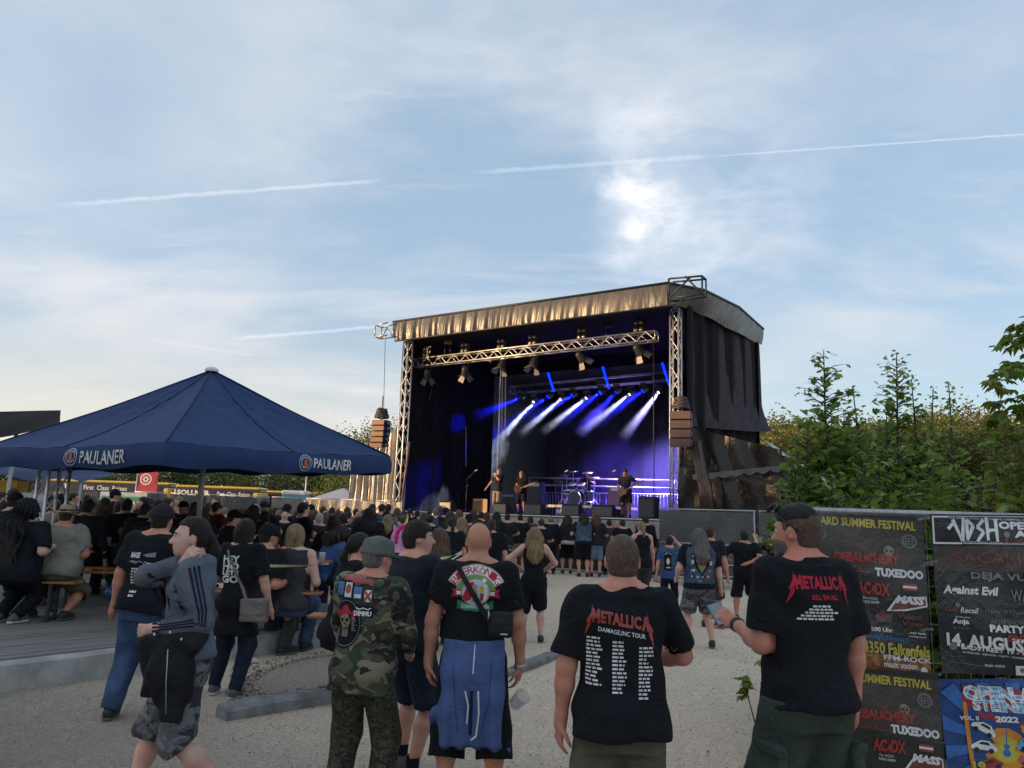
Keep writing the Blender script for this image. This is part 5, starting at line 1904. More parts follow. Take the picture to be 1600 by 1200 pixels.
def bolt(x, y, s_): return poly([(x, y - s_), (x + .35 * s_, y - s_), (x + .12 * s_, y - .15 * s_), (x + .45 * s_, y - .2 * s_), (x - .15 * s_, y + s_), (x + .05 * s_, y + .08 * s_), (x - .25 * s_, y + .1 * s_)])


def hard_summer(x, y, k=0.0, full=True):
 """contents of the yellow-headed poster, in picture pixels from its upper left corner"""
 def T(s_, x0, y0, x1, y1, m_, b_=.02, sh=0): return ('t', s_, x + x0, y + y0, x + x1, y + y1, m_, b_, sh, k)
 def sk_(g): return ([(a, b2 + k * (a - x)) for a, b2 in g[0]], g[1])
 h1, h2 = skull2(x + 128, y + 52, 8)
 it = [('g', sk_(rect(x + 1, y + 1, 182, 90)), 'fo'),
    T('HARD SUMMER FESTIVAL', 13, 4, 171, 18, 'ye', .03),
    ('g', sk_(ringg(x + 22, y + 32, 7, 9)), 'ol'), ('g', sk_(disc(x + 22, y + 32, 4)), 'ol'),
    ('g', sk_(join(ringg(x + 160, y + 35, 9, 11.5), strokes([((x + 152, y + 31), (x + 168, y + 31)), ((x + 150, y + 35), (x + 170, y + 35)), ((x + 152, y + 39), (x + 168, y + 39)), ((x + 160, y + 26), (x + 160, y + 44)), ((x + 155, y + 27), (x + 155, y + 43)), ((x + 165, y + 27), (x + 165, y + 43))], 1.1))), 'gy'),
    ('g', sk_(h1), 'sk'), ('g', sk_(h2), 'bk'),
    T('DEBAUCHERY', 42, 60, 144, 76, 'rd', .055),
    T('TURBOKILL', 22, 80, 96, 91, 'br', .035), T('TUXEDOO', 105, 84, 178, 98, 'wh', .06),
    ('g', sk_(rect(x + 146, y + 102, 21, 11)), 'rd'), ('g', sk_(rect(x + 146, y + 105.7, 21, 3.6)), 'wh'),
    T('AC', 76, 107, 98, 127, 'rd', .05), T('DX', 104, 108, 127, 128, 'rd', .05), ('g', sk_(bolt(x + 100.5, y + 118, 9)), 'rd'),
    T('The AC/DC', 85, 131, 108, 135, 'wh', .0), T('ROCK SHOW', 85, 137, 110, 141, 'wh', .02),
    ('g', sk_(poly([(x + 120, y + 148), (x + 136, y + 125), (x + 180, y + 120), (x + 181, y + 136), (x + 150, y + 145)])), 'wh'),
    ('g', sk_(poly([(x + 126, y + 146), (x + 138, y + 127), (x + 178, y + 122), (x + 179, y + 134), (x + 150, y + 142)])), 'br'),
    T('MASS', 134, 126, 177, 139, 'wh', .06, .25),
    ('g', sk_(disc(x + 115, y + 158, 13, 16, 7)), 'br'), T('UNDERTOW', 104, 165, 128, 170, 'gy', .02),
    T('X', 84, 155, 92, 166, 'rd', .04), T('Valiant', 136, 153, 172, 163, 'br', .03), T('Viper', 142, 165, 174, 176, 'br', .03),
    T('12:00 Uhr', 91, 177, 128, 184, 'wh', .04), T('...mehr bands', 150, 181, 177, 185, 'wh', .02), T('coming soon!', 152, 187, 177, 191, 'wh', .02),
    T('Zeltmöglichkeiten –', 70, 188, 160, 197, 'bl', .02),
    ('g', sk_(rect(x + 2, y + 216, 180, 27)), 'fi'),
    T('94350 Falkenfels', 74, 199, 182, 218, 'ye', .035), T('FFM-ROCK', 112, 219, 184, 227, 'wh', .03), T('music station', 112, 229, 162, 238, 'wh', .025),
    ('g', sk_(disc(x + 172, y + 234, 5)), 'wh')]
 return it


FEN = (P(1255, 800, 4.42), P(1800, 800, 4.05))
poster(1258, 801, 1441, 1046, 4.35, 4.25, .035, 'upper black poster headed HARD SUMMER FESTIVAL in yellow, beside the tall man', 'bk', hard_summer(1258, 801, .035))
poster(1282, 1040, 1465, 1290, 4.22, 4.12, .06, 'lower black HARD SUMMER FESTIVAL poster, below an identical one', 'bk', hard_summer(1282, 1040, .06))
k = .02
def T2(s_, x0, y0, x1, y1, m_, b_=.02, sh=0, tl=k): return ('t', s_, x0, y0, x1, y1, m_, b_, sh, tl)
def ndsh():
 """angular four-letter logo"""
 s_ = [[(1478, 828, 1486, 818), (1486, 812, 1500, 848), (1500, 848, 1503, 808)], [(1508, 812, 1508, 846), (1508, 812, 1518, 822), (1518, 822, 1508, 846)],
    [(1535, 812, 1524, 824), (1524, 824, 1534, 832), (1534, 832, 1523, 848)], [(1540, 808, 1540, 846), (1554, 810, 1554, 848), (1540, 830, 1554, 828)]]
 return strokes([((a, b2), (c2, d2), 6.0, 4.2) for L_ in s_ for a, b2, c2, d2 in L_])
it = [('g', join(rect(1453, 806, 3, 46), rect(1453, 806, 26, 3), rect(1453, 850, 46, 3), rect(1479, 806, 160, 1), rect(1500, 851, 140, 1)), 'wh'),
   T2('LIVE BANDS, FOOD AND DRINKS, CAMPING, OPEN AIR, PARTY', 1480, 808, 1640, 811, 'wh', .01), ('g', ndsh(), 'wh'),
   T2('OPEN', 1558, 814, 1612, 827, 'wh', .05), T2('AIR', 1580, 829, 1622, 841, 'wh', .05), ('g', disc(1569, 836, 5), 'gy'), T2('8 LIVEBANDS', 1564, 843, 1630, 848, 'rd', .03),
   T2('BENEFIZ METAL FESTIVAL ZU GUNSTEN VON GETRÄNKE', 1502, 847, 1640, 850, 'wh', 0),
   ('g', rect(1452, 856, 190, 42), 'fo'),
   ('g', strokes([((1458, 905), (1490, 872)), ((1490, 872), (1478, 872)), ((1478, 872), (1512, 856)), ((1458, 905), (1484, 884))], 1.2), 'br'),
   T2('SACARIUM', 1486, 864, 1630, 883, 'br', .01), T2('the METALLICA tribute', 1506, 884, 1600, 890, 'br', .01),
   T2('DEJA VU', 1508, 898, 1592, 913, 'gy', .04),
   T2('Against Evil', 1462, 920, 1548, 938, 'wh', .04, .2, .03), T2('WARFIELD', 1566, 926, 1640, 944, 'gy', .01),
   ('g', disc(1483, 952, 4), 'gy'), T2('Last', 1464, 957, 1480, 962, 'rd', .02), T2('Recoil', 1486, 956, 1514, 965, 'wh', .01, .3),
   T2('Never in Chains', 1524, 957, 1586, 964, 'gy', 0), T2('Moderation', 1478, 970, 1500, 973, 'wh', 0), T2('Anja', 1473, 974, 1498, 985, 'wh', .04), T2('& Friends', 1474, 987, 1498, 991, 'gy', 0),
   T2('AFTERSHOW', 1530, 974, 1582, 981, 'gy', 0), T2('PARTY', 1528, 982, 1581, 994, 'wh', .05),
   T2('14. AUGUST', 1462, 997, 1592, 1018, 'wh', .045, 0, .06), T2('EINTRITT FREI', 1554, 998, 1640, 1007, 'rd', .05),
   ('g', disc(1471, 1019, 6), 'gy'), T2('BADSTREET 19 - 93413 CHAM', 1483, 1016, 1640, 1023, 'wh', .03, 0, .07),
   T2('OUTDOOR - INDOOR - PARTY - SONNENSEGEL - CAMPING - PARKEN', 1484, 1026, 1640, 1029, 'wh', .01, 0, .07),
   T2('Einlass 14:00 Uhr', 1465, 1033, 1488, 1036, 'gy', 0), T2('Beginn 15:00 Uhr', 1465, 1038, 1488, 1041, 'gy', 0), T2('music station', 1516, 1044, 1546, 1049, 'wh', .01),
   ('g', strokes([((1464, 1043), (1514, 1049))], .8), 'gy'), ('g', rect(1562, 1046, 80, 15), 'wh'), ('g', join(disc(1572, 1053, 4), disc(1589, 1053, 4, 5)), 'gy')]
poster(1451, 803, 1645, 1062, 4.20, 4.10, .01, 'black open air poster reading 14. AUGUST and PARTY, upper right', 'bk2', it)
it = []
for i in range(8):
 a0 = 2.35 + i * .27
 it.append(('g', poly([(1550, 1170), (1550 + 260 * math.cos(a0), 1170 - 260 * math.sin(a0) * -1), (1550 + 260 * math.cos(a0 + .13), 1170 + 260 * math.sin(a0 + .13))]), 'bl'))
it = []
def clip_ray(a0, a1):
 def hit(a):
  dx, dy = math.cos(a), math.sin(a)
  ts = [t_ for t_ in ((1463 - 1555) / dx if dx < -1e-6 else 1e9, (1650 - 1555) / dx if dx > 1e-6 else 1e9, (1066 - 1165) / dy if dy < -1e-6 else 1e9, (1318 - 1165) / dy if dy > 1e-6 else 1e9)]
  t_ = min(ts)
  return (1555 + dx * t_, 1165 + dy * t_)
 return poly([(1555, 1165), hit(a0), hit(a1)])
for i in range(13):
 it.append(('g', clip_ray(i * .483 + .02, i * .483 + .24), 'bl'))
def B4(x0, y0, w_, h_): return rect(x0, y0, w_, h_)
it += [('g', poly([(1500, 1068), (1650, 1084), (1650, 1112), (1497, 1095)]), 'rd'),
    ('g', poly([(1497, 1096), (1506, 1096), (1509, 1320), (1500, 1320)]), 'or'), ('g', poly([(1504, 1098), (1650, 1114), (1650, 1320), (1507, 1320)]), 'db'),
    ('g', poly([(1503, 1096), (1650, 1110), (1650, 1122), (1505, 1104)]), 'rd'),
    T2('OPEN-AIR', 1499, 1068, 1640, 1093, 'wh', .09, -.1, .06), T2('OPEN-AIR', 1502, 1070, 1638, 1091, 'lb', .035, -.1, .06),
    T2('STEINBERG', 1512, 1092, 1640, 1110, 'wh', .06, -.1, .05), T2('STEINBERG', 1514, 1093, 1639, 1109, 'lb', .03, -.1, .05),
    ('g', strokes([((1520, 1112), (1535, 1124)), ((1535, 1114), (1555, 1130)), ((1600, 1118), (1580, 1136)), ((1620, 1120), (1600, 1140))], 7), 'rd'),
    T2('2022', 1545, 1118, 1580, 1128, 'wh', .05), T2('VOL. II', 1490, 1118, 1520, 1125, 'wh', .04), T2('19.08', 1582, 1132, 1622, 1144, 'ye', .06),
    ('g', poly([(1555 + (34 if i % 2 else 17) * math.cos(i * PI / 12), 1170 + (34 if i % 2 else 17) * math.sin(i * PI / 12)) for i in range(24)]), 'or'),
    ('g', poly([(1555 + (22 if i % 2 else 11) * math.cos(i * PI / 10), 1170 + (22 if i % 2 else 11) * math.sin(i * PI / 10)) for i in range(20)]), 'ye'),
    ('g', join(disc(1556, 1176, 6, 12), disc(1557, 1166, 4.5, 12), strokes([((1557, 1162), (1560, 1140))], 1.6)), 'bl')]
# four plain little cars round the burst
for cx_, cy_, an, mt_ in ((1525, 1140, .5, 'wh'), (1522, 1168, .1, 'wh'), (1528, 1196, -.3, 'rd'), (1590, 1160, -.4, 'lb'), (1592, 1190, .3, 'pk')):
 body = [(-20, 3), (-19, -3), (-10, -5), (-5, -11), (8, -11), (13, -4), (20, -1), (20, 4)]
 rot_ = lambda pts__: [(cx_ + x * math.cos(an) - y * math.sin(an), cy_ + x * math.sin(an) + y * math.cos(an)) for x, y in pts__]
 it.append(('g', poly(rot_(body)), mt_))
 it.append(('g', poly(rot_([(-8, -5), (-4, -9), (7, -9), (10, -4)])), 'bk'))
 it.append(('g', join(*[(rot_(disc(x, 4, 4, 10)[0]), disc(x, 4, 4, 10)[1]) for x in (-11, 11)]), 'bk2'))
it.append(T2('19', 1500, 1188, 1520, 1204, 'ye', .06))
poster(1463, 1060, 1655, 1330, 4.15, 4.06, .0, 'blue poster with cars and a burst reading OPEN-AIR STEINBERG, lower right', 'db', it)
# the fence that carries them
a, b2 = Vector((FEN[0].x - .01, FEN[0].y + .04, 0)), Vector((FEN[1].x, FEN[1].y + .0, 0))
d = (b2 - a).normalized()
pf = empty('mesh_fence', a, 0, 'wire mesh fence panel that carries the posters, maple leaves behind it', 'fence')
L_ = (b2 - a).length
ht = 1.79
for nm, q0, q1 in (('post', 0, 0), ('post', L_, L_)):
 m_ = MB(); m_.tube(a + d * q0, a + d * q0 + Vector((0, 0, ht)), .02); m_.build(nm, M_GALV, pf)
m_ = MB(); m_.tube(a + Vector((0, 0, ht)), b2 + Vector((0, 0, ht)), .018); m_.build('top_rail', M_GALV, pf)
m_ = MB(); m_.tube(a + Vector((0, 0, .2)), b2 + Vector((0, 0, .2)), .018); m_.build('bottom_rail', M_GALV, pf)
m_ = MB()
for i in range(1, int(L_ / .06)): m_.tube(a + d * (i * .06) + Vector((0, 0, .2)), a + d * (i * .06) + Vector((0, 0, ht)), .0018, 4, cap=False)
for i in range(1, 8): m_.tube(a + Vector((0, 0, .2 + i * .2)), b2 + Vector((0, 0, .2 + i * .2)), .0018, 4, cap=False)
o = m_.build('wire_mesh', M_GALV, pf); o['kind'] = 'stuff'
M_TAPE = simple('clear_tape', (.14, .145, .15), .15, coat=.8)
for px, py in ((1446, 884), (1452, 880), (1446, 985), (1458, 1055), (1440, 812), (1560, 1062)):
 p = P(px, py, 4.14)
 m_ = MB(); m_.grid(lambda u, v: p + d * (u * .06 - .03) + Vector((0, -.012 - .012 * math.sin(u * 9), (v - .5) * .014 + .012 * u)), 8, 2)
 tag(m_.build('tape', M_TAPE), 'crumpled clear tape holding a poster to the fence', 'tape', 'tape strips on the poster fence')

# ================================================================== FIGURES
class Field:
 """signed distance grid; shapes are blended smoothly and the surface is drawn off at the end"""
 def __init__(s, lo, hi, h):
  s.h = h
  s.lo = np.array(lo, float)
  n = np.ceil((np.array(hi) - s.lo) / h).astype(int) + 1
  s.ax = [s.lo[i] + h * np.arange(n[i]) for i in range(3)]
  s.V = np.full(n, 1.0, np.float32)

 def _sl(s, lo, hi):
  out = []
  for i in range(3):
   a = int(np.searchsorted(s.ax[i], lo[i])); b = int(np.searchsorted(s.ax[i], hi[i], 'right'))
   if a >= b: return None
   out.append(slice(a, b))
  return tuple(out)

 def ap(s, fn, lo, hi, k=.02, op='u', M=None):
  if M is not None:
   cs_ = np.array([[x, y, z, 1] for x in (lo[0], hi[0]) for y in (lo[1], hi[1]) for z in (lo[2], hi[2])]) @ M.T
   lo, hi = cs_[:, :3].min(0), cs_[:, :3].max(0)
  pad = k + 2.5 * s.h
  sl = s._sl(np.array(lo) - pad, np.array(hi) + pad)
  if sl is None: return s
  X = s.ax[0][sl[0]][:, None, None]; Y = s.ax[1][sl[1]][None, :, None]; Z = s.ax[2][sl[2]][None, None, :]
  if M is not None:
   I = np.linalg.inv(M)
   X, Y, Z = (I[i, 0] * X + I[i, 1] * Y + I[i, 2] * Z + I[i, 3] for i in range(3))
  d = fn(X, Y, Z)
  v = s.V[sl]
  if op == 'u':
   h_ = np.maximum(k - np.abs(v - d), 0) / max(k, 1e-6)
   s.V[sl] = np.minimum(v, d) - h_ * h_ * k * .25
  elif op == 's':
   d = -d
   h_ = np.maximum(k - np.abs(v - d), 0) / max(k, 1e-6)
   s.V[sl] = np.maximum(v, d) + h_ * h_ * k * .25
  return s

 def cone(s, a, b, ra, rb, k=.02, op='u', fy=1.0, M=None, cut=None):
  a = np.array(a, float); b = np.array(b, float)
  ba = b - a; L2 = float(ba @ ba) + 1e-12
  def fn(X, Y, Z):
   px, py, pz = X - a[0], (Y - a[1]) / fy, Z - a[2]
   by = ba[1] / fy
   l2 = ba[0] ** 2 + by ** 2 + ba[2] ** 2 + 1e-12
   t = np.clip((px * ba[0] + py * by + pz * ba[2]) / l2, 0, 1)
   d = np.sqrt((px - t * ba[0]) ** 2 + (py - t * by) ** 2 + (pz - t * ba[2]) ** 2) - (ra + (rb - ra) * t)
   if fy < 1: d = d * (.5 + .5 * fy)
   if cut is not None:
    L_ = math.sqrt(L2)
    e = ((X - b[0]) * ba[0] + (Y - b[1]) * ba[1] + (Z - b[2]) * ba[2]) / L_ - cut
    d = np.maximum(d, e)
   return d
  r = max(ra, rb)
  lo = np.minimum(a, b) - r; hi = np.maximum(a, b) + r
  return s.ap(fn, lo, hi, k, op, M)

 def ell(s, c, r, k=.02, op='u', M=None):
  c = np.array(c, float); r = np.array(r, float)
  def fn(X, Y, Z):
   q0 = np.sqrt(((X - c[0]) / r[0]) ** 2 + ((Y - c[1]) / r[1]) ** 2 + ((Z - c[2]) / r[2]) ** 2)
   q1 = np.sqrt(((X - c[0]) / r[0] ** 2) ** 2 + ((Y - c[1]) / r[1] ** 2) ** 2 + ((Z - c[2]) / r[2] ** 2) ** 2) + 1e-6
   return q0 * (q0 - 1) / q1
  return s.ap(fn, c - r, c + r, k, op, M)

 def box(s, c, r, rad=.01, k=.01, op='u', M=None):
  c = np.array(c, float); r = np.array(r, float) - rad
  def fn(X, Y, Z):
   qx, qy, qz = np.abs(X - c[0]) - r[0], np.abs(Y - c[1]) - r[1], np.abs(Z - c[2]) - r[2]
   return np.sqrt(np.maximum(qx, 0) ** 2 + np.maximum(qy, 0) ** 2 + np.maximum(qz, 0) ** 2) + np.minimum(np.maximum(np.maximum(qx, qy), qz), 0) - rad
  return s.ap(fn, c - r - rad, c + r + rad, k, op, M)

 def loft(s, prof, n=2.4, k=.02, op='u', M=None, z0=None, z1=None):
  """prof rows: z, half width, half depth, y offset, x offset"""
  P_ = np.array([list(r) + [0] * (5 - len(r)) for r in prof], float)
  P_ = P_[np.argsort(P_[:, 0])]
  zz = np.linspace(P_[0, 0], P_[-1, 0], 60)
  cols = []
  for j in range(1, 5):
   c = np.interp(zz, P_[:, 0], P_[:, j])
   for _ in range(3):
    c[1:-1] = (c[:-2] + 2 * c[1:-1] + c[2:]) / 4
   cols.append(c)
  za = P_[0, 0] if z0 is None else z0
  zb = P_[-1, 0] if z1 is None else z1
  def fn(X, Y, Z):
   w_, d_, yo, xo = (np.interp(Z, zz, c) for c in cols)
   q = ((np.abs((X - xo) / w_)) ** n + (np.abs((Y - yo) / d_)) ** n) ** (1 / n)
   d = (q - 1) * np.minimum(w_, d_)
   return np.maximum(d, np.maximum(za - Z, Z - zb))
  wm, dm = P_[:, 1].max() + abs(P_[:, 4]).max(), P_[:, 2].max() + abs(P_[:, 3]).max()
  return s.ap(fn, (-wm, -dm, za), (wm, dm, zb), k, op, M)

 def plane(s, p, n, k=.004):
  """keeps what lies on the -n side"""
  n = np.array(n, float); n /= np.linalg.norm(n)
  X = s.ax[0][:, None, None]; Y = s.ax[1][None, :, None]; Z = s.ax[2][None, None, :]
  d = (X - p[0]) * n[0] + (Y - p[1]) * n[1] + (Z - p[2]) * n[2]
  s.V = np.maximum(s.V, d.astype(np.float32))
  return s

 def wrinkle(s, amp, seed=0, fr=(14, 14, 9), z0=None, z1=None, fine=.4):
  rg = np.random.default_rng(seed)
  X = s.ax[0][:, None, None]; Y = s.ax[1][None, :, None]; Z = s.ax[2][None, None, :]
  ph = rg.uniform(0, 6.28, 8)
  wx = .04 * np.sin(Z * 11 + ph[0] + 3 * Y); wz = .05 * np.sin(X * 9 + ph[1]) + .03 * np.sin(Y * 13 + ph[2])
  n_ = np.sin((X + wx) * fr[0] + ph[3] + 2.5 * np.sin(Z * 5 + ph[4])) * np.sin((Z + wz) * fr[2] * 2 + ph[5] + X * 6)
  n_ = n_ + fine * np.sin((Z + wz * 2) * fr[2] * 5.1 + X * 12 + ph[6]) * np.sin(Y * fr[1] + X * 8 + ph[7])
  a_ = amp
  if z0 is not None:
   a_ = amp * np.clip((Z - z0) / (z1 - z0), 0.12, 1)
  s.V = s.V + (n_ * a_).astype(np.float32)
  return s

 def mesh(s, name, mat, parent=None, smooth_it=1):
  V = s.V.copy()
  V[0] = V[-1] = .5; V[:, 0] = V[:, -1] = .5; V[:, :, 0] = V[:, :, -1] = .5
  V[V == 0] = 1e-6
  ins = V < 0
  nx_, ny_, nz_ = V.shape
  c = np.zeros((nx_ - 1, ny_ - 1, nz_ - 1), np.int8)
  for i in (0, 1):
   for j in (0, 1):
    for k in (0, 1):
     c += ins[i:nx_ - 1 + i, j:ny_ - 1 + j, k:nz_ - 1 + k]
  act = (c > 0) & (c < 8)
  idx = np.argwhere(act)
  if not len(idx): return None
  ids = np.full(act.shape, -1, np.int64); ids[act] = np.arange(len(idx))
  cv_ = {}
  for i in (0, 1):
   for j in (0, 1):
    for k in (0, 1):
     cv_[(i, j, k)] = V[idx[:, 0] + i, idx[:, 1] + j, idx[:, 2] + k]
  acc = np.zeros((len(idx), 3)); cnt_ = np.zeros(len(idx))
  for a in cv_:
   for ax_ in range(3):
    if a[ax_] == 0:
     b = list(a); b[ax_] = 1; b = tuple(b)
     va, vb = cv_[a], cv_[b]
     m_ = (va < 0) != (vb < 0)
     t = np.where(m_, va / np.where(m_, va - vb, 1), 0)
     pt = np.array(a, float)[None, :].repeat(len(idx), 0)
     pt[:, ax_] = t
     acc += pt * m_[:, None]; cnt_ += m_
  P_ = s.lo + s.h * (idx + acc / np.maximum(cnt_, 1)[:, None])
  quads = []
  for ax_ in range(3):
   o1, o2 = (ax_ + 1) % 3, (ax_ + 2) % 3
   a = ins; b = np.roll(ins, -1, ax_)
   sg = a != b
   sl_ = [slice(1, -1)] * 3
   e = np.argwhere(sg)
   e = e[(e[:, ax_] < V.shape[ax_] - 1) & (e[:, o1] > 0) & (e[:, o2] > 0) & (e[:, o1] < V.shape[o1] - 1) & (e[:, o2] < V.shape[o2] - 1)]
   if not len(e): continue
   fl_ = ins[e[:, 0], e[:, 1], e[:, 2]]
   def g(d1, d2):
    q = e.copy(); q[:, o1] -= d1; q[:, o2] -= d2
    return ids[q[:, 0], q[:, 1], q[:, 2]]
   q = np.stack([g(1, 1), g(0, 1), g(0, 0), g(1, 0)], 1)
   q[~fl_] = q[~fl_][:, ::-1]
   quads.append(q)
  Q = np.concatenate(quads)
  Q = Q[(Q >= 0).all(1)]
  for _ in range(smooth_it):
   S_ = np.zeros_like(P_); n_ = np.zeros(len(P_))
   for a, b in ((0, 1), (1, 2), (2, 3), (3, 0)):
    np.add.at(S_, Q[:, a], P_[Q[:, b]]); np.add.at(n_, Q[:, a], 1)
    np.add.at(S_, Q[:, b], P_[Q[:, a]]); np.add.at(n_, Q[:, b], 1)
   P_ = P_ * .5 + .5 * S_ / np.maximum(n_, 1)[:, None]
  me = np_mesh(name, P_, Q, True)
  return mesh_obj(name, me, mat, parent)


def mat4(o, rx=0, ry=0, rz=0):
 M = Matrix.Translation(Vector(o)) @ Matrix.Rotation(rz, 4, 'Z') @ Matrix.Rotation(rx, 4, 'X') @ Matrix.Rotation(ry, 4, 'Y')
 return np.array(M)


def xf(M, p):
 q = M @ np.array([p[0], p[1], p[2], 1.0])
 return Vector(q[:3])


def ik(a, t, l1, l2, pole):
 a, t, pole = Vector(a), Vector(t), Vector(pole)
 d = t - a
 L_ = min(max(d.length, abs(l1 - l2) + .02), l1 + l2 - .003)
 d.normalize()
 x = (l1 * l1 - l2 * l2 + L_ * L_) / (2 * L_)
 h_ = math.sqrt(max(l1 * l1 - x * x, 0))
 pn = pole - d * pole.dot(d)
 pn = pn.normalized() if pn.length > 1e-4 else Vector((0, -1, 0))
 return a + d * x + pn * h_, a + d * L_


SK = {'fair': skin('skin_fair', (.60, .34, .25)), 'tan': skin('skin_tan', (.50, .25, .16)), 'pale': skin('skin_pale', (.64, .42, .33)), 'ruddy': skin('skin_ruddy', (.57, .27, .19))}
HR = {'stubble': hairm('hair_stubble', (.17, .105, .075), .8), 'black': hairm('hair_black', (.012, .011, .012)), 'brown': hairm('hair_brown', (.05, .03, .02)), 'dark': hairm('hair_dark_brown', (.025, .017, .013)), 'blond': hairm('hair_blond', (.34, .23, .12)),
   'light': hairm('hair_light_brown', (.14, .085, .05)), 'grey': hairm('hair_grey', (.20, .185, .17)), 'white': hairm('hair_white', (.5, .47, .42)), 'red': hairm('hair_auburn', (.12, .045, .02)), 'purple': hairm('hair_purple', (.10, .04, .14))}
CL = {'black': cloth('cotton_black', (.009, .010, .014), fold=.9), 'washed': cloth('cotton_washed_black', (.020, .020, .024)), 'navy': cloth('cotton_navy', (.014, .019, .032)), 'grey': cloth('cotton_grey', (.12, .125, .135)),
   'char': cloth('cotton_charcoal', (.045, .045, .05)), 'white': cloth('cotton_white', (.52, .52, .52)), 'maroon': cloth('cotton_maroon', (.12, .018, .02)), 'olive': cloth('cotton_olive', (.10, .095, .065)),
   'khaki': cloth('cotton_khaki', (.25, .20, .13)), 'beige': cloth('cotton_beige_grey', (.225, .205, .175)), 'green': cloth('cotton_dark_green', (.045, .062, .05)), 'blue': cloth('cotton_blue', (.045, .085, .28)),
   'pink': cloth('fleece_pink', (.62, .32, .48)), 'magenta': cloth('fleece_magenta', (.6, .02, .22)), 'lilac': cloth('cotton_lilac', (.35, .33, .45)),
   'denim': denim('denim_mid', (.035, .065, .13)), 'ddenim': denim('denim_dark', (.012, .018, .035), .35), 'ldenim': denim('denim_light', (.13, .19, .26)), 'vest': denim('denim_vest', (.04, .065, .10)), 'fleck': camo('black_white_floral', [(.012, .012, .012), (.3, .3, .3), (.015, .015, .015)], 22),
   'gcamo': camo('grey_camo', [(.10, .10, .11), (.035, .035, .04), (.17, .17, .18)], 9),
   'camo': camo('woodland_camo', [(.075, .085, .05), (.028, .045, .026), (.065, .045, .032), (.20, .18, .115), (.014, .014, .013)], 5.2),
   'fleck5': camo('flecktarn', [(.075, .07, .042), (.03, .04, .022), (.055, .035, .022), (.016, .015, .012)], 17)}
M_SHOE = simple('shoe_black', (.016, .016, .018), .6)
M_SHOEG = simple('shoe_grey', (.09, .085, .08), .7)
M_SHOEW = simple('shoe_white', (.5, .5, .5), .6)
M_EYE = simple('eye_white', (.6, .58, .55), .25)
M_IRIS = simple('eye_dark', (.02, .015, .012), .2)


def hand(F, wr, d, pn, s_, curl=.5, k=.006, thumb=1, spread=.5):
 """palm, four fingers of different length and a thumb; d along the hand, pn towards the palm side"""
 d = Vector(d).normalized(); pn = Vector(pn); pn = (pn - d * pn.dot(d)).normalized()
 sd_ = d.cross(pn) * thumb
 c1_ = wr + d * .045 * s_
 for o_ in (-.024, -.008, .008, .024):
  F.cone(wr + sd_ * o_ * .6 * s_ + d * .008, wr + d * .082 * s_ + sd_ * o_ * s_ * 1.05, .0155 * s_, .0125 * s_, .014)
 F.cone(wr - d * .03, wr + d * .02, .027 * s_, .025 * s_, .02)
 ln = [.060, .074, .080, .072]
 for j, o_ in enumerate((-.031, -.0105, .0105, .031)):
  o_ = -o_
  b0 = wr + d * (.082 - .004 * abs(j - 2)) * s_ + sd_ * (-o_) * s_ * -1.0
  b0 = wr + d * .084 * s_ + sd_ * (-.031 + .0207 * j) * s_
  L_ = ln[j] * s_
  fan = sd_ * (-.12 + .08 * j) * spread
  dr = (d + fan).normalized()
  a1_ = curl * .75; a2_ = curl * 1.7; a3_ = curl * 2.3
  p = b0
  for seg, ang_, r1_, r2_ in ((.45, a1_, .0095, .0088), (.32, a2_, .0088, .008), (.23, a3_, .008, .0068)):
   q = p + (dr * math.cos(ang_) + pn * math.sin(ang_)) * L_ * seg
   F.cone(p, q, r1_ * s_, r2_ * s_, k)
   p = q
 t0 = wr + d * .025 * s_ + sd_ * .026 * s_
 t1_ = t0 + (d * .6 + sd_ * .75 + pn * .35).normalized() * .038 * s_
 t2_ = t1_ + (d * .85 + sd_ * .30 + pn * .45).normalized() * .030 * s_
 t3_ = t2_ + (d * .9 - sd_ * .05 + pn * .5).normalized() * .024 * s_
 F.cone(t0, t1_, .0145 * s_, .0115 * s_, .012); F.cone(t1_, t2_, .011 * s_, .0098 * s_, k); F.cone(t2_, t3_, .0098 * s_, .0078 * s_, k)


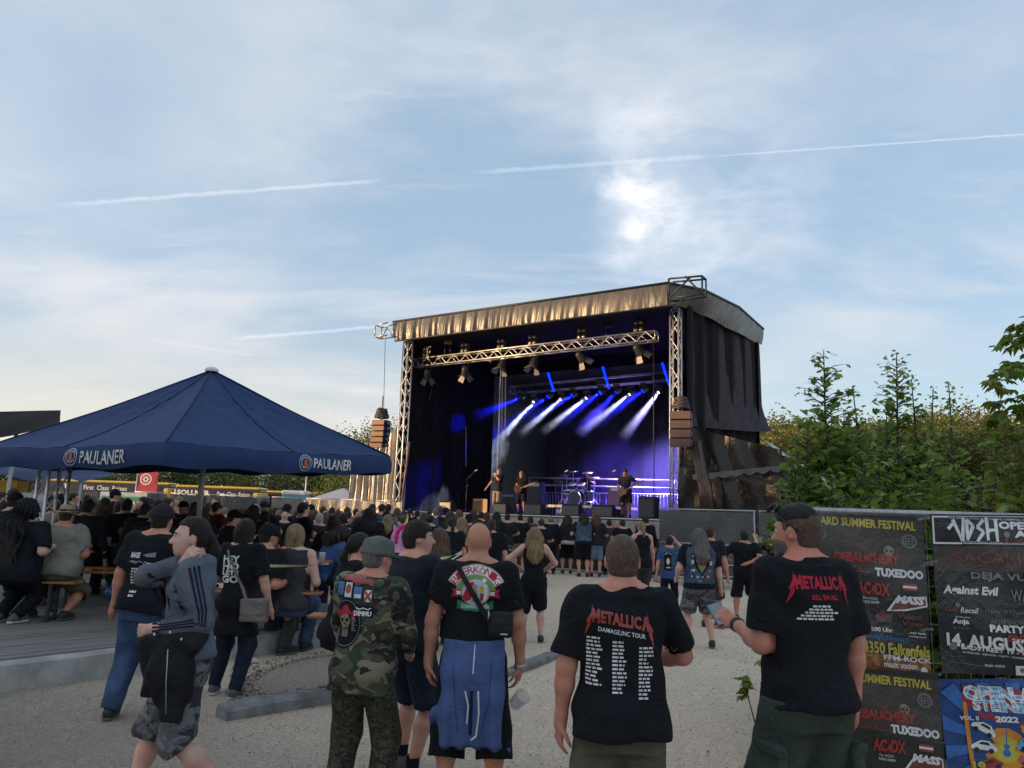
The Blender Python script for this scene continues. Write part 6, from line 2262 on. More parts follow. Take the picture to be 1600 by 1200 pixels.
def person(loc, yaw, H, label, group=None, res=.012, w=1.0, belly=0.0, top='tee', topm='black', bot='trousers', botm='ddenim', hem=.84, hair='short', hairc='brown', skin_='fair',
     hl=None, hr=None, el=None, er=None, fl=(-.11, 0, 0), fr=(.11, 0, 0), seat=None, lean=0, tilt=0, hyaw=0, hpitch=0, shoes=None, hat=None, long=.35, vest=None, vestm='vest',
     fingers=False, face=False, seed=0, hk=1.0, fem=False, sleeve=.52, shortlen=.50, name='person', curl=.45, kl=None, kr=None, smooth_top=False, loose=0.0, hn=None):
 """a figure facing +y in its own frame (yaw turns it), built from one body surface plus clothes and hair"""
 s = H / 1.75
 root = empty(name, loc, R(yaw), label, 'person', group)
 if name != 'person': pass
 dz = (seat - .80 * s) if seat is not None else 0.0
 hipz = .93 * s + dz
 MT = np.array(Matrix.Translation((0, 0, hipz)) @ Matrix.Rotation(R(-lean), 4, 'X') @ Matrix.Rotation(R(tilt), 4, 'Y') @ Matrix.Translation((0, 0, -.93 * s)))   # torso frame, standing coordinates inside
 sw = (.185 if not fem else .158) * s * w ** .75
 dw = w * (0.95 if fem else 1)
 shl, shr = xf(MT, (-sw, 0, 1.425 * s)), xf(MT, (sw, 0, 1.425 * s))
 ua, fa = .295 * s, .255 * s
 hl = Vector(hl) if hl is not None else shl + Vector((-.09 * s, .05 * s, -.54 * s))
 hr = Vector(hr) if hr is not None else shr + Vector((.09 * s, .05 * s, -.54 * s))
 ell_, wl = ik(shl, hl, ua, fa, el or (-.35, -1, -.2))
 elr_, wr_ = ik(shr, hr, ua, fa, er or (.35, -1, -.2))
 hipl, hipr = Vector((-.088 * s * w ** .5, 0, hipz - .03 * s)), Vector((.088 * s * w ** .5, 0, hipz - .03 * s))
 al, ar = Vector((fl[0], fl[1], fl[2] + .085 * s)), Vector((fr[0], fr[1], fr[2] + .085 * s))
 th, sh = .43 * s, .42 * s
 kneel, al = ik(hipl, al, th, sh, kl or (-.12, 1, 0))
 kneer, ar = ik(hipr, ar, th, sh, kr or (.12, 1, 0))
 # profile of the torso (z, half width, half depth, y offset)
 wa = (.130 if fem else .150)
 prof = [(.80, .135, .10, 0), (.88, .170 if fem else .160, .118, -.008), (.96, .165 if fem else .158, .113, -.004), (1.06, wa, .098, .006), (1.18, wa + .008, .105, .008), (1.29, .160 if fem else .172, .118, .006),
   (1.38, .160 if fem else .180, .112, -.002), (1.44, .135, .088, -.008), (1.49, .075, .062, -.006)]
 prof = [(z * s, a * s * dw * (1 + (.45 * belly * math.exp(-((z - 1.03) / .16) ** 2))), b * s * (w ** .6) * (1 + .9 * belly * math.exp(-((z - 1.05) / .15) ** 2)), c_ * s + belly * .055 * s * math.exp(-((z - 1.04) / .13) ** 2)) for z, a, b, c_ in prof]
 # head frame
 nk = xf(MT, (0, -.005 * s, 1.50 * s))
 Mh = np.array(Matrix.Translation(nk) @ Matrix.Rotation(R(-lean * .25), 4, 'X') @ Matrix.Rotation(R(hyaw), 4, 'Z') @ Matrix.Rotation(R(-hpitch), 4, 'X') @ Matrix.Translation((0, .028 * s, .118 * s)))
 hs = s * (1.0 if not fem else .97) * hk
 allp = [shl, shr, ell_, wl, elr_, wr_, hipl, hipr, kneel, kneer, al, ar, xf(Mh, (0, 0, .13 * s)), nk]
 lo = np.min([list(p) for p in allp], 0) - np.array([.22, .30, .14]) * s * max(1, w ** .5)
 hi = np.max([list(p) for p in allp], 0) + np.array([.22, .30, .10]) * s * max(1, w ** .5)
 lo[2] = min(lo[2], -.02)
 fine = res < .016
 # ------------- body
 F = Field(lo, hi, res)
 F.loft(prof, 2.3, .03, M=MT)
 F.cone(xf(MT, (0, -.012 * s, 1.42 * s)), xf(Mh, (0, -.018 * s, -.05 * s)), .064 * s * w ** .5, .056 * s * w ** .35, .03)
 for sg in (-1, 1): F.cone(xf(MT, (sg * .03 * s, -.02 * s, 1.49 * s)), xf(MT, (sg * sw * .8, -.012 * s, 1.44 * s)), .048 * s, .05 * s, .04)
 for a_, e_, w_ in ((shl, ell_, wl), (shr, elr_, wr_)):
  F.cone(a_, e_, .054 * s * w ** .6, .041 * s * w ** .5, .03); F.cone(e_, e_.lerp(w_, .35), .040 * s * w ** .5, .042 * s * w ** .5, .03); F.cone(e_.lerp(w_, .3), w_, .042 * s * w ** .5, .026 * s, .02)
 for h_, k_, a_ in ((hipl, kneel, al), (hipr, kneer, ar)):
  F.cone(h_, k_, .083 * s * w ** .6, .054 * s * w ** .4, .04)
  cm_ = k_.lerp(a_, .32) + Vector((0, -.012 * s, 0))
  F.cone(k_, cm_, .050 * s, .056 * s * w ** .4, .03); F.cone(cm_, a_, .056 * s * w ** .4, .034 * s, .03)
 if fingers:
  for w_, e_, sg in ((wl, ell_, 1), (wr_, elr_, -1)):
   d_ = (w_ - e_).normalized()
   d2_, pn_ = d_, Vector((.9 * sg, .25, -.15))
   if hn and hn.get('l' if sg == 1 else 'r'):
    v_ = hn['l' if sg == 1 else 'r']; d2_, pn_ = Vector(v_[0]), Vector(v_[1])
   hand(F, w_, d2_, pn_, s * .98, curl, .006, sg)
 else:
  for w_, e_ in ((wl, ell_), (wr_, elr_)):
   d_ = (w_ - e_).normalized()
   F.cone(w_, w_ + d_ * .07 * s, .028 * s, .034 * s, .02); F.cone(w_ + d_ * .08 * s, w_ + d_ * .14 * s + Vector((0, .01, 0)), .026 * s, .018 * s, .02)
 # head
 F.ell((0, -.012 * hs, .018 * hs), (.077 * hs, .097 * hs, .100 * hs), .02, M=Mh)
 F.ell((0, .028 * hs, -.035 * hs), (.062 * hs, .066 * hs, .078 * hs), .03, M=Mh)
 F.ell((0, .062 * hs, -.088 * hs), (.032 * hs, .026 * hs, .024 * hs), .03, M=Mh)
 F.cone((0, .086 * hs, .012 * hs), (0, .112 * hs, -.026 * hs), .009 * hs, .014 * hs, .012, M=Mh)
 F.ell((0, .078 * hs, .030 * hs), (.05 * hs, .016 * hs, .012 * hs), .02, M=Mh)
 for sg in (-1, 1):
  F.ell((sg * .079 * hs, -.008 * hs, -.008 * hs), (.011 * hs, .020 * hs, .033 * hs), .006, M=Mh)
  if fine:
   F.ell((sg * .033 * hs, .084 * hs, .008 * hs), (.016 * hs, .014 * hs, .011 * hs), .012, 's', M=Mh)
   F.ell((sg * .012 * hs, .106 * hs, -.030 * hs), (.009 * hs, .010 * hs, .008 * hs), .008, M=Mh)
   F.ell((sg * .088 * hs, -.006 * hs, -.004 * hs), (.006 * hs, .010 * hs, .016 * hs), .005, 's', M=Mh)
 if fine:
  F.ell((0, .093 * hs, -.054 * hs), (.024 * hs, .009 * hs, .006 * hs), .006, M=Mh)
  F.ell((0, .089 * hs, -.066 * hs), (.021 * hs, .009 * hs, .007 * hs), .006, M=Mh)
  F.ell((0, .103 * hs, -.060 * hs), (.022 * hs, .008 * hs, .0022 * hs), .004, 's', M=Mh)
 sk = SK[skin_]
 parts = {'root': root, 'Mh': Mh, 'MT': MT, 's': s, 'hs': hs, 'wl': wl, 'wr': wr_, 'el': ell_, 'er': elr_, 'prof': prof}
 parts['body'] = F.mesh('body', sk, root)
 if face:
  for sg in (-1, 1):
   m_ = MB()
   c_ = xf(Mh, (sg * .032 * hs, .0755 * hs, .009 * hs))
   m_.lathe(c_, [(0, -.0112 * hs)] + [(.0112 * hs * math.cos(a), .0112 * hs * math.sin(a)) for a in [R(-60), R(-30), 0, R(30), R(60)]] + [(0, .0112 * hs)], 12)
   eo = m_.build('eye', M_EYE, root, world=False)
   m_ = MB()
   ax_ = (xf(Mh, (sg * .032 * hs, 1, .009 * hs)) - c_).normalized()
   m_.lathe(c_ + ax_ * .0092 * hs, [(.0068 * hs, 0), (.004 * hs, .0022 * hs), (0, .003 * hs)], 10, axis=ax_)
   m_.build('iris', M_IRIS, eo, world=False)
   Fb = Field((-.2, -.2, -.2), (.2, .2, .2), .004) if False else None
   m_ = MB()
   pts_ = [xf(Mh, (sg * x * hs, y * hs, z * hs)) for x, y, z in ((.012, .0945, .026), (.024, .0955, .031), (.037, .091, .032), (.049, .082, .026))]
   m_.path(pts_, [.0028 * hs, .0036 * hs, .0034 * hs, .0016 * hs], 6); m_.build('eyebrow', HR['dark'], root, world=False)
 # ------------- lower clothes
 bm_ = CL[botm] if isinstance(botm, str) else botm
 hz_ = {'trousers': .10, 'shorts': shortlen, 'tights': .10, 'skirt': shortlen, 'skinny': .12}[bot]
 F = Field(lo, hi, res)
 t_ = .010 * s
 lp = [(z, a + t_, b + t_, c_) for z, a, b, c_ in prof if z <= 1.07 * s]
 F.loft(lp, 2.5, .02, M=MT, z0=.785 * s, z1=min(1.05, max(.96, hem + .07)) * s)
 fat = {'trousers': .026, 'shorts': .034, 'tights': .010, 'skirt': .04, 'skinny': .024}[bot] * s * (1 + loose)
 for h_, k_, a_ in ((hipl, kneel, al), (hipr, kneer, ar)):
  if bot == 'shorts':
   frac = (1 - shortlen / .50) if seat is None else .05
   ex_ = max(0.0, (hipz - shortlen * s - (hipz - k_.z)) / .42 / s) if False else 0
   end_ = k_
   dn_ = (k_ - h_).normalized()
   L_ = (k_ - h_).length
   want = (.93 - shortlen) * s
   pe = h_ + dn_ * want if want < L_ else k_ + (a_ - k_).normalized() * (want - L_)
   F.cone(h_, h_.lerp(pe, .9) if want < L_ else k_, .083 * s * w ** .6 + fat * .6, .070 * s * w ** .4 + fat * .9, .04, cut=(.0 if want < L_ else None))
   if want < L_: F.cone(h_, pe, .080 * s * w ** .6 + fat * .6, .068 * s * w ** .4 + fat * 1.1, .03, cut=0.0)
   else: F.cone(k_, pe, .070 * s * w ** .4 + fat * .9, .066 * s * w ** .4 + fat * 1.1, .03, cut=0.0)
   dd = (pe - (h_ if want < L_ else k_)).normalized()
   F.cone(pe - dd * .035 * s, pe + dd * .05, .058 * s * w ** .4 + fat * .7, .062 * s * w ** .4 + fat * .8, .006, 's')
  elif bot == 'skirt':
   pe = h_.lerp(k_, .7)
   F.cone(h_, pe, .10 * s + fat, .085 * s + fat * 1.5, .12, cut=0.0)
  else:
   F.cone(h_, k_, .083 * s * w ** .6 + fat * .6, .055 * s * w ** .4 + fat, .04)
   F.cone(k_, a_, .055 * s * w ** .4 + fat * .9, (.040 * s if bot in ('tights', 'skinny') else .050 * s) + fat * .7, .03, cut=.015 * s)
 if seat is None and lean < 12 and hem < 1.0: F.plane((0, 0, (hem + .035) * s), (0, 0, 1))
 if fine: F.wrinkle(.0038 * s, seed + 3, (16, 16, 10))
 parts['bottom'] = F.mesh({'trousers': 'trousers', 'skinny': 'trousers', 'shorts': 'shorts', 'tights': 'leggings', 'skirt': 'skirt'}[bot], bm_, root)
 # ------------- shoes
 shm = shoes or M_SHOE
 for (a_, f_, k_) in ((al, fl, kneel), (ar, fr, kneer)):
  F = Field((a_.x - .18, a_.y - .26, a_.z - .16), (a_.x + .18, a_.y + .34, a_.z + .10), max(res * .8, .008))
  fd = Vector((k_.x - a_.x, k_.y - a_.y, 0)) * .0 + Vector((f_[0] * 1.2, 1, 0)).normalized()
  fd.z = f_[3] if len(f_) > 3 else 0
  sole = a_ - Vector((0, 0, .085 * s))
  fw = fd.normalized()
  F.cone(sole + Vector((0, 0, .045 * s)) - fw * .045 * s, sole + Vector((0, 0, .035 * s)) + fw * .13 * s, .044 * s, .040 * s, .02)
  F.cone(a_ + Vector((0, 0, -.005)), sole + Vector((0, 0, .055 * s)) + fw * .05 * s, .044 * s, .046 * s, .03)
  up_ = fw.cross(Vector((1, 0, 0))); up_ = up_ if up_.z > 0 else -up_
  F.plane(tuple(sole + Vector((0, 0, .004))), tuple(-up_)); F.plane((a_.x, a_.y, a_.z + .03 * s), (0, 0, 1))
  so = F.mesh('shoe', shm, root)
  if fine:
   m_ = MB()
   rt_ = Vector((fw.y, -fw.x, 0)).normalized()
   oul = [(-.085, -.03), (-.08, .03), (.0, .036), (.09, .046), (.155, .036), (.175, 0), (.155, -.036), (.09, -.046), (0, -.036)]
   m_.prism([sole + fw * x * s + rt_ * y * s + Vector((0, 0, .001)) for x, y in reversed(oul)], up_ * .022 * s)
   m_.build('sole', M_SHOEG if shm is M_SHOE else M_SHOEW, so, world=False)
 # ------------- top
 tm_ = CL[topm] if isinstance(topm, str) else topm
 F = Field(lo, hi, res)
 t_ = (.014 if top != 'tank' else .009) * s
 tp = [(z, a + t_ + .006 * s * max(0, (1.15 * s - z) / s) * 3 * (1 + loose), b + t_ + (.010 * s if z < 1.2 * s else 0), c_) for z, a, b, c_ in prof if z < 1.475 * s]
 tp = [(z, a + .020 * s * min(1, max(0, (1.06 * s - z) / (.12 * s))), b + .012 * s * min(1, max(0, (1.06 * s - z) / (.12 * s))), c_) for z, a, b, c_ in tp]
 tp = [(hem * s - .02, tp[0][1] + .02 * s + .02 * loose, tp[0][2] + .02 * s, 0)] + [r_ for r_ in tp if r_[0] > hem * s]
 F.loft(tp, 2.5, .02, M=MT, z0=hem * s, z1=1.475 * s)
 for sg in (-1, 1):
  if top != 'tank':
   F.cone(xf(MT, (sg * .045 * s, -.02 * s, 1.468 * s)), xf(MT, (sg * sw * .85, -.008 * s, 1.438 * s)), .045 * s, .060 * s, .05)
  else:
   F.cone(xf(MT, (sg * .07 * s, -.03 * s, 1.35 * s)), xf(MT, (sg * .075 * s, -.012 * s, 1.48 * s)), .035 * s, .024 * s, .03)
 F.cone(xf(MT, (0, -.012 * s, 1.43 * s)), xf(MT, (0, -.008 * s, 1.50 * s)), .076 * s * w ** .4, .066 * s * w ** .3, .04, cut=-.006 * s)
 for a_, e_, w_ in ((shl, ell_, wl), (shr, elr_, wr_)):
  if top in ('tee', 'vest'):
   dd = (e_ - a_).normalized()
   pe = a_ + dd * ua * (sleeve + .30)
   F.cone(a_, pe, .064 * s * w ** .6, .068 * s * w ** .6 + .012 * s * loose, .045, cut=0.0)
   F.cone(pe - dd * .03 * s, pe + dd * .06 * s, .055 * s * w ** .6, .060 * s * w ** .6, .006, 's')
  elif top in ('long', 'hoodie'):
   k2 = .012 * s if top == 'hoodie' else 0
   F.cone(a_, e_, .064 * s * w ** .6 + k2, .054 * s * w ** .5 + k2, .045)
   F.cone(e_, e_.lerp(w_, .93), .053 * s * w ** .5 + k2, .040 * s + k2, .02, cut=0.0)
 if top == 'hoodie':
  F.cone(xf(MT, (-.06 * s, -.085 * s, 1.455 * s)), xf(MT, (.06 * s, -.085 * s, 1.455 * s)), .05 * s, .05 * s, .05)
 F.cone(xf(MT, (0, -.012 * s, 1.488 * s)), xf(MT, (0, .0, 1.60 * s)), .056 * s * w ** .4, .07 * s, .008, 's')
 if fine and not smooth_top:
  F.wrinkle(.0085 * s, seed, (11, 12, 8.5))
 elif not fine:
  F.wrinkle(.008 * s, seed, (9, 10, 7))
 parts['top'] = F.mesh({'tee': 'shirt', 'vest': 'shirt', 'tank': 'tank_top', 'long': 'jacket', 'hoodie': 'jacket'}[top], tm_, root)
 if vest:
  F = Field(lo, hi, res)
  t_ = .036 * s
  vp = [(z, a + t_, b + t_, c_) for z, a, b, c_ in prof if .90 * s < z < 1.47 * s]
  F.loft(vp, 2.6, .02, M=MT, z0=.93 * s, z1=1.465 * s)
  for sg in (-1, 1): F.cone(xf(MT, (sg * .06 * s, -.02 * s, 1.47 * s)), xf(MT, (sg * sw * .80, -.008 * s, 1.445 * s)), .05 * s, .062 * s, .05)
  for a_, e_ in ((shl, ell_), (shr, elr_)):
   dd = (e_ - a_).normalized()
   F.cone(a_ + dd * .03 * s, a_ + dd * .20 * s, .062 * s, .07 * s, .01, 's')
  F.cone(xf(MT, (0, -.012 * s, 1.488 * s)), xf(MT, (0, .0, 1.60 * s)), .058 * s, .07 * s, .008, 's')
  F.loft([(z, .035 * s, .25 * s, .25 * s) for z in (.9 * s, 1.5 * s)], 4, .008, 's', M=MT)
  if fine: F.wrinkle(.002 * s, seed + 5)
  parts['vest'] = F.mesh('denim_vest', CL[vestm], root)
 # ------------- hair
 hm_ = HR[hairc]
 hd = {'lo': np.array(xf(Mh, (0, 0, 0))) - .3 * s, 'hi': np.array(xf(Mh, (0, 0, 0))) + .3 * s}
 if hair not in ('bald', None):
  lo2, hi2 = hd['lo'].copy(), hd['hi'].copy()
  if hair in ('long', 'wild'):
   lo2[2] -= long * s + .1
   lo2[0] -= .05; hi2[0] += .05
  F = Field(lo2, hi2, min(res, .011) if fine else res * .85)
  g_ = {'buzz': .0045, 'fade': .0045, 'short': .013, 'crop': .009, 'long': .019, 'bob': .022, 'pony': .007, 'bun': .011, 'wild': .034}[hair] * hs
  if hair != 'fade': F.ell((0, -.014 * hs, .020 * hs), (.077 * hs + g_, .099 * hs + g_, .101 * hs + g_), .01, M=Mh)
  if hair == 'fade':
   F.ell((0, -.004 * hs, .066 * hs), (.071 * hs, .094 * hs, .064 * hs), .012, M=Mh)
  if hair in ('short', 'crop', 'buzz'):
   F.ell((0, -.045 * hs, -.045 * hs), (.064 * hs + g_ * .6, .052 * hs + g_ * .6, .040 * hs), .02, M=Mh)
  # keep the face and the ears free
  F.box((0, .135 * hs, -.075 * hs), (.095 * hs, .085 * hs + (.012 * hs if hair in ('short', 'crop', 'buzz', 'pony', 'fade') else 0) + (.022 * hs if hair == 'pony' else 0), .128 * hs + (.018 * hs if hair == 'pony' else 0)), .03 * hs, .012, 's', M=Mh)
  if hair in ('short', 'crop', 'buzz', 'pony', 'fade'):
   F.box((0, .02 * hs, -.11 * hs), (.2 * hs, .048 * hs, .11 * hs), .02 * hs, .01, 's', M=Mh)
   F.box((0, 0, -.20 * hs), (.2 * hs, .2 * hs, .125 * hs), .02 * hs, .01, 's', M=Mh)
  if hair == 'bob':
   F.loft([(-.125 * hs, .098 * hs, .075 * hs, -.035 * hs), (-.05 * hs, .106 * hs, .085 * hs, -.03 * hs), (.03 * hs, .100 * hs, .095 * hs, -.02 * hs)], 2.3, .02, M=Mh)
   F.box((0, .135 * hs, -.085 * hs), (.068 * hs, .10 * hs, .125 * hs), .02 * hs, .01, 's', M=Mh)
  if hair in ('long', 'wild'):
   kx = 1.35 if hair == 'wild' else 1.0
   a_ = xf(Mh, (0, -.04 * hs, .03 * hs))
   bt = Vector((a_.x, xf(MT, (0, -.135 * s, 0)).y * 0 + a_.y - .06 * s, a_.z))
   steps = 9
   tor = [r_ for r_ in prof]
   prev = None
   for q in range(steps):
    f_ = (q + .2) / (steps - 1)
    zz_ = a_.z - (.02 + long * f_) * s
    # lie on the back
    zt_ = zz_ - dz
    yb = -.085 * s
    if zt_ < 1.47 * s:
     bk_ = xf(MT, (0, -np.interp(zt_, [r_[0] for r_ in prof], [r_[2] for r_ in prof]) - .025 * s, zt_))
     yb = bk_.y
     cx_ = bk_.x
    else:
     yb = a_.y - .035 * s; cx_ = a_.x
    wv = (.088 + .022 * math.sin(f_ * 3)) * s * kx * (1 - .25 * max(0, f_ - .6))
    F.ap((lambda c0, wv_: (lambda X, Y, Z: (np.sqrt(((X - c0[0]) / wv_) ** 2 + ((Y - c0[1]) / (.048 * s * kx)) ** 2 + ((Z - c0[2]) / (.075 * s)) ** 2) - 1) * .045 * s))((cx_, yb + .004, zz_), wv),
      (cx_ - wv, yb - .06, zz_ - .09), (cx_ + wv, yb + .06, zz_ + .09), .04)
  if hair == 'pony':
   a_ = xf(Mh, (0, -.115 * hs, .01 * hs))
   F.cone(a_, a_ + Vector((0, -.03 * s, -.09 * s)), .026 * s, .032 * s, .01); F.cone(a_ + Vector((0, -.03 * s, -.09 * s)), a_ + Vector((.0, .0, -.09 * s - long * .6 * s)), .032 * s, .014 * s, .02)
  if hair == 'bun':
   F.ell((0, -.13 * hs, .04 * hs), (.04 * hs, .035 * hs, .04 * hs), .01, M=Mh)
  amp = {'buzz': 0, 'fade': .002, 'crop': .0015, 'short': .004, 'long': .006, 'bob': .005, 'pony': .003, 'bun': .003, 'wild': .012}[hair]
  if amp:
   X = F.ax[0][:, None, None]; Y = F.ax[1][None, :, None]; Z = F.ax[2][None, None, :]
   o_ = xf(Mh, (0, 0, 0))
   an = np.arctan2(X - o_.x, -(Y - o_.y) + .02)
   F.V = F.V + (amp * (np.sin(an * 23 + 2.2 * np.sin(Z * 17 + seed)) + .6 * np.sin(an * 41 + Z * 23)) + amp * .6 * np.sin(Z * 31 + X * 19 + seed)).astype(np.float32)
  parts['hair'] = F.mesh('hair', hm_, root)
 # ------------- hat
 if hat:
  kind, hmat = hat
  hmat = CL[hmat] if isinstance(hmat, str) else hmat
  F = Field(hd['lo'], hd['hi'], min(res, .010) if fine else res * .8)
  if kind == 'cap' or kind == 'field':
   F.ell((0, -.012 * hs, .030 * hs), (.094 * hs, .112 * hs, .112 * hs), .01, M=Mh)
   if kind == 'field':
    F.loft([(.0, .094 * hs, .113 * hs, -.012 * hs), (.09 * hs, .090 * hs, .105 * hs, -.012 * hs), (.118 * hs, .080 * hs, .095 * hs, -.012 * hs)], 2.3, .02, M=Mh)
   F.box((0, -.01 * hs, -.125 * hs), (.2 * hs, .2 * hs, .135 * hs), .01, .004, 's', M=Mh)
   def brim(X, Y, Z):
    r_ = np.sqrt((X / (.078 * hs)) ** 2 + ((Y - .075 * hs) / (.10 * hs)) ** 2) - 1
    zz_ = np.abs(Z - .022 * hs + 1.6 * (X ** 2) + .25 * np.maximum(Y - .1 * hs, 0)) - .006 * hs
    return np.maximum(r_ * .07, zz_)
   F.ap(brim, (-.09 * hs, -.02, -.05 * hs), (.09 * hs, .19 * hs, .06 * hs), .006, M=Mh)
  elif kind == 'straw':
   F.loft([(.03 * hs, .092 * hs, .108 * hs, -.012 * hs), (.10 * hs, .086 * hs, .10 * hs, -.012 * hs), (.145 * hs, .078 * hs, .090 * hs, -.012 * hs)], 2.3, .01, M=Mh)
   F.ap(lambda X, Y, Z: np.maximum((np.sqrt((X / (.135 * hs)) ** 2 + ((Y + .012) / (.155 * hs)) ** 2) - 1) * .1, np.abs(Z - .045 * hs - 1.2 * X ** 2) - .006 * hs), (-.15 * hs, -.18 * hs, 0), (.15 * hs, .16 * hs, .1 * hs), .006, M=Mh)
  elif kind == 'beanie':
   F.ell((0, -.012 * hs, .028 * hs), (.096 * hs, .115 * hs, .118 * hs), .01, M=Mh)
   F.box((0, -.01 * hs, -.12 * hs), (.2 * hs, .2 * hs, .125 * hs), .01, .004, 's', M=Mh)
  elif kind == 'hood':
   F.ell((0, -.02 * hs, .018 * hs), (.108 * hs, .122 * hs, .130 * hs), .01, M=Mh)
   F.cone(xf(Mh, (0, -.03 * hs, -.05 * hs)), xf(MT, (0, -.02, 1.45 * s)), .10 * hs, .10 * s, .04)
   F.box((0, .14 * hs, -.02 * hs), (.070 * hs, .09 * hs, .10 * hs), .04 * hs, .01, 's', M=Mh)
  parts['hat'] = F.mesh({'cap': 'cap', 'field': 'cap', 'straw': 'straw_hat', 'beanie': 'woollen_hat', 'hood': 'hood'}[kind], hmat, root)
  if kind == 'straw':
   m_ = MB(); m_.lathe((0, 0, 0), [(1, .045 * hs), (1, .075 * hs)], 24)
   vs = [tuple(xf(Mh, (v[0] * .0945 * hs, v[1] * .110 * hs - .012 * hs, v[2] + .006))) for v in m_.v]
   m_.v = vs; m_.build('hat_band', CL['black'], parts['hat'], world=False)
 return parts


def print_on(target, root, geo, o, ex_, ez_, n, mat, name='print', off=.0025, maxlen=.02):
 """lays flat print on the clothed surface by dropping every point of it on the cloth; all in the figure's own frame"""
 me = target.data
 bv = print_cache.get(me.name)
 if bv is None:
  vs = [v.co.copy() for v in me.vertices]
  bv = BVHTree.FromPolygons(vs, [tuple(p.vertices) for p in me.polygons])
  print_cache[me.name] = bv
 bm = bmesh.new()
 vv = [bm.verts.new((x, y, 0)) for x, y in geo[0]]
 for f in geo[1]:
  try: bm.faces.new([vv[i] for i in f])
  except ValueError: pass
 bmesh.ops.triangulate(bm, faces=bm.faces[:])
 for _ in range(5):
  lg = [e for e in bm.edges if e.calc_length() > maxlen]
  if not lg: break
  bmesh.ops.subdivide_edges(bm, edges=lg, cuts=1)
  bmesh.ops.triangulate(bm, faces=bm.faces[:])
 o, ex_, ez_, n = Vector(o), Vector(ex_), Vector(ez_), Vector(n).normalized()
 bad = []
 for v in bm.verts:
  p = o + ex_ * v.co.x + ez_ * v.co.y + n * .4
  hit = bv.ray_cast(p, -n, 1.0)
  if hit[0] is None:
   bad.append(v); continue
  v.co = hit[0] + n * off
 if bad: bmesh.ops.delete(bm, geom=bad, context='VERTS')
 bmesh.ops.recalc_face_normals(bm, faces=bm.faces[:])
 nm = bpy.data.meshes.new(name); bm.to_mesh(nm); bm.free()
 for p in nm.polygons: p.use_smooth = True
 return mesh_obj(name, nm, mat, target)


print_cache = {}


def printc(name, col):
 return cloth('print_' + name, col, .8, .08, .2, 0)


PW_, PR_, PG_ = printc('white', (.72, .72, .72)), printc('red', (.68, .04, .05)), printc('green', (.03, .20, .10))
PK_, PT_, PY_ = printc('crimson', (.42, .025, .045)), printc('tan', (.42, .27, .15)), printc('yellow', (.60, .42, .05))
PB_, PS_, PD_ = printc('blue', (.05, .09, .28)), printc('silver', (.26, .27, .29)), printc('dark', (.010, .010, .014))
PL_, PU_ = printc('leaf', (.16, .30, .12)), printc('purple', (.16, .12, .26))

# ================================================================== PRINTS
def row_words(x0, y0, w_, n, lh, seed, fill=.8, cols=1):
 """rows of unreadably small print"""
 r = random.Random(seed); gs = []
 for i in range(n):
  for c in range(cols):
   cw = w_ / cols
   x = x0 + c * cw
   end = x + cw * r.uniform(.55, .95) * fill
   while x < end:
    ww = r.uniform(.010, .026)
    gs.append(rect(x, y0 - i * lh, min(ww, end - x + .004), lh * .52)); x += ww + .005
 return join(*gs)


def arc_text(s_, r_, a0, a1, h_, wl_, bold=.05):
 gs = []
 for i, ch in enumerate(s_):
  a = a0 + (a1 - a0) * i / (len(s_) - 1)
  v, f = text_box(ch, -wl_ / 2, 0, wl_, h_, bold)
  t_ = a - PI / 2
  gs.append(([(r_ * math.cos(a) + x * math.cos(t_) - y * math.sin(t_), r_ * math.sin(a) + x * math.sin(t_) + y * math.cos(t_)) for x, y in v], f))
 return join(*gs)


def tr(g, dx=0, dy=0, k=1.0, shy=0.0, ky=None):
 ky = k if ky is None else ky
 return [(dx + x * k, dy + y * ky + shy * x * k) for x, y in g[0]], g[1]


def thorn_logo():
 a = poly([(.075, 1.12), (.095, .45), (.045, .22), (.05, -.10), (-.035, -.85), (-.005, .05), (-.03, .12), (.05, .62)])
 b = [(1.0 - x, y) for x, y in a[0]]
 mm = strokes([((.085, .08), (.085, .9)), ((.085, .88), (.125, .35)), ((.125, .35), (.165, .88)), ((.165, .92), (.165, .08)),
      ((.855, .08), (.895, .92)), ((.895, .92), (.94, .08)), ((.86, .35), (.93, .35))], .036)
 return join(a, (b, a[1]), mm, text_box('ETALLIC', .195, .12, .63, .76, .045))


def back(pt, o, z):      # frame on the back of a figure: x to the viewer's right when seen from behind
 return (o, -.3, z), (1, 0, 0), (0, 0, 1), (0, -1, 0)


def pp(pt, geo, x, z, mat, name='print', tgt='top', off=.0025, n=(0, -1, 0), ex_=(1, 0, 0)):
 return print_on(pt[tgt], pt['root'], geo, (x, 0, z), ex_, (0, 0, 1), n, mat, name, off)


def spot_(px, py, Y, z0=0.0):
 t_ = P(px, py, Y)
 return Vector((t_.x, Y, z0)), t_.z - z0


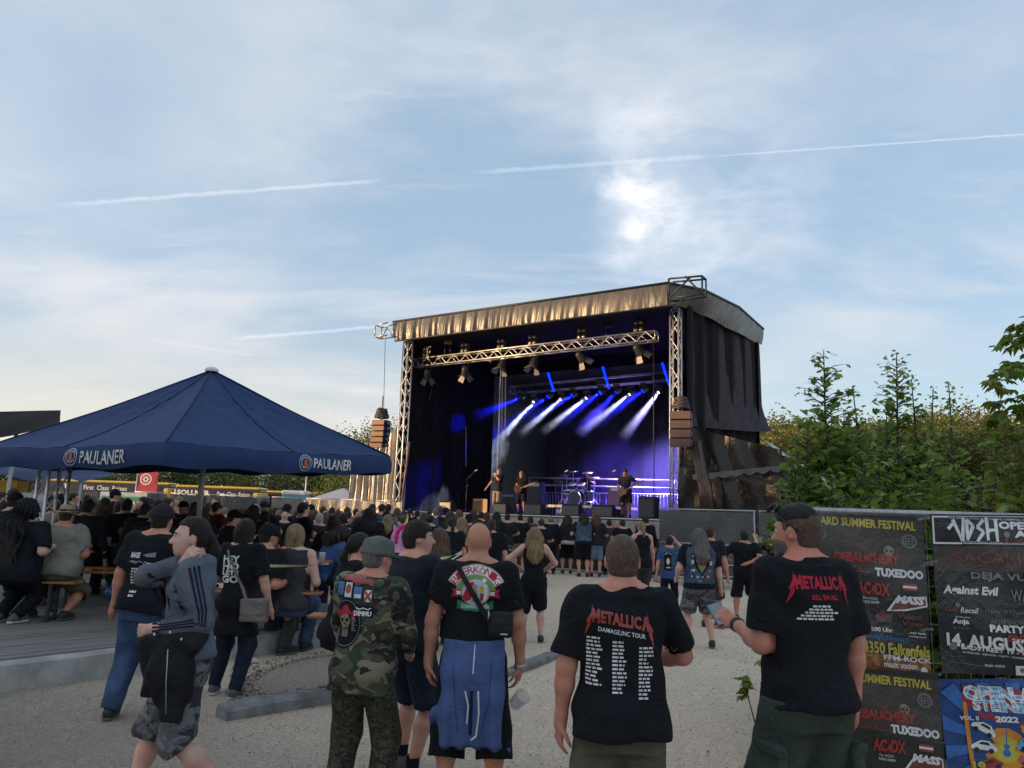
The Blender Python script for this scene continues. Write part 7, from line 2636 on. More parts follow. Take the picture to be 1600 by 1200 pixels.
# ================================================================== THE PEOPLE IN FRONT
# man in camouflage
loc, H = spot_(580, 838, 4.62)
c1p = person(loc, -14, H, 'person in patched camouflage jacket, flecked trousers and grey field cap, back turned', topm='camo', top='long', bot='trousers', botm='fleck5', hem=.775, w=1.08, belly=.2, hair='crop', hairc='grey',
    skin_='ruddy', hat=('field', cloth('cap_grey_green', (.13, .14, .13))), hyaw=-26, hl=(-.24, .24, .86), hr=(.18, .26, .88), el=(-.8, -.9, -.2), er=(.6, -1, -.2), fl=(-.13, 0, 0), fr=(.13, .04, 0), res=.0095, seed=11, loose=.6, tilt=3, face=True, hpitch=6)
s = c1p['s']
for i, (x, z, w_, h_, a, b2, sh_) in enumerate([(-.150, 1.335, .055, .085, PB_, PS_, 0), (-.085, 1.33, .058, .092, PW_, PR_, 1), (-.012, 1.315, .062, .078, PB_, PW_, 2), (.062, 1.30, .055, .075, PW_, PR_, 3)]):
 pp(c1p, rect(-w_ / 2, -h_ / 2, w_, h_), x * s, (z + .08) * s, PD_, 'patch', off=.002)
 pp(c1p, tr(rect(-w_ / 2 + .005, -h_ / 2 + .005, w_ - .01, h_ - .01), 0, 0), x * s, (z + .08) * s, a, 'patch', off=.004)
 g = [strokes([((-.018, -.02), (0, .02)), ((0, .02), (.018, -.02)), ((-.018, -.02), (.018, -.02))], .006), disc(0, .006, .02, 14, .026), rect(-.022, -.028, .044, .022), strokes([((-.022, -.028), (.022, .028)), ((-.022, .028), (.022, -.028))], .014)][i]
 pp(c1p, g, x * s, (z + .08) * s, b2, 'patch_motif', off=.006)
pp(c1p, tr(poly([(-.5, -.3), (-.4, .5), (-.2, .25), (0, .5), (.2, .2), (.45, .35), (.5, -.35), (.25, -.2), (0, -.5), (-.25, -.2)]), -.01, 0, .20, -.12, .055), -.01 * s, 1.475 * s, PR_, 'patch', off=.004)
pp(c1p, rect(-.06, -.032, .12, .064), .035 * s, 1.285 * s, PD_, 'patch', off=.003)
pp(c1p, text_box('DIMMU', -.052, -.026, .104, .028, .06), .035 * s, 1.285 * s, PW_, 'lettering', off=.006)
pp(c1p, strokes([((-.045, .018), (-.02, .010)), ((-.02, .010), (0, .018)), ((0, .018), (.03, .01)), ((.03, .01), (.048, .02))], .006), .035 * s, 1.285 * s, PW_, 'patch_motif', off=.006)
zc_ = 1.205 * s; xc_ = -.09 * s
pp(c1p, disc(0, 0, .105, 32, .135), xc_, zc_, PD_, 'skull_patch', off=.003)
pp(c1p, ringg(0, 0, .096, .0985, 32, 0, 2 * PI, 1.28), xc_, zc_, PS_, 'patch_motif', off=.005)
pp(c1p, join(disc(0, .075, .024, 12), disc(-.05, .05, .014, 8, .025), disc(.055, .05, .014, 8, .025), disc(-.028, .06, .012, 8), disc(.028, .06, .012, 8)), xc_, zc_, PK_, 'patch_motif', off=.005)
pp(c1p, join(disc(0, .015, .038, 18, .04), poly([(-.026, -.01), (.026, -.01), (.018, -.075), (-.018, -.075)])), xc_, zc_, cloth('print_bone', (.40, .30, .14), .8, .3, .2, 0), 'skull', off=.006)
pp(c1p, join(disc(-.016, .018, .010, 10), disc(.016, .018, .010, 10), poly([(-.005, -.008), (.005, -.008), (0, .006)]), rect(-.018, -.032, .036, .0035), *[rect(-.017 + .007 * q, -.045, .002, .026) for q in range(6)]), xc_, zc_, PD_, 'patch_motif', off=.008)
pp(c1p, poly([(-.012, -.045), (.012, -.045), (.010, -.075), (-.010, -.075)]), xc_, zc_, PU_, 'patch_motif', off=.009)
pp(c1p, row_words(-.07, -.04, .03, 8, .010, 4, 1), xc_, zc_, PS_, 'patch_motif', off=.005)
pp(c1p, row_words(.045, .03, .03, 8, .010, 5, 1), xc_, zc_, PS_, 'patch_motif', off=.005)

# young man in navy shirt, head in profile
loc, H = spot_(651, 812, 5.35)
c2p = person(loc, -38, H, 'person in plain navy T-shirt and denim shorts, head turned in profile to the right', topm='navy', bot='shorts', botm='ddenim', shortlen=.50, hair='short', hairc='dark', face=True, hyaw=-38, hem=.86, w=1.05,
    hl=(-.10, .30, 1.05), hr=(.16, .32, 1.08), el=(-.8, -.8, -.4), er=(.9, -.6, -.6), fl=(-.12, .10, 0), fr=(.14, -.06, 0), res=.0095, shoes=M_SHOEG, skin_='fair', seed=23, fingers=True, curl=.7)
m_ = MB()
for f_ in ((-.12, .10), (.14, -.06)):
 m_.lathe((f_[0], f_[1], 0), [(.040, .10), (.043, .125), (.044, .165), (.043, .17)], 14)
m_.build('socks', CL['black'], c2p['root'], world=False)['kind'] = 'stuff'

# bald man, blue jacket round his waist
loc, H = spot_(749, 812, 4.65)
c3p = person(loc, 0, H, 'bald person in a black BIERKÖNIG T-shirt with a blue jacket tied round the waist', topm='black', bot='shorts', botm='black', shortlen=.34, hair='bald', skin_='tan', w=1.07, hk=.96, hem=1.0, hl=(-.275, .02, .75), hr=(.285, .02, .75),
    el=(-.6, -.5, 0), er=(.6, -.5, 0), fl=(-.15, 0, 0), fr=(.15, 0, 0), res=.0095, fingers=True, curl=.5, seed=31, sleeve=.42, loose=.15, hn={'r': ((-.1, .15, -1), (-.9, .3, -.1)), 'l': ((.05, .1, -1), (.9, .3, -.1))})
s = c3p['s']
def emblem():
 k_ = .9
 def pp(pt, g, x, z, *a, **kw): return globals()['pp'](pt, tr(g, 0, 0, k_), x, z, *a, **kw)
 zc_ = 1.365 * s
 pp(c3p, ringg(0, -.075, .135, .205, 30, R(28), R(152)), 0, zc_, PT_, 'print_band', off=.002)
 pp(c3p, ringg(0, -.075, .142, .198, 30, R(30), R(150)), 0, zc_, PW_, 'print_band', off=.0035)
 pp(c3p, tr(arc_text('BIERKÖNIG', .148, R(143), R(37), .045, .040, .0), 0, -.075), 0, zc_, PK_, 'lettering', off=.005)
 pp(c3p, ringg(0, -.075, .090, .136, 30, R(5), R(175)), 0, zc_, PL_, 'print_arch', off=.002)
 pp(c3p, disc(0, -.045, .092, 28, .085), 0, zc_, PT_, 'print_disc', off=.0035)
 pp(c3p, disc(0, -.045, .086, 28, .079), 0, zc_, cloth('print_pale_blue', (.45, .52, .58), .8, .08, .2, 0), 'print_disc', off=.005)
 pp(c3p, poly([(-.082, -.075), (-.06, -.02), (-.035, .018), (-.012, .02), (-.018, -.03), (-.03, -.09), (-.06, -.105)]), 0, zc_, PK_, 'print_figure', off=.0065)
 pp(c3p, join(disc(-.006, -.01, .016, 12), poly([(-.02, -.02), (.01, -.03), (.02, -.09), (-.03, -.11), (-.01, -.06)])), 0, zc_, PT_, 'print_figure', off=.0068)
 pp(c3p, join(rect(.026, -.04, .026, .034)), 0, zc_, PY_, 'print_mug', off=.007)
 pp(c3p, poly([(.03, -.05), (.055, -.05), (.05, -.09), (.03, -.10)]), 0, zc_, PR_, 'print_figure', off=.007)
 pp(c3p, join(disc(.062, -.008, .014, 10), disc(.052, .03, .014, 10), poly([(.055, -.02), (.075, -.03), (.07, -.09), (.05, -.10)])), 0, zc_, PW_, 'print_figure', off=.0068)
 for sg in (-1, 1):
  pp(c3p, poly([(sg * .095, -.03), (sg * .155, -.025), (sg * .142, -.048), (sg * .158, -.078), (sg * .09, -.07)]), 0, zc_, PK_, 'print_ribbon', off=.003)
  pp(c3p, poly([(sg * .095, -.042), (sg * .125, -.038), (sg * .118, -.05), (sg * .125, -.062), (sg * .092, -.06)]), 0, zc_, PW_, 'print_ribbon', off=.0045)
 v = []
 n_ = 16
 for i in range(n_ + 1):
  x = -.115 + .23 * i / n_; y = -.122 - .012 * math.sin(PI * i / n_) * 1 + .004 * math.sin(i * 1.3)
  v += [(x, y - .028), (x, y + .024)]
 pp(c3p, (v, [(2 * i, 2 * i + 1, 2 * i + 3, 2 * i + 2) for i in range(n_)]), 0, zc_, PG_, 'print_banner', off=.004)
 pp(c3p, text_box('Schinkenstraße', -.09, -.145, .18, .03, .02, .2), 0, zc_, PW_, 'lettering', off=.006)
emblem()
# strap and pouch across the back
def strap_on(pt, p0, p1, w_, mat, name, off=.010, tgt='top', side=-1):
 n_ = 26; d = Vector(p1) - Vector(p0); perp = Vector((-d.z, 0, d.x)).normalized() * w_ / 2
 v = []
 for i in range(n_ + 1):
  q = Vector(p0) + d * i / n_
  v += [(q.x - perp.x, q.z - perp.z), (q.x + perp.x, q.z + perp.z)]
 return print_on(pt[tgt], pt['root'], (v, [(2 * i, 2 * i + 1, 2 * i + 3, 2 * i + 2) for i in range(n_)]), (0, 0, 0), (1, 0, 0), (0, 0, 1), (0, side, 0), mat, name, off)
M_STRAP = cloth('strap_black', (.02, .02, .024), .7)
bag = empty('shoulder_bag', loc + Vector((.15, -.185, 1.10)), 0, 'small black pouch worn across the back of the bald man', 'bag')
so = strap_on(c3p, (-.115 * s, 0, 1.47 * s), (.10 * s, 0, 1.135 * s), .030, M_STRAP, 'strap', .012)
so.parent = bag; so.matrix_parent_inverse = Matrix(); so.location = -Vector((.15, -.185, 1.10))
F = Field((-.12, -.07, -.11), (.12, .07, .11), .006)
F.box((0, 0, 0), (.070, .032, .072), .03); F.box((.005, -.026, -.015), (.052, .016, .036), .016, .02); F.wrinkle(.003, 4, (30, 30, 20))
F.mesh('pouch', M_STRAP, bag)
m_ = MB(); m_.box((.02, -.055, -.045), (.04, .004, .006)); m_.build('tag', PW_, bag, world=False)
m_ = MB(); m_.path([(-.07, -.04, .075), (-.068, -.05, .05), (-.07, -.05, .03)], .004); m_.build('zip_pull', M_ALU, bag, world=False)
# tied jacket
jk = empty('jacket', loc, 0, 'blue hooded jacket with white cords tied round the waist of the bald man', 'jacket')
jk.scale = (.90, .95, .96)
F = Field((-.36, -.34, .42), (.36, .30, 1.10), .010)
F.loft([(.42, .218, .06, -.155), (.55, .220, .065, -.15), (.72, .214, .075, -.13), (.88, .203, .11, -.07), (1.0, .195, .145, .0), (1.04, .190, .14, .0)], 4.0, .03, z0=.46, z1=1.035)
F.loft([(.48, .10, .015, -.215), (.66, .115, .03, -.205), (.85, .115, .04, -.19), (.93, .06, .03, -.17)], 2.2, .03)
F.box((0, .16, .80), (.5, .20, .24), .02, .03, 's')
F.wrinkle(.007, 8, (14, 14, 5)); F.V = F.V + (.0075 * np.sin(F.ax[0] * 62 + 1.5)[:, None, None] * np.clip((.95 - F.ax[2]) * 3, 0, 1)[None, None, :]).astype(np.float32)
F.mesh('cloth', cloth('jersey_blue', (.075, .115, .26), .85, .2, .5), jk)
jt = {'top': jk.children[0], 'root': jk}
m_ = MB()
pp(jt, strokes([((.01, 1.02), (.008, .87))], .007), 0, 0, PW_, 'zip', off=.004)
pp(jt, strokes([((-.035, .78), (-.012, .70)), ((-.012, .70), (-.018, .60)), ((.045, .78), (.054, .66)), ((.054, .66), (.042, .54)), ((.042, .54), (.012, .515))], .009), 0, 0, PW_, 'cord', off=.008)
pp(jt, strokes([((.004, .78), (.006, .54))], .02), 0, 0, cloth('jersey_fold_shade', (.012, .022, .08)), 'fold_shade', off=.003)  # dark strip painted in for the shade between two folds
pp(jt, strokes([((-.12, .92), (-.10, .74)), ((-.10, .74), (-.07, .56)), ((.12, .93), (.11, .72)), ((.11, .72), (.06, .52))], .004), 0, 0, cloth('jersey_seam', (.03, .06, .21)), 'seam', off=.004)
pp(jt, rect(-.23, .47, .46, .004), 0, 0, cloth('jersey_seam', (.03, .06, .21)), 'seam', off=.004)
# cup, glasses, watch, tattoo
hc = Vector(loc) + c3p['wr'] + Vector((-.045, .0, -.115))
cup = empty('plastic_cup', hc, 0, 'crumpled clear plastic cup held in the right hand of the bald man', 'cup')
mt, t, b = mat_new('clear_plastic')
b.inputs['Base Color'].default_value = (.75, .76, .78, 1); b.inputs['Roughness'].default_value = .15; b.inputs['Alpha'].default_value = .42; b.inputs['Transmission Weight'].default_value = .5
m_ = MB(); m_.lathe((.01, -.03, -.10), [(.030, 0), (.034, .004), (.040, .05), (.046, .10), (.047, .104), (.044, .10), (.036, .02), (0, .012)], 18, axis=(.5, -.45, .6)); m_.build('cup_wall', mt, cup, world=False)
m_ = MB()
Mh = c3p['Mh']; hs = c3p['hs']
m_.path([xf(Mh, (.0815 * hs * math.cos(a) * 1.02, -.012 * hs + .02 * math.sin(a) * hs - .01, (.02 + .102 * math.sin(a)) * hs)) for a in [PI * i / 16 for i in range(17)]], .0045, 6)
gl = m_.build('sunglasses', M_BLACKPLASTIC, c3p['root'], world=False)
m_ = MB(); w_ = c3p['wr']; e_ = c3p['er']; m_.lathe(w_, [(.033, -.012), (.036, -.01), (.036, .01), (.033, .012)], 16, axis=(w_ - e_)); m_.build('watch', M_GALV, c3p['root'], world=False)

# buzz-cut man in the tour shirt
loc, H = spot_(973, 832, 3.5)
c4p = person(loc, 2, H, 'person with buzz-cut hair in a black METALLICA tour-date T-shirt and olive trousers', topm='black', bot='trousers', botm='olive', hair='buzz', hairc='stubble', skin_='ruddy', w=1.10, hem=.85, sleeve=.52, loose=.7, belly=.1,
    hl=(-.26, .04, .80), hr=(.14, .28, 1.06), el=(-.4, -.5, 0), er=(1.0, -.25, -.7), fl=(-.14, 0, 0), fr=(.15, 0, 0), res=.009, fingers=True, seed=41, hyaw=-5, tilt=0)
s = c4p['s']
pp(c4p, tr(thorn_logo(), -.15, 0, .275, -.13, .07), -.015, 1.345 * s, PR_, 'logo')
pp(c4p, tr(text_box('DAMAGE,INC TOUR', 0, 0, 1, .11, .008), -.10, -.035, .20, -.13), -.02, 1.345 * s, PW_, 'lettering')
for i, (x, z, n_) in enumerate([(-.165, 1.275, 13), (-.06, 1.262, 14), (.052, 1.24, 14)]):
 pp(c4p, row_words(0, 0, .075, n_, .0155, 50 + i, .85), x, z * s, PW_, 'tour_dates')
m_ = MB(); MT_ = c4p['MT']
m_.path([xf(MT_, (.062 * math.cos(a) * s * 1.05, -.012 * s + .056 * math.sin(a) * s, (1.497 + .006 * math.sin(a)) * s)) for a in [R(170 + 200 * i / 14) for i in range(15)]], .0022, 5); m_.build('necklace', simple('cord_brown', (.06, .03, .02), .6), c4p['root'], world=False)

# tall man with phone
loc, H = spot_(1254, 785, 3.66)
c5p = person(loc, 14, H, 'tall person in black METALLICA KILL EM ALL shirt and green cargo shorts, holding phone', topm='black', bot='shorts', botm='green', shortlen=.45, hair='buzz', hairc='stubble', skin_='ruddy', w=1.04, hem=.875, sleeve=.52, loose=.6, belly=.15,
    hl=(-.20, .27, 1.22), hr=(.27, .03, .84), el=(-.15, -1, -.7), er=(.6, -.4, 0), fl=(-.15, 0, 0), fr=(.15, 0, 0), res=.009, fingers=True, curl=.6, seed=51, hyaw=32, face=True, hpitch=4, hn={'l': ((-.35, .6, .35), (.5, .3, -.6))})
s = c5p['s']
pp(c5p, tr(thorn_logo(), -.15, 0, .29, -.02, .075), .0, 1.37 * s, PK_, 'logo')
pp(c5p, text_box("KILL 'EM ALL", -.068, 0, .14, .024, .05), .008, 1.332 * s, PK_, 'lettering')
for i in range(5):
 pp(c5p, row_words(-.06 - .016 * i, 0, .125 + .024 * i, 1, .016, 60 + i, 1), .005, (1.302 - .0135 * i) * s, PW_, 'small_print')
# longer hair on the crown
F = Field(np.array(xf(c5p['Mh'], (0, 0, 0))) - .2, np.array(xf(c5p['Mh'], (0, 0, 0))) + .2, .006)
hs = c5p['hs']
F.ell((0, -.010 * hs, .048 * hs), (.080 * hs, .100 * hs, .084 * hs), .01, M=c5p['Mh']); F.box((0, -.02 * hs, -.06 * hs), (.2 * hs, .2 * hs, .105 * hs), .02, .02, 's', M=c5p['Mh']); F.box((0, .15 * hs, .0), (.2 * hs, .07 * hs, .075 * hs), .02, .02, 's', M=c5p['Mh'])
F.wrinkle(.0035, 5, (50, 60, 40)); F.mesh('hair_top', HR['dark'], c5p['root'])
# beard
F = Field(np.array(xf(c5p['Mh'], (0, 0, 0))) - .2, np.array(xf(c5p['Mh'], (0, 0, 0))) + .2, .006)
hs = c5p['hs']
F.ell((0, .034 * hs, -.055 * hs), (.066 * hs, .070 * hs, .066 * hs), .02, M=c5p['Mh']); F.ell((0, .075 * hs, -.10 * hs), (.036 * hs, .036 * hs, .034 * hs), .03, M=c5p['Mh'])
F.box((0, .06 * hs, .035 * hs), (.2 * hs, .2 * hs, .062 * hs), .01, .012, 's', M=c5p['Mh']); F.ell((0, .11 * hs, -.055 * hs), (.028 * hs, .03 * hs, .018 * hs), .01, 's', M=c5p['Mh'])
F.wrinkle(.003, 9, (60, 60, 50)); F.mesh('beard', HR['grey'], c5p['root'])
Mh = c5p['Mh']
m_ = MB()
m_.path([xf(Mh, (x * hs, y * hs, z * hs)) for x, y, z in ((-.081, -.05, .00), (-.085, .0, .04), (-.083, .06, .085), (-.06, .09, .10))], .004, 6)
m_.path([xf(Mh, (x * hs, y * hs, z * hs)) for x, y, z in ((.081, -.05, .00), (.085, .0, .04), (.083, .06, .085), (.06, .09, .10))], .004, 6)
for sg in (-1, 1): m_.lathe(xf(Mh, (sg * .038 * hs, .088 * hs, .108 * hs)), [(0, 0), (.028, .002), (.03, .008), (.024, .012), (0, .014)], 12, axis=xf(Mh, (0, 1, .9)) - xf(Mh, (0, 0, 0)))
m_.build('sunglasses', M_BLACKPLASTIC, c5p['root'], world=False)
Mroot = Matrix.Translation(loc) @ Matrix.Rotation(R(14), 4, 'Z')
ph = Mroot @ (c5p['wl'] + Vector((-.045, .085, .035)))
pho = empty('phone', ph, R(14), 'dark smartphone held by the tall man beside the posters', 'phone')
m_ = MB(); rr_ = Matrix.Rotation(R(35), 3, 'X') @ Matrix.Rotation(R(-20), 3, 'Y')
m_.box((0, 0, 0), (.072, .15, .009), rr_, bev=.002); m_.build('case', simple('phone_blue', (.03, .05, .14), .3), pho, world=False)
m_ = MB(); m_.box(rr_ @ Vector((0, 0, .0052)), (.064, .138, .001), rr_); m_.build('screen', simple('phone_glass', (.25, .27, .3), .1), pho, world=False)
m_ = MB(); w_ = c5p['wl']; e_ = c5p['el']; m_.lathe(w_ - (w_ - e_).normalized() * .012, [(.033, -.014), (.037, -.01), (.037, .01), (.033, .014)], 16, axis=(w_ - e_)); m_.build('watch', M_BLACKPLASTIC, c5p['root'], world=False)
bt_ = c5p['bottom']
for sg in (-1, 1):
 F = Field((sg * .20 - .10, -.15, .50), (sg * .20 + .10, .15, .80), .009)
 F.box((sg * .195, -.01, .66), (.03, .085, .09), .02); F.box((sg * .208, -.01, .735), (.028, .09, .025), .012, .004); F.wrinkle(.003, 3)
 F.mesh('cargo_pocket', CL['green'], bt_)

# walking man
loc, H = spot_(317, 806, 4.5)
c6p = person(loc, 110, H, 'person with tied-back hair walking left in grey striped track jacket, hand at neck', topm=cloth('jersey_grey_blue', (.105, .125, .16), .8), top='hoodie', bot='shorts', botm='gcamo', shortlen=.47, hair='pony', hairc='dark', skin_='pale', face=True, w=1.06,
    hem=.93, hr=(-.085, .075, 1.375), er=(.25, 1, -.30), hl=(-.16, .17, 1.04), el=(-.3, -1, -.1), fl=(-.09, -.26, .08, -.4), fr=(.10, .24, 0), kl=(0, 1, 0), kr=(0, 1, 0), res=.009, fingers=True, curl=.9, seed=61, long=.1, hyaw=4, lean=3,
    hn={'r': ((-.45, -.45, .8), (.6, -.6, .1))})
s = c6p['s']
NAVY_S = cloth('stripe_navy', (.012, .014, .035), .8)
# three stripes down both sleeves
def sleeve_stripes(pt, a, e_, w_, outw):
 a, e_, w_ = Vector(a), Vector(e_), Vector(w_)
 v = []; f = []
 bv_me = pt['top'].data
 bv = print_cache.get(bv_me.name) or BVHTree.FromPolygons([x.co.copy() for x in bv_me.vertices], [tuple(p.vertices) for p in bv_me.polygons])
 print_cache[bv_me.name] = bv
 for k in (-1, 0, 1):
  m_ = MB(); rows = []
  n_ = 26
  for i in range(n_ + 1):
   u_ = i / n_
   c = a.lerp(e_, u_ * 2) if u_ < .5 else e_.lerp(w_, u_ * 2 - 1)
   d = ((e_ - a) if u_ < .45 else (w_ - e_) if u_ > .55 else (w_ - a)).normalized()
   o_ = Vector(outw); o_ = (o_ - d * o_.dot(d)).normalized(); sd2 = d.cross(o_)
   for off_ in (-.0045, .0045):
    ang_ = (k * .017 + off_) / .06
    dr = o_ * math.cos(ang_) + sd2 * math.sin(ang_)
    hit = bv.ray_cast(c + dr * .25, -dr, .3)
    rows.append((hit[0] if hit[0] else c + dr * .065) + dr * .003)
  m_.add(rows, [(2 * i, 2 * i + 1, 2 * i + 3, 2 * i + 2) for i in range(n_)], 0, True)
  m_.build('sleeve_stripe', NAVY_S, pt['top'], world=False)
MTm = c6p['MT']
sleeve_stripes(c6p, xf(MTm, (-.17 * s, 0, 1.44 * s)), c6p['el'], c6p['wl'], (-1, -.15, .25))
sleeve_stripes(c6p, xf(MTm, (.17 * s, 0, 1.44 * s)), c6p['er'], c6p['wr'], (-.2, .2, -1))
# open front showing the grey shirt
v = [(-.045, 1.40), (.05, 1.40), (.055, 1.2), (.05, 1.0), (-.05, 1.0), (-.06, 1.2)]
print_on(c6p['top'], c6p['root'], poly([(x * s, y * s) for x, y in v]), (0, 0, 0), (1, 0, 0), (0, 0, 1), (0, 1, 0), CL['grey'], 'undershirt', .006)
print_on(c6p['top'], c6p['root'], strokes([((-.05 * s, 1.41 * s), (-.062 * s, 1.0 * s)), ((.055 * s, 1.41 * s), (.058 * s, 1.0 * s))], .012), (0, 0, 0), (1, 0, 0), (0, 0, 1), (0, 1, 0), CL['washed'], 'zip', .009)
Mr = Matrix.Translation(loc) @ Matrix.Rotation(R(100), 4, 'Z')
ct = empty('coat', loc, R(110), 'black coats draped over the forearm of the walking man', 'coat')
ct.scale = (.80, .74, .90)
ct.location = loc + Matrix.Rotation(R(110), 3, 'Z') @ Vector((-.02, -.05, .07))
F = Field((-.42, -.12, .45), (.16, .48, 1.16), .010)
F.cone((-.26, .02, 1.02), (-.10, .34, 1.03), .075, .07, .05)
F.loft([(.56, .06, .08, .13, -.25), (.66, .075, .13, .14, -.24), (.85, .085, .17, .16, -.22), (1.02, .07, .15, .18, -.20)], 2.2, .05)
F.loft([(.68, .05, .07, .30, -.12), (.85, .075, .09, .30, -.13), (1.0, .06, .08, .30, -.14)], 2.2, .05)
F.wrinkle(.017, 17, (17, 15, 6))
F.mesh('cloth', cloth('coat_black', (.014, .014, .017), .7, .2, .7), ct)
m_ = MB()
for y_, z_ in ((.20, 1.07), (.30, 1.06), (.12, 1.03)): m_.lathe((-.30, y_, z_), [(.009, 0), (.006, .004), (0, .005)], 8, axis=(-1, 0, .3))
m_.build('press_stud', M_ALU, ct, world=False)['kind'] = 'stuff'
m_ = MB(); m_.path([(-.325, .20, .98), (-.325, .19, .80), (-.315, .17, .62)], .004, 5); m_.build('zip', M_GALV, ct, world=False)

# man in the band-list shirt
loc, H = spot_(246, 787, 6.5)
c7p = person(loc, -4, H, 'person in black cap, RAGE band-list shirt and blue jeans by the low wall', topm='black', bot='trousers', botm='denim', w=1.22, hem=.86, loose=.7, hair='crop', hairc='dark', skin_='ruddy', hat=('cap', 'washed'),
    tilt=5, hl=(-.30, .02, .80), hr=(.20, .25, .95), fl=(-.20, .0, 0), fr=(.14, .12, 0), res=.012, seed=71, sleeve=.5)
s = c7p['s']
pp(c7p, text_box('RAGE', -.10, 0, .09, .045, .05, .2), -.01, 1.30 * s, PW_, 'lettering')
pp(c7p, poly([(.0, .012), (.02, .022), (.11, .04), (.105, .0), (.02, .0), (.03, .01)]), .0, 1.31 * s, PS_, 'logo')
pp(c7p, strokes([((-.115, .0), (-.08, .012)), ((-.08, .012), (-.06, -.01)), ((-.06, -.01), (-.03, .01)), ((-.03, .01), (0, .0)), ((-.09, -.002), (-.05, .006))], .010), .0, 1.265 * s, PS_, 'logo')
pp(c7p, text_box('Crimson', .0, 0, .09, .026, .02, .3), .01, 1.245 * s, PW_, 'lettering')
pp(c7p, row_words(-.09, 0, .18, 6, .022, 77, 1), 0, 1.205 * s, PW_, 'band_list')
pp(c7p, row_words(-.08, 0, .06, 2, .030, 78, 1), 0, 1.02 * s, PW_, 'band_list')

# woman with the bag
loc, H = spot_(384, 811, 7.35)
c8p = person(loc, -8, H, 'dark-haired person in black HEY HO LETS GO T-shirt with taupe shoulder bag', topm='black', bot='skinny', botm='ddenim', w=1.18, fem=True, hem=.60, loose=.4, hair='bob', hairc='dark', skin_='fair',
    hl=(-.20, .22, 1.0), hr=(.30, .02, .80), fl=(-.20, .08, 0), fr=(.06, -.03, 0), res=.012, seed=81, sleeve=.55, shoes=M_SHOEG, tilt=0)
s = c8p['s']
for i, (t_, w_, h_) in enumerate((('HEY', .17, .062), ('HO', .17, .068), ('LETS', .17, .045), ('GO', .17, .068))):
 z_ = (1.315, 1.24, 1.188, 1.112)[i]
 pp(c8p, text_box(t_, -w_ / 2, 0, w_, h_, .045), -.045, z_ * s, PW_, 'lettering')
bg_ = empty('shoulder_bag', loc + Vector((.20, -.14, .78)), 0, 'taupe shoulder bag hanging at the hip of the woman in the HEY HO shirt', 'bag')
so = strap_on(c8p, (-.115 * s, 0, 1.44 * s), (.16 * s, 0, .90 * s), .024, cloth('taupe', (.20, .165, .145), .6), 'strap', .012)
so.parent = bg_; so.location = -Vector((.20, -.14, .78))
F = Field((-.18, -.1, -.16), (.18, .1, .16), .008); F.box((0, 0, 0), (.125, .045, .105), .025); F.box((0, -.04, .03), (.12, .012, .07), .008, .004); F.wrinkle(.004, 6, (20, 20, 14))
F.mesh('bag_body', cloth('taupe', (.20, .165, .145), .6), bg_)

# ================================================================== PEOPLE FURTHER BACK, BUILT ONE BY ONE
def on_deck(x, y):
 rel = Vector((x, y, 0)) - Vector((deck_o.x, deck_o.y, 0))
 a, b2 = rel.dot(kd), rel.dot(kn)
 return a < DECK_L and b2 > 0.05


def single(px, py, Y, yaw, lab, seat=False, force_deck=None, **kw):
 t_ = P(px, py, Y)
 zg = DZ if (on_deck(t_.x, Y) if force_deck is None else force_deck) else 0.0
 loc = Vector((t_.x, Y, zg))
 if seat:
  Hs = (t_.z - zg - .46) / (.95 / 1.75)      # seated: from the seat to the crown
  kw.setdefault('fl', (-.13, .40, 0)); kw.setdefault('fr', (.13, .40, 0))
  kw['seat'] = .46
  Hs = max(1.5, min(1.95, Hs))
  return person(loc, yaw, Hs, lab, **kw)
 return person(loc, yaw, max(1.35, min(2.0, t_.z - zg)), lab, **kw)


single(36, 779, 9.35, -6, 'broad person with huge black hair, sitting leftmost on the front bench', True, topm='black', hair='wild', hairc='black', long=.62, w=1.50, belly=.4, hem=.80, botm='black', res=.015, seed=101, hr=(.28, .22, .86), hl=(-.25, .25, .9), lean=8, skin_='pale', fl=(-.12, .05, 0), fr=(.10, .02, 0), shoes=M_SHOEG, sleeve=.6)
single(99, 789, 9.75, 0, 'broad person in a beige-grey T-shirt and straw hat sitting on the front bench', True, topm='beige', hair='crop', hairc='brown', w=1.52, belly=.5, hem=.84, bot='shorts', shortlen=.42, botm='olive', res=.015, seed=102, hat=('straw', simple('straw', (.36, .27, .15), .8, bump=.6, bscale=90)), lean=10, skin_='tan', hr=(.22, .30, .84), hl=(-.22, .3, .84), fl=(-.28, .12, 0), fr=(.20, -.03, 0), sleeve=.55)
q_ = single(131, 777, 12.0, 4, 'seated person in black jacket with red skull print, beside the straw hat', True, topm='washed', top='long', hair='short', hairc='brown', w=1.35, hem=.82, res=.02, seed=103, lean=14)
pp(q_, tr(arc_text('DEATH ANGELS', .13, R(135), R(45), .03, .022, .04), 0, -.08), 0, 1.30 * q_['s'] + .0 - .38 * 0, PW_, 'lettering') if False else None
zz_ = max(v.co.z for v in q_['top'].data.vertices)
pp(q_, tr(arc_text('GOTT ARBEITET', .14, R(135), R(45), .03, .020, .04), 0, -.14), 0, zz_ - .16, PW_, 'lettering')
pp(q_, join(disc(0, 0, .10, 20, .085), ringg(0, 0, .11, .12, 20)), 0, zz_ - .30, PK_, 'skull_print'); pp(q_, join(disc(-.035, .015, .022, 8), disc(.035, .015, .022, 8), rect(-.05, -.05, .1, .012), poly([(-.01, -.03), (.01, -.03), (0, 0)])), 0, zz_ - .30, PD_, 'print', off=.006)
single(543, 816, 7.3, -62, 'seated person with dark wavy ponytail and black jacket, behind the camouflage man', True, topm='black', top='long', hair='pony', hairc='dark', long=.45, w=1.12, fem=True, hem=.85, res=.012, seed=104, lean=10, skin_='fair', face=True, botm='black')
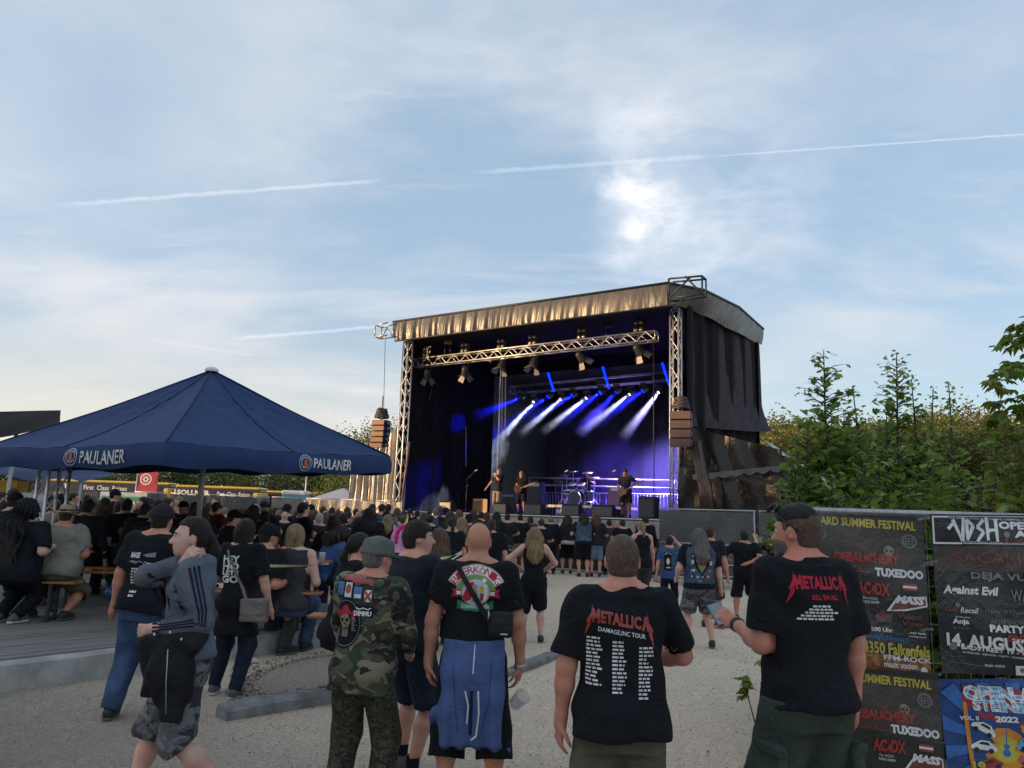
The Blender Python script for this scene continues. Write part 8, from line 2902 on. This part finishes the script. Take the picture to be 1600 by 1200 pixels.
single(462, 808, 9.4, 0, 'seated person with blond bob, dark grey tank top and jeans, back turned', True, topm='char', top='tank', hair='bob', hairc='blond', w=1.22, fem=True, hem=.86, res=.015, seed=105, lean=4, skin_='pale', botm='denim', hl=(-.24, .18, .86), hr=(.2, .3, .9))
single(409, 806, 9.2, -30, 'person in a black cap and black T-shirt sitting left of the blond bob', True, topm='black', hair='crop', hairc='dark', hat=('cap', 'black'), w=1.3, hem=.84, res=.015, seed=106, lean=10, skin_='ruddy', botm='char', hyaw=-15, hr=(.2, .3, .85))
single(502, 812, 10.8, -50, 'person in a blue denim jacket bending over the table beside the blond bob', True, topm=denim('jacket_denim', (.03, .07, .17), .5), top='long', hair='wild', hairc='dark', long=.12, w=1.2, hem=.84, res=.018, seed=107, lean=34, skin_='tan', hpitch=15)
u_ = single(619, 803, 9.6, -25, 'person wearing a pink unicorn costume hood with a yellow horn', True, topm='pink', top='long', hair=None, w=1.15, hem=.8, res=.014, seed=108, hat=('hood', 'pink'), lean=12, botm='denim', hyaw=-10)
Mh = u_['Mh']; hs = u_['hs']
m_ = MB(); m_.path([xf(Mh, (0, .02 + .05 * t_, .12 + .18 * t_)) for t_ in (0, .25, .5, .75, 1)], [.035, .028, .02, .012, .003], 10); m_.build('horn', cloth('horn_yellow', (.6, .48, .06), .6), u_['hat'], world=False)
for sg in (-1, 1):
 m_ = MB(); m_.path([xf(Mh, (sg * .09, -.03, .10)), xf(Mh, (sg * .12, -.03, .15)), xf(Mh, (sg * .125, -.03, .185))], [.03, .022, .004], 8); m_.build('ear', CL['pink'], u_['hat'], world=False)
F = Field(np.array(xf(Mh, (0, 0, 0))) - .34, np.array(xf(Mh, (0, 0, 0))) + .26, .012)
for i in range(7):
 a_ = R(70 + 26 * i); F.ell((0.03, -.01 + .125 * math.cos(a_), .02 + .14 * math.sin(a_)), (.035, .035, .035), .03, M=Mh)
F.mesh('mane', CL['magenta'], u_['hat'])
single(688, 810, 10.2, 4, 'seated person with long straight brown hair, right of the man in navy', True, topm='black', hair='long', hairc='light', long=.30, w=1.15, fem=True, hem=.85, res=.016, seed=109, skin_='fair')
single(836, 823, 11.0, 3, 'long-haired blond person in black knee-length jumpsuit on the gravel, hand on hip', False, topm='black', top='tank', hair='long', hairc='blond', long=.36, w=1.12, fem=True, hem=.92, res=.013, seed=110, bot='shorts', shortlen=.50, botm='black',
    hl=(-.20, .10, .98), el=(-1, -.35, .1), hr=(.16, .2, .95), er=(1, -.3, -.2), fl=(-.13, 0, 0), fr=(.12, 0, 0), skin_='pale')
q_ = single(1092, 826, 11.1, 2, 'person with long grey hair in a patch-covered denim vest and grey camouflage shorts', False, topm='black', hair='long', hairc='grey', long=.32, w=1.26, hem=.86, res=.012, seed=111, bot='shorts', botm='gcamo', shortlen=.52, vest=True, skin_='pale',
   hl=(-.28, .16, .92), hr=(.32, .02, .78), fl=(-.17, 0, 0), fr=(.17, -.02, 0), loose=.3)
s = q_['s']
def vest_patches(q_, seed, big=True):
 s = q_['s']; r = random.Random(seed)
 if big:
  pp(q_, poly([(-.11, .11), (.11, .11), (.10, -.02), (.0, -.15), (-.10, -.02)]), .0, 1.22 * s, PD_, 'back_patch', 'vest', .003)
  pp(q_, poly([(-.085, .085), (.085, .085), (.08, .03), (-.08, .03)]), .0, 1.22 * s, PS_, 'patch_motif', 'vest', .005)
  pp(q_, poly([(-.075, .03), (.075, .03), (.06, -.01), (-.06, -.01)]), .0, 1.22 * s, PK_, 'patch_motif', 'vest', .0055)
  pp(q_, poly([(-.065, -.015), (.065, -.015), (.0, -.12)]), .0, 1.22 * s, PL_, 'patch_motif', 'vest', .0055)
  pp(q_, join(disc(-.03, .055, .012, 8), disc(.03, .055, .012, 8)), .0, 1.22 * s, PD_, 'patch_motif', 'vest', .0065)
 for x, z, w_, h_ in ((-.13, 1.34, .05, .04), (.12, 1.345, .06, .035), (-.14, 1.25, .035, .05), (.14, 1.24, .04, .05), (-.14, 1.04, .06, .05), (-.06, 1.035, .05, .045), (.02, 1.035, .055, .045), (.10, 1.04, .05, .05), (-.13, 1.13, .05, .03), (.13, 1.13, .05, .04), (-.03, .975, .12, .02)):
  a = r.choice([PD_, PD_, PS_, PB_, PW_, PK_])
  pp(q_, rect(-w_ / 2, -h_ / 2, w_, h_), x * s, z * s, a, 'patch', 'vest', .003)
  pp(q_, row_words(-w_ * .38, h_ * .05, w_ * .7, 2, h_ * .3, r.random(), 1), x * s, z * s, PW_ if a is not PW_ else PD_, 'patch_motif', 'vest', .005)
vest_patches(q_, 3)
q_ = single(1046, 837, 14.3, -8, 'slim person in denim vest and black skinny trousers, hand at the face', False, topm='blue', hair='short', hairc='dark', w=1.0, hem=.82, res=.016, seed=112, bot='skinny', botm='black', vest=True, vestm='denim', hr=(.12, .26, 1.36), er=(1, .2, -.8), hyaw=-18)
pp(q_, rect(-.07, -.16, .13, .32), -.03, 1.2 * q_['s'], PD_, 'back_patch', 'vest', .003); pp(q_, join(tr(arc_text('IRON', .05, R(140), R(40), .02, .018), -.03, .09), disc(-.03, .0, .03, 10, .06), rect(-.06, -.12, .07, .02)), 0, 1.2 * q_['s'], PW_, 'patch_motif', 'vest', .005)
single(1163, 828, 14.2, -6, 'muscular person in a black T-shirt and black shorts, right forearm folded behind the back', False, topm='black', hair='short', hairc='dark', w=1.28, hem=.88, res=.014, seed=113, bot='shorts', botm='black', shortlen=.50,
    hr=(.02, -.20, 1.02), er=(1, -.35, -.1), hl=(-.26, .22, 1.05), el=(-1, -.3, -.3), fl=(-.16, 0, 0), fr=(.15, -.02, 0), shoes=M_SHOE, skin_='tan')
single(1109, 822, 13.2, -30, 'person in dark shirt half hidden behind the long-haired vest wearer', False, topm='washed', hair='short', hairc='brown', w=1.15, res=.018, seed=114, bot='shorts', botm='char', skin_='ruddy')
ph_ = single(1208, 836, 16.0, 60, 'person in black holding a camera up, beside the right-hand fence', False, topm='black', hair='short', hairc='dark', w=1.1, res=.018, seed=115, hr=(.08, .32, 1.42), hl=(-.08, .34, 1.42), er=(1, .2, -1), el=(-1, .2, -1), botm='black')
cm = empty('camera', Vector(P(1197, 850, 15.8)), R(60), 'black camera held up by the person beside the right-hand fence', 'camera')
m_ = MB(); m_.box((0, 0, 0), (.14, .07, .10), bev=.015); m_.build('camera_body', M_BLACKPLASTIC, cm, world=False)
m_ = MB(); m_.lathe((0, .03, 0), [(.035, 0), (.04, .08), (.038, .12), (0, .12)], 14, axis=(0, 1, 0)); m_.build('lens', M_FIX, cm, world=False)
single(1003, 814, 15.2, 10, 'person with a blond ponytail in black, behind the buzz-cut head', False, topm='black', hair='pony', hairc='blond', long=.3, w=1.1, res=.018, seed=116, botm='char', top='tank', vest=False, fem=True)
single(768, 811, 13.5, -5, 'person in black T-shirt and shorts standing right of the bald head', False, topm='black', hair='short', hairc='brown', w=1.2, res=.018, seed=117, bot='shorts', botm='black', hem=.84)

# ================================================================== PEOPLE ON STAGE
def performer(px, feet_py, b, yaw, lab, H, **kw):
 p = on_floor(px, b)
 return p, person(p, yaw, H, lab, **kw)


pS, sg_ = performer(776, 796, 1.1, 150, 'singer in dark T-shirt and pale trousers with microphone at the mouth', 1.80, topm='washed', bot='skinny', botm='khaki', hair='bald', skin_='tan', res=.016, lean=-8, hl=(.02, .16, 1.50), el=(-1, .3, -1), hr=(.52, -.05, 1.02),
     er=(.3, -1, 0), fl=(-.18, .22, 0), fr=(.16, -.18, 0), hpitch=-12, face=True, shoes=M_SHOEW, hyaw=20, seed=201)
mc = empty('microphone', pS + Matrix.Rotation(R(150), 3, 'Z') @ Vector((.01, .17, 1.56)), 0, 'microphone held to the mouth by the singer', 'microphone')
m_ = MB(); m_.lathe((0, 0, 0), [(.012, -.16), (.018, -.02), (.028, 0), (.028, .03), (0, .045)], 10, axis=(.1, .3, .8)); m_.build('microphone_body', M_GALV, mc, world=False)
pG, g2p = performer(815, 795, 1.6, 160, 'second guitarist with blond hair, black clothes and shorts, head bent', 1.72, topm='black', bot='shorts', botm='black', hair='bob', hairc='blond', skin_='tan', res=.018, lean=6, hpitch=22, hl=(-.12, .26, 1.05), hr=(.18, .20, 1.0), fl=(-.12, 0, 0), fr=(.12, .05, 0), seed=202)
pB, b3p = performer(978, 803, .6, 165, 'bass player in dark shirt and shorts bent over the guitar', 1.78, topm='char', bot='shorts', botm='washed', hair='short', hairc='brown', skin_='tan', res=.016, lean=26, hpitch=20, hl=(-.32, .34, 1.18), hr=(.10, .30, .92), el=(-1, -.2, -1), er=(1, -.3, -.6),
     fl=(-.15, .05, 0), fr=(.14, -.12, 0), seed=203)
def guitar(p, yaw, o, lab, col, ang_):
 r_ = empty('electric_guitar', p + Matrix.Rotation(R(yaw), 3, 'Z') @ Vector(o), R(yaw), lab, 'guitar')
 rot = Matrix.Rotation(R(ang_), 3, 'Y')
 body = [(.20, .05), (.16, .15), (.06, .13), (-.02, .16), (-.10, .12), (-.06, .05), (-.10, -.08), (-.03, -.14), (.07, -.12), (.17, -.15), (.21, -.06)]
 m_ = MB(); m_.prism([rot @ Vector((x, 0, z)) for x, z in body], rot @ Vector((0, .045, 0))); m_.build('guitar_body', col, r_, world=False)
 m_ = MB(); m_.box(rot @ Vector((-.38, .03, 0)), (.62, .025, .05), rot); m_.build('neck', simple('maple_neck', (.3, .18, .09), .4), r_, world=False)
 m_ = MB(); m_.box(rot @ Vector((-.74, .03, .01)), (.16, .02, .08), rot); m_.build('headstock', col, r_, world=False)
guitar(pB, 165, (.06, .30, .92), 'brown bass guitar held by the bent bass player', simple('bass_brown', (.28, .10, .03), .3, coat=.5), 28)
guitar(pG, 160, (.04, .24, 1.0), 'dark guitar held by the blond guitarist', simple('guitar_dark', (.06, .02, .02), .3, coat=.5), 20)
pD = fl2(917, 4.0, dz)
person(pD, 165, 1.7, 'drummer half hidden behind the drum kit', topm='black', hair='long', hairc='dark', long=.2, res=.022, seat=.5, fl=(-.15, .3, 0), fr=(.15, .3, 0), hl=(-.25, .4, 1.0), hr=(.25, .4, 1.1), seed=204)

# ================================================================== THE CROWD
PROTO = {}
def proto(key, **kw):
 q_ = person((0, -30 - 2 * len(PROTO), 0), 0, 1.75, 'x', res=.026, seed=300 + len(PROTO), **kw)
 PROTO[key] = (q_, kw.get('seat'))


arms = dict(hl=(-.16, .28, 1.08), hr=(.16, .28, 1.12), el=(-1, -.4, -.5), er=(1, -.4, -.5))
proto('short', hair='short', w=1.12, bot='trousers', **arms)
proto('crop', hair='crop', w=1.22, belly=.3, bot='shorts', hem=.86)
proto('cap', hair='crop', hat=('cap', 'black'), w=1.15, bot='shorts', **arms)
proto('long', hair='long', long=.34, w=1.05, fem=True, bot='skinny', hem=.88)
proto('bob', hair='bob', w=1.1, fem=True, bot='skinny', **arms)
proto('mane', hair='long', long=.26, w=1.15, bot='trousers', top='tee')
proto('bald', hair='bald', w=1.2, bot='trousers', belly=.3)
proto('pony', hair='pony', long=.3, w=1.05, fem=True, bot='shorts')
proto('jacket', hair='short', top='long', w=1.15, bot='trousers', hem=.82)
proto('vest', hair='long', long=.2, vest=True, w=1.15, bot='shorts', hl=(-.25, .35, 1.15), hr=(.25, .35, 1.15), lean=10)
proto('beanie', hair='crop', hat=('beanie', 'char'), w=1.12, bot='trousers')
proto('armup', hair='short', w=1.1, bot='trousers', hr=(.25, .25, 1.75), er=(1, .2, 0))
S_ = dict(seat=.46, fl=(-.13, .38, 0), fr=(.13, .38, 0), hl=(-.18, .38, .95), hr=(.18, .38, .95))
proto('s_short', hair='short', w=1.2, lean=14, **S_)
proto('s_bald', hair='buzz', w=1.25, lean=26, belly=.3, **S_)
proto('s_long', hair='long', long=.3, w=1.1, fem=True, lean=8, **S_)
proto('s_cap', hair='crop', hat=('cap', 'black'), w=1.2, lean=12, **S_)
proto('s_bob', hair='bob', w=1.12, fem=True, lean=12, **S_)
for q_, _ in PROTO.values():
 for ob in [q_['root']] + list(q_['root'].children_recursive): COL.objects.unlink(ob)

ADJ = {'black': 'black', 'washed': 'faded black', 'char': 'charcoal', 'grey': 'grey', 'navy': 'navy', 'white': 'white', 'maroon': 'dark red', 'blue': 'blue', 'olive': 'olive', 'denim': 'blue denim', 'lilac': 'lilac', 'beige': 'beige', 'green': 'dark green', 'vest': 'denim', 'khaki': 'khaki', 'pink': 'pink'}
HD = {'short': 'short %s hair', 'crop': 'cropped %s hair', 'cap': 'a cap', 'long': 'long %s hair', 'bob': 'chin-length %s hair', 'mane': 'loose %s mane', 'bald': 'a bald head', 'pony': 'a %s ponytail', 'jacket': 'short %s hair', 'vest': 'shaggy %s hair', 'beanie': 'a woollen hat', 'armup': '%s hair and a raised arm'}
used_labels = {}


def crowd(px, py, Y, key, topm, hairc, yaw=0.0, bot=None, skin_='fair', place='', Hfix=None):
 q_, seat = PROTO[key]
 t_ = P(px, py, Y)
 zg = DZ if on_deck(t_.x, Y) else 0.0
 if seat:
  Hh = (t_.z - zg) / (.46 + .93) * 1.75; sc_ = max(.92, min(1.16, (t_.z - zg) / 1.37))
 else:
  sc_ = max(.85, min(1.12, (t_.z - zg) / 1.75))
 root = q_['root'].copy(); COL.objects.link(root)
 root.location = (t_.x, Y, zg)
 root.rotation_euler = (0, 0, R(yaw))
 ws = random.uniform(.95, 1.08)
 root.scale = (sc_ * ws, sc_ * ws, sc_)
 for ch in q_['root'].children:
  c = ch.copy(); COL.objects.link(c); c.parent = root
  nm = c.name.split('.')[0]
  mt_ = {'shirt': CL[topm], 'jacket': CL[topm], 'tank_top': CL[topm], 'hair': HR[hairc], 'denim_vest': CL['washed'] if topm in ('washed', 'white') else CL['vest'], 'body': SK[skin_]}.get(nm)
  if nm in ('trousers', 'shorts') and bot: mt_ = CL[bot]
  if mt_ and c.material_slots:
   c.material_slots[0].link = 'OBJECT'; c.material_slots[0].material = mt_
  for g2 in ch.children:
   d = g2.copy(); COL.objects.link(d); d.parent = c
 k_ = key.replace('s_', '')
 desc = HD.get(k_, 'short %s hair') % hairc if '%s' in HD.get(k_, 'short %s hair') else HD[k_]
 if key == 's_bald': desc = 'shaved head'
 jac = ' jacket' if k_ == 'jacket' else (' vest' if k_ == 'vest' else ' top')
 lab = 'person, %s, %s%s, %s%s' % (desc, ADJ[topm], jac, 'seated ' if seat else '', place)
 lab = lab.replace(', a ', ', ')
 used_labels.setdefault(lab, []).append((px, root))
 root['label'] = lab
 root['category'] = 'person'
 root['group'] = 'crowd'
 return root


def zone(px, Y):
 if px < 75: a = 'left of truss column'
 elif px < 150: a = 'right of truss column'
 elif px < 215: a = 'by the green sign'
 elif px < 270: a = 'below the red banner'
 elif px < 345: a = 'near the parasol pole'
 elif px < 430: a = 'before dark fence'
 elif px < 505: a = 'before grey-gold fence'
 elif px < 580: a = 'before gold fence'
 elif px < 640: a = 'below left speaker array'
 elif px < 700: a = 'before left stage corner'
 elif px < 775: a = 'before leftmost monitor'
 elif px < 840: a = 'before the singer'
 else: a = 'at the stage barrier'
 b = ' far back' if Y > 19 else (' midway back' if Y > 14.5 else ' nearer')
 return a + b


rc = random.Random(21)
def C(px, py, Y, key, topm='black', hairc='dark', yaw=0, bot=None, skin_='fair'):
 crowd(px, py, Y, key, topm, hairc, yaw, bot, skin_, zone(px, Y))


# read off the photograph, left to right
for a in [(4, 768, 15, 'short', 'char', 'brown', -60), (22, 762, 14, 'short', 'black', 'brown', -20), (12, 772, 11.3, 's_cap', 'black', 'dark', -10), (58, 752, 17, 'short', 'white', 'grey', 30), (78, 781, 13, 's_short', 'beige', 'light', 0),
    (92, 750, 15, 'short', 'black', 'grey', -35), (104, 776, 17, 'bob', 'washed', 'brown', 10), (115, 769, 15.5, 'short', 'maroon', 'brown', -70), (137, 773, 19, 'crop', 'black', 'light', 20), (146, 775, 20, 'bob', 'grey', 'blond', -10),
    (160, 781, 12.8, 's_long', 'washed', 'light', 0), (180, 764, 15, 'cap', 'black', 'dark', -65), (183, 784, 13.6, 's_bob', 'char', 'brown', 0), (190, 777, 22, 'short', 'black', 'dark', 10), (200, 778, 22.6, 'crop', 'grey', 'brown', 0),
    (197, 780, 13.2, 's_short', 'black', 'dark', 20), (211, 783, 12.2, 's_bald', 'black', 'brown', -8), (226, 789, 11.6, 's_bald', 'black', 'light', -10), (243, 797, 11.2, 's_short', 'washed', 'dark', -12), (226, 776, 17, 'mane', 'black', 'dark', 150),
    (237, 778, 19, 'bob', 'grey', 'brown', 0), (248, 779, 15, 'crop', 'char', 'brown', -30), (262, 777, 17.5, 'long', 'maroon', 'brown', -60), (281, 775, 19, 'short', 'white', 'blond', 160), (288, 785, 13.6, 'cap', 'washed', 'dark', 165),
    (300, 787, 13, 's_bob', 'black', 'red', 0), (316, 795, 13.4, 's_long', 'navy', 'light', 20), (326, 788, 14.3, 'short', 'navy', 'grey', 0), (338, 790, 14, 'beanie', 'maroon', 'dark', -30), (352, 799, 11.8, 's_cap', 'black', 'dark', -60),
    (338, 775, 22, 'short', 'char', 'light', 170), (372, 803, 12.4, 's_short', 'black', 'dark', 5), (392, 792, 12.6, 's_long', 'black', 'brown', -10), (400, 787, 15, 'crop', 'washed', 'white', 0), (413, 783, 15.5, 'cap', 'black', 'grey', 0),
    (420, 800, 12.8, 's_short', 'washed', 'dark', 40), (430, 792, 21, 'short', 'black', 'brown', 0), (438, 793, 22, 'bob', 'char', 'dark', 10), (449, 787, 17, 'cap', 'black', 'dark', 0), (474, 784, 14, 'short', 'black', 'dark', -50),
    (486, 788, 19, 'cap', 'maroon', 'dark', -20), (492, 796, 18, 'bob', 'lilac', 'light', 10), (500, 801, 15.2, 'crop', 'washed', 'white', 0), (505, 790, 22, 'crop', 'black', 'red', 0), (513, 800, 20, 'long', 'black', 'brown', 0),
    (519, 792, 23, 'crop', 'grey', 'brown', 0), (528, 796, 21, 'short', 'black', 'red', 10), (519, 803, 12.6, 's_bob', 'black', 'dark', 0), (536, 801, 16, 'bob', 'washed', 'dark', 0), (543, 792, 23, 'short', 'lilac', 'brown', 0),
    (556, 794, 22.5, 'crop', 'grey', 'brown', 0), (569, 796, 22, 'bob', 'olive', 'light', -10), (560, 807, 15, 'long', 'pink', 'dark', 0), (578, 808, 11.5, 'mane', 'black', 'black', 0), (582, 787, 22, 'short', 'black', 'dark', -60),
    (583, 800, 16.5, 'beanie', 'black', 'dark', 0), (597, 787, 22, 'short', 'denim', 'dark', -20), (607, 787, 23, 'crop', 'black', 'dark', 0), (604, 798, 16.8, 'cap', 'green', 'dark', 0), (621, 793, 22, 'bob', 'grey', 'light', 0),
    (631, 797, 24, 'crop', 'char', 'brown', 10), (641, 793, 23, 'pony', 'black', 'dark', 0), (652, 797, 24, 'short', 'washed', 'dark', 0), (662, 800, 23, 'bob', 'white', 'light', 0), (671, 797, 25, 'crop', 'black', 'dark', 0),
    (681, 793, 22, 'short', 'denim', 'grey', 0), (688, 791, 23, 'mane', 'black', 'purple', 0), (697, 793, 22, 'cap', 'black', 'dark', 0), (704, 798, 18, 'long', 'washed', 'brown', 0), (672, 803, 17, 'short', 'black', 'dark', 0),
    (660, 808, 15, 'bob', 'char', 'dark', 0), (718, 796, 21, 'bob', 'black', 'light', 0), (722, 808, 14.5, 'long', 'maroon', 'blond', -8), (733, 803, 17, 'cap', 'char', 'dark', 0), (707, 806, 13, 'pony', 'black', 'dark', 10), (740, 797, 22, 'mane', 'black', 'brown', 0),
    (752, 799, 23, 'short', 'black', 'dark', 0), (761, 800, 24, 'bob', 'char', 'red', 0), (776, 799, 20, 'long', 'black', 'black', 0)]:
 C(*a)
# the front rank at the barrier, seen head to foot
for a in [(793, 802, 23.2, 'short', 'washed', 'dark', -15, 'fleck'), (813, 803, 24.0, 'crop', 'black', 'dark', 0, 'khaki'), (846, 810, 20.0, 'short', 'black', 'brown', 0, 'black'), (861, 806, 24.0, 'jacket', 'black', 'grey', 0, 'black'),
    (887, 804, 24.4, 'vest', 'white', 'dark', 0, 'black'), (913, 801, 23.4, 'vest', 'black', 'dark', 5, 'black'), (932, 803, 23.6, 'vest', 'washed', 'red', -4, 'ldenim'), (973, 812, 23.4, 'short', 'black', 'dark', 0, 'black'),
    (1009, 806, 22.6, 'jacket', 'black', 'dark', 10, 'char'), (829, 806, 24.6, 'bob', 'char', 'brown', 0, 'black'), (952, 812, 24.4, 'jacket', 'char', 'dark', 0, 'black')]:
 C(*a)
# denser ranks behind, so that no gap shows ground where the photograph shows heads
for row, (Y, n, x0, x1) in enumerate([(24.6, 20, 250, 735), (20.5, 14, 345, 640), (18.5, 12, 120, 345), (25.5, 14, 205, 420), (17.0, 6, 420, 660)]):
 for i in range(n):
  px = x0 + (x1 - x0) * (i + rc.uniform(.2, .8)) / n
  hy = 778 + .035 * px - 1.5
  C(px, hy + 806 - 806 + rc.uniform(-1.5, 5.0) * 14 / Y - 0 + 2, Y + rc.uniform(-.5, .5), rc.choice(['short', 'crop', 'cap', 'long', 'bob', 'mane', 'bald', 'pony', 'jacket', 'beanie', 'short', 'long']),
    rc.choice(['black', 'black', 'washed', 'char', 'white', 'grey', 'khaki', 'maroon', 'denim', 'beige']), rc.choice(['dark', 'brown', 'light', 'grey', 'black', 'blond', 'red']), rc.uniform(-25, 25), None, rc.choice(['fair', 'tan', 'pale', 'ruddy']))
ORD = ['leftmost', 'second', 'third', 'fourth', 'fifth', 'sixth', 'seventh', 'eighth']
for lab, L_ in used_labels.items():
 if len(L_) > 1:
  L_.sort(key=lambda a: a[0])
  for i, (px, o) in enumerate(L_):
   o['label'] = lab + ', ' + ORD[min(i, 7)] + (' from left' if i else '')

# ================================================================== BENCHES, TABLES, CUPS
M_BOARD = simple('bench_orange_wood', (.36, .13, .045), .4, var=.25, scale=7, coat=.25)
M_LEG = simple('bench_leg_steel', (.035, .05, .042), .5, .4)
def trestle(kind, c, yaw, lab, group, L_=2.2):
 z = .46 if kind == 'bench' else .76
 w_ = .25 if kind == 'bench' else .50
 r_ = empty('beer_bench' if kind == 'bench' else 'beer_table', c, yaw, lab, 'bench' if kind == 'bench' else 'table', group)
 m_ = MB(); m_.box((0, 0, z - .014), (L_, w_, .028), bev=.006); m_.build('seat_board' if kind == 'bench' else 'table_top', M_BOARD, r_, world=False)
 for sg in (-1, 1):
  x = sg * (L_ / 2 - .28)
  m_ = MB()
  m_.box((x, 0, z - .045), (.05, w_ * .85, .03))
  for sy in (-1, 1): m_.box((x, sy * w_ * .36, (z - .05) / 2), (.035, .03, z - .05)); m_.box((x, sy * w_ * .36, .012), (.06, .09, .02))
  m_.tube((x, -w_ * .36, z * .42), (x, w_ * .36, z * .42), .012)
  m_.tube((x, -w_ * .34, z * .42), (x - sg * .30, 0, z - .04), .009); m_.tube((x, w_ * .34, z * .42), (x - sg * .30, 0, z - .04), .009)
  m_.build('leg_frame', M_LEG, r_, world=False)
 return r_
def at_deck(px, Y, dx=0):
 p = P(px, 850, Y); return Vector((p.x + dx, Y, DZ))
GB, GT = 'beer benches on the deck', 'beer tables on the deck'
ya = R(3)
trestle('bench', at_deck(127, 9.62, -1.1), ya, 'orange bench under the straw-hatted man and the big-haired person', GB)
trestle('table', at_deck(127, 10.55, -1.05), ya, 'orange beer table in front of the straw-hatted man', GT)
trestle('bench', at_deck(160, 11.9), ya, 'orange bench under the jacket with the skull print', GB)
trestle('table', at_deck(170, 12.7), ya, 'orange table behind the jacket with the skull print', GT)
trestle('bench', at_deck(207, 11.2, -.4), R(20), 'orange bench left of the man in the RAGE shirt', GB, 1.9)
trestle('table', at_deck(200, 13.9, 0), R(6), 'beer table with a white cup among the left crowd', GT)
trestle('bench', at_deck(507, 9.35, -1.1), R(5), 'orange bench under the person with the blond bob', GB)
trestle('table', at_deck(510, 10.3, -1.05), R(5), 'orange table in front of the person with the blond bob', GT)
trestle('bench', at_deck(345, 12.2, 0), R(5), 'orange bench near the parasol pole', GB)
trestle('table', at_deck(352, 12.9, .1), R(5), 'beer table near the parasol pole', GT)
trestle('bench', at_deck(588, 7.5, 0), R(0), 'orange bench under the person with the dark wavy ponytail', GB, 1.15)
trestle('bench', at_deck(670, 10.15, .1), R(4), 'orange bench under the person with long straight brown hair', GB)
trestle('table', at_deck(650, 11.2, 0), R(4), 'orange table beyond the unicorn costume', GT)
M_CUPW = simple('white_cup', (.62, .62, .62), .4)
for px, Y, lab in ((169, 12.6, 'white plastic cup on the table behind the skull-print jacket'), (505, 10.25, 'cloudy plastic cup on the table by the denim jacket'), (345, 12.85, 'white cup on the table near the parasol pole')):
 p = at_deck(px, Y); p.z = DZ + .76
 m_ = MB(); m_.lathe(p, [(0, .002), (.032, 0), (.042, .11), (.043, .115), (.040, .11), (.03, .01), (0, .01)], 14); tag(m_.build('cup', M_CUPW), lab, 'cup')
# boundary tape and cord between the benches
def ribbon(p0, p1, sag, w_, mat, lab, cat='tape', tw=0.0):
 m_ = MB()
 def f(u, v):
  p = p0.lerp(p1, u); p.z -= sag * math.sin(PI * u) + (v - .5) * w_ * math.cos(tw * u * 6); p.y += (v - .5) * w_ * math.sin(tw * u * 6)
  return p
 m_.grid(f, 30, 2); return tag(m_.build('barrier_tape', mat), lab, cat)
M_TAPEW = simple('tape_pale', (.55, .5, .3), .5)
ribbon(P(419, 884, 8.6), P(514, 881, 8.3), .01, .03, M_TAPEW, 'pale barrier tape stretched behind the person with the blond bob', tw=.3)
ribbon(P(662, 871, 8.6), P(722, 862, 9.2), .04, .03, M_TAPEW, 'pale twisted barrier tape right of the man in navy', tw=1)
ribbon(P(662, 874, 8.6), P(722, 864, 9.2), .07, .02, M_WHITE, 'white cord hanging beside the twisted barrier tape', 'cord', tw=.6)
# blue bag under the bench
F = Field((-.2, -.15, 0), (.2, .15, .26), .012); F.ell((0, 0, .09), (.15, .1, .10)); F.wrinkle(.01, 3, (20, 20, 14))
o = F.mesh('carrier_bag', simple('blue_plastic', (.04, .14, .42), .3)); o.location = at_deck(188, 11.9); tag(o, 'blue and white plastic bag on the deck under the bench', 'bag')
m_ = MB()
F = Field((-.08, -.06, -.01), (.08, .06, .07), .007); F.ell((0, 0, .015), (.05, .035, .03)); F.wrinkle(.01, 8, (50, 50, 40))
o = F.mesh('crumpled_paper', CL['white']); o.location = G(397, 1036, .0); tag(o, 'crumpled white paper on the ground beside the low wall', 'litter')
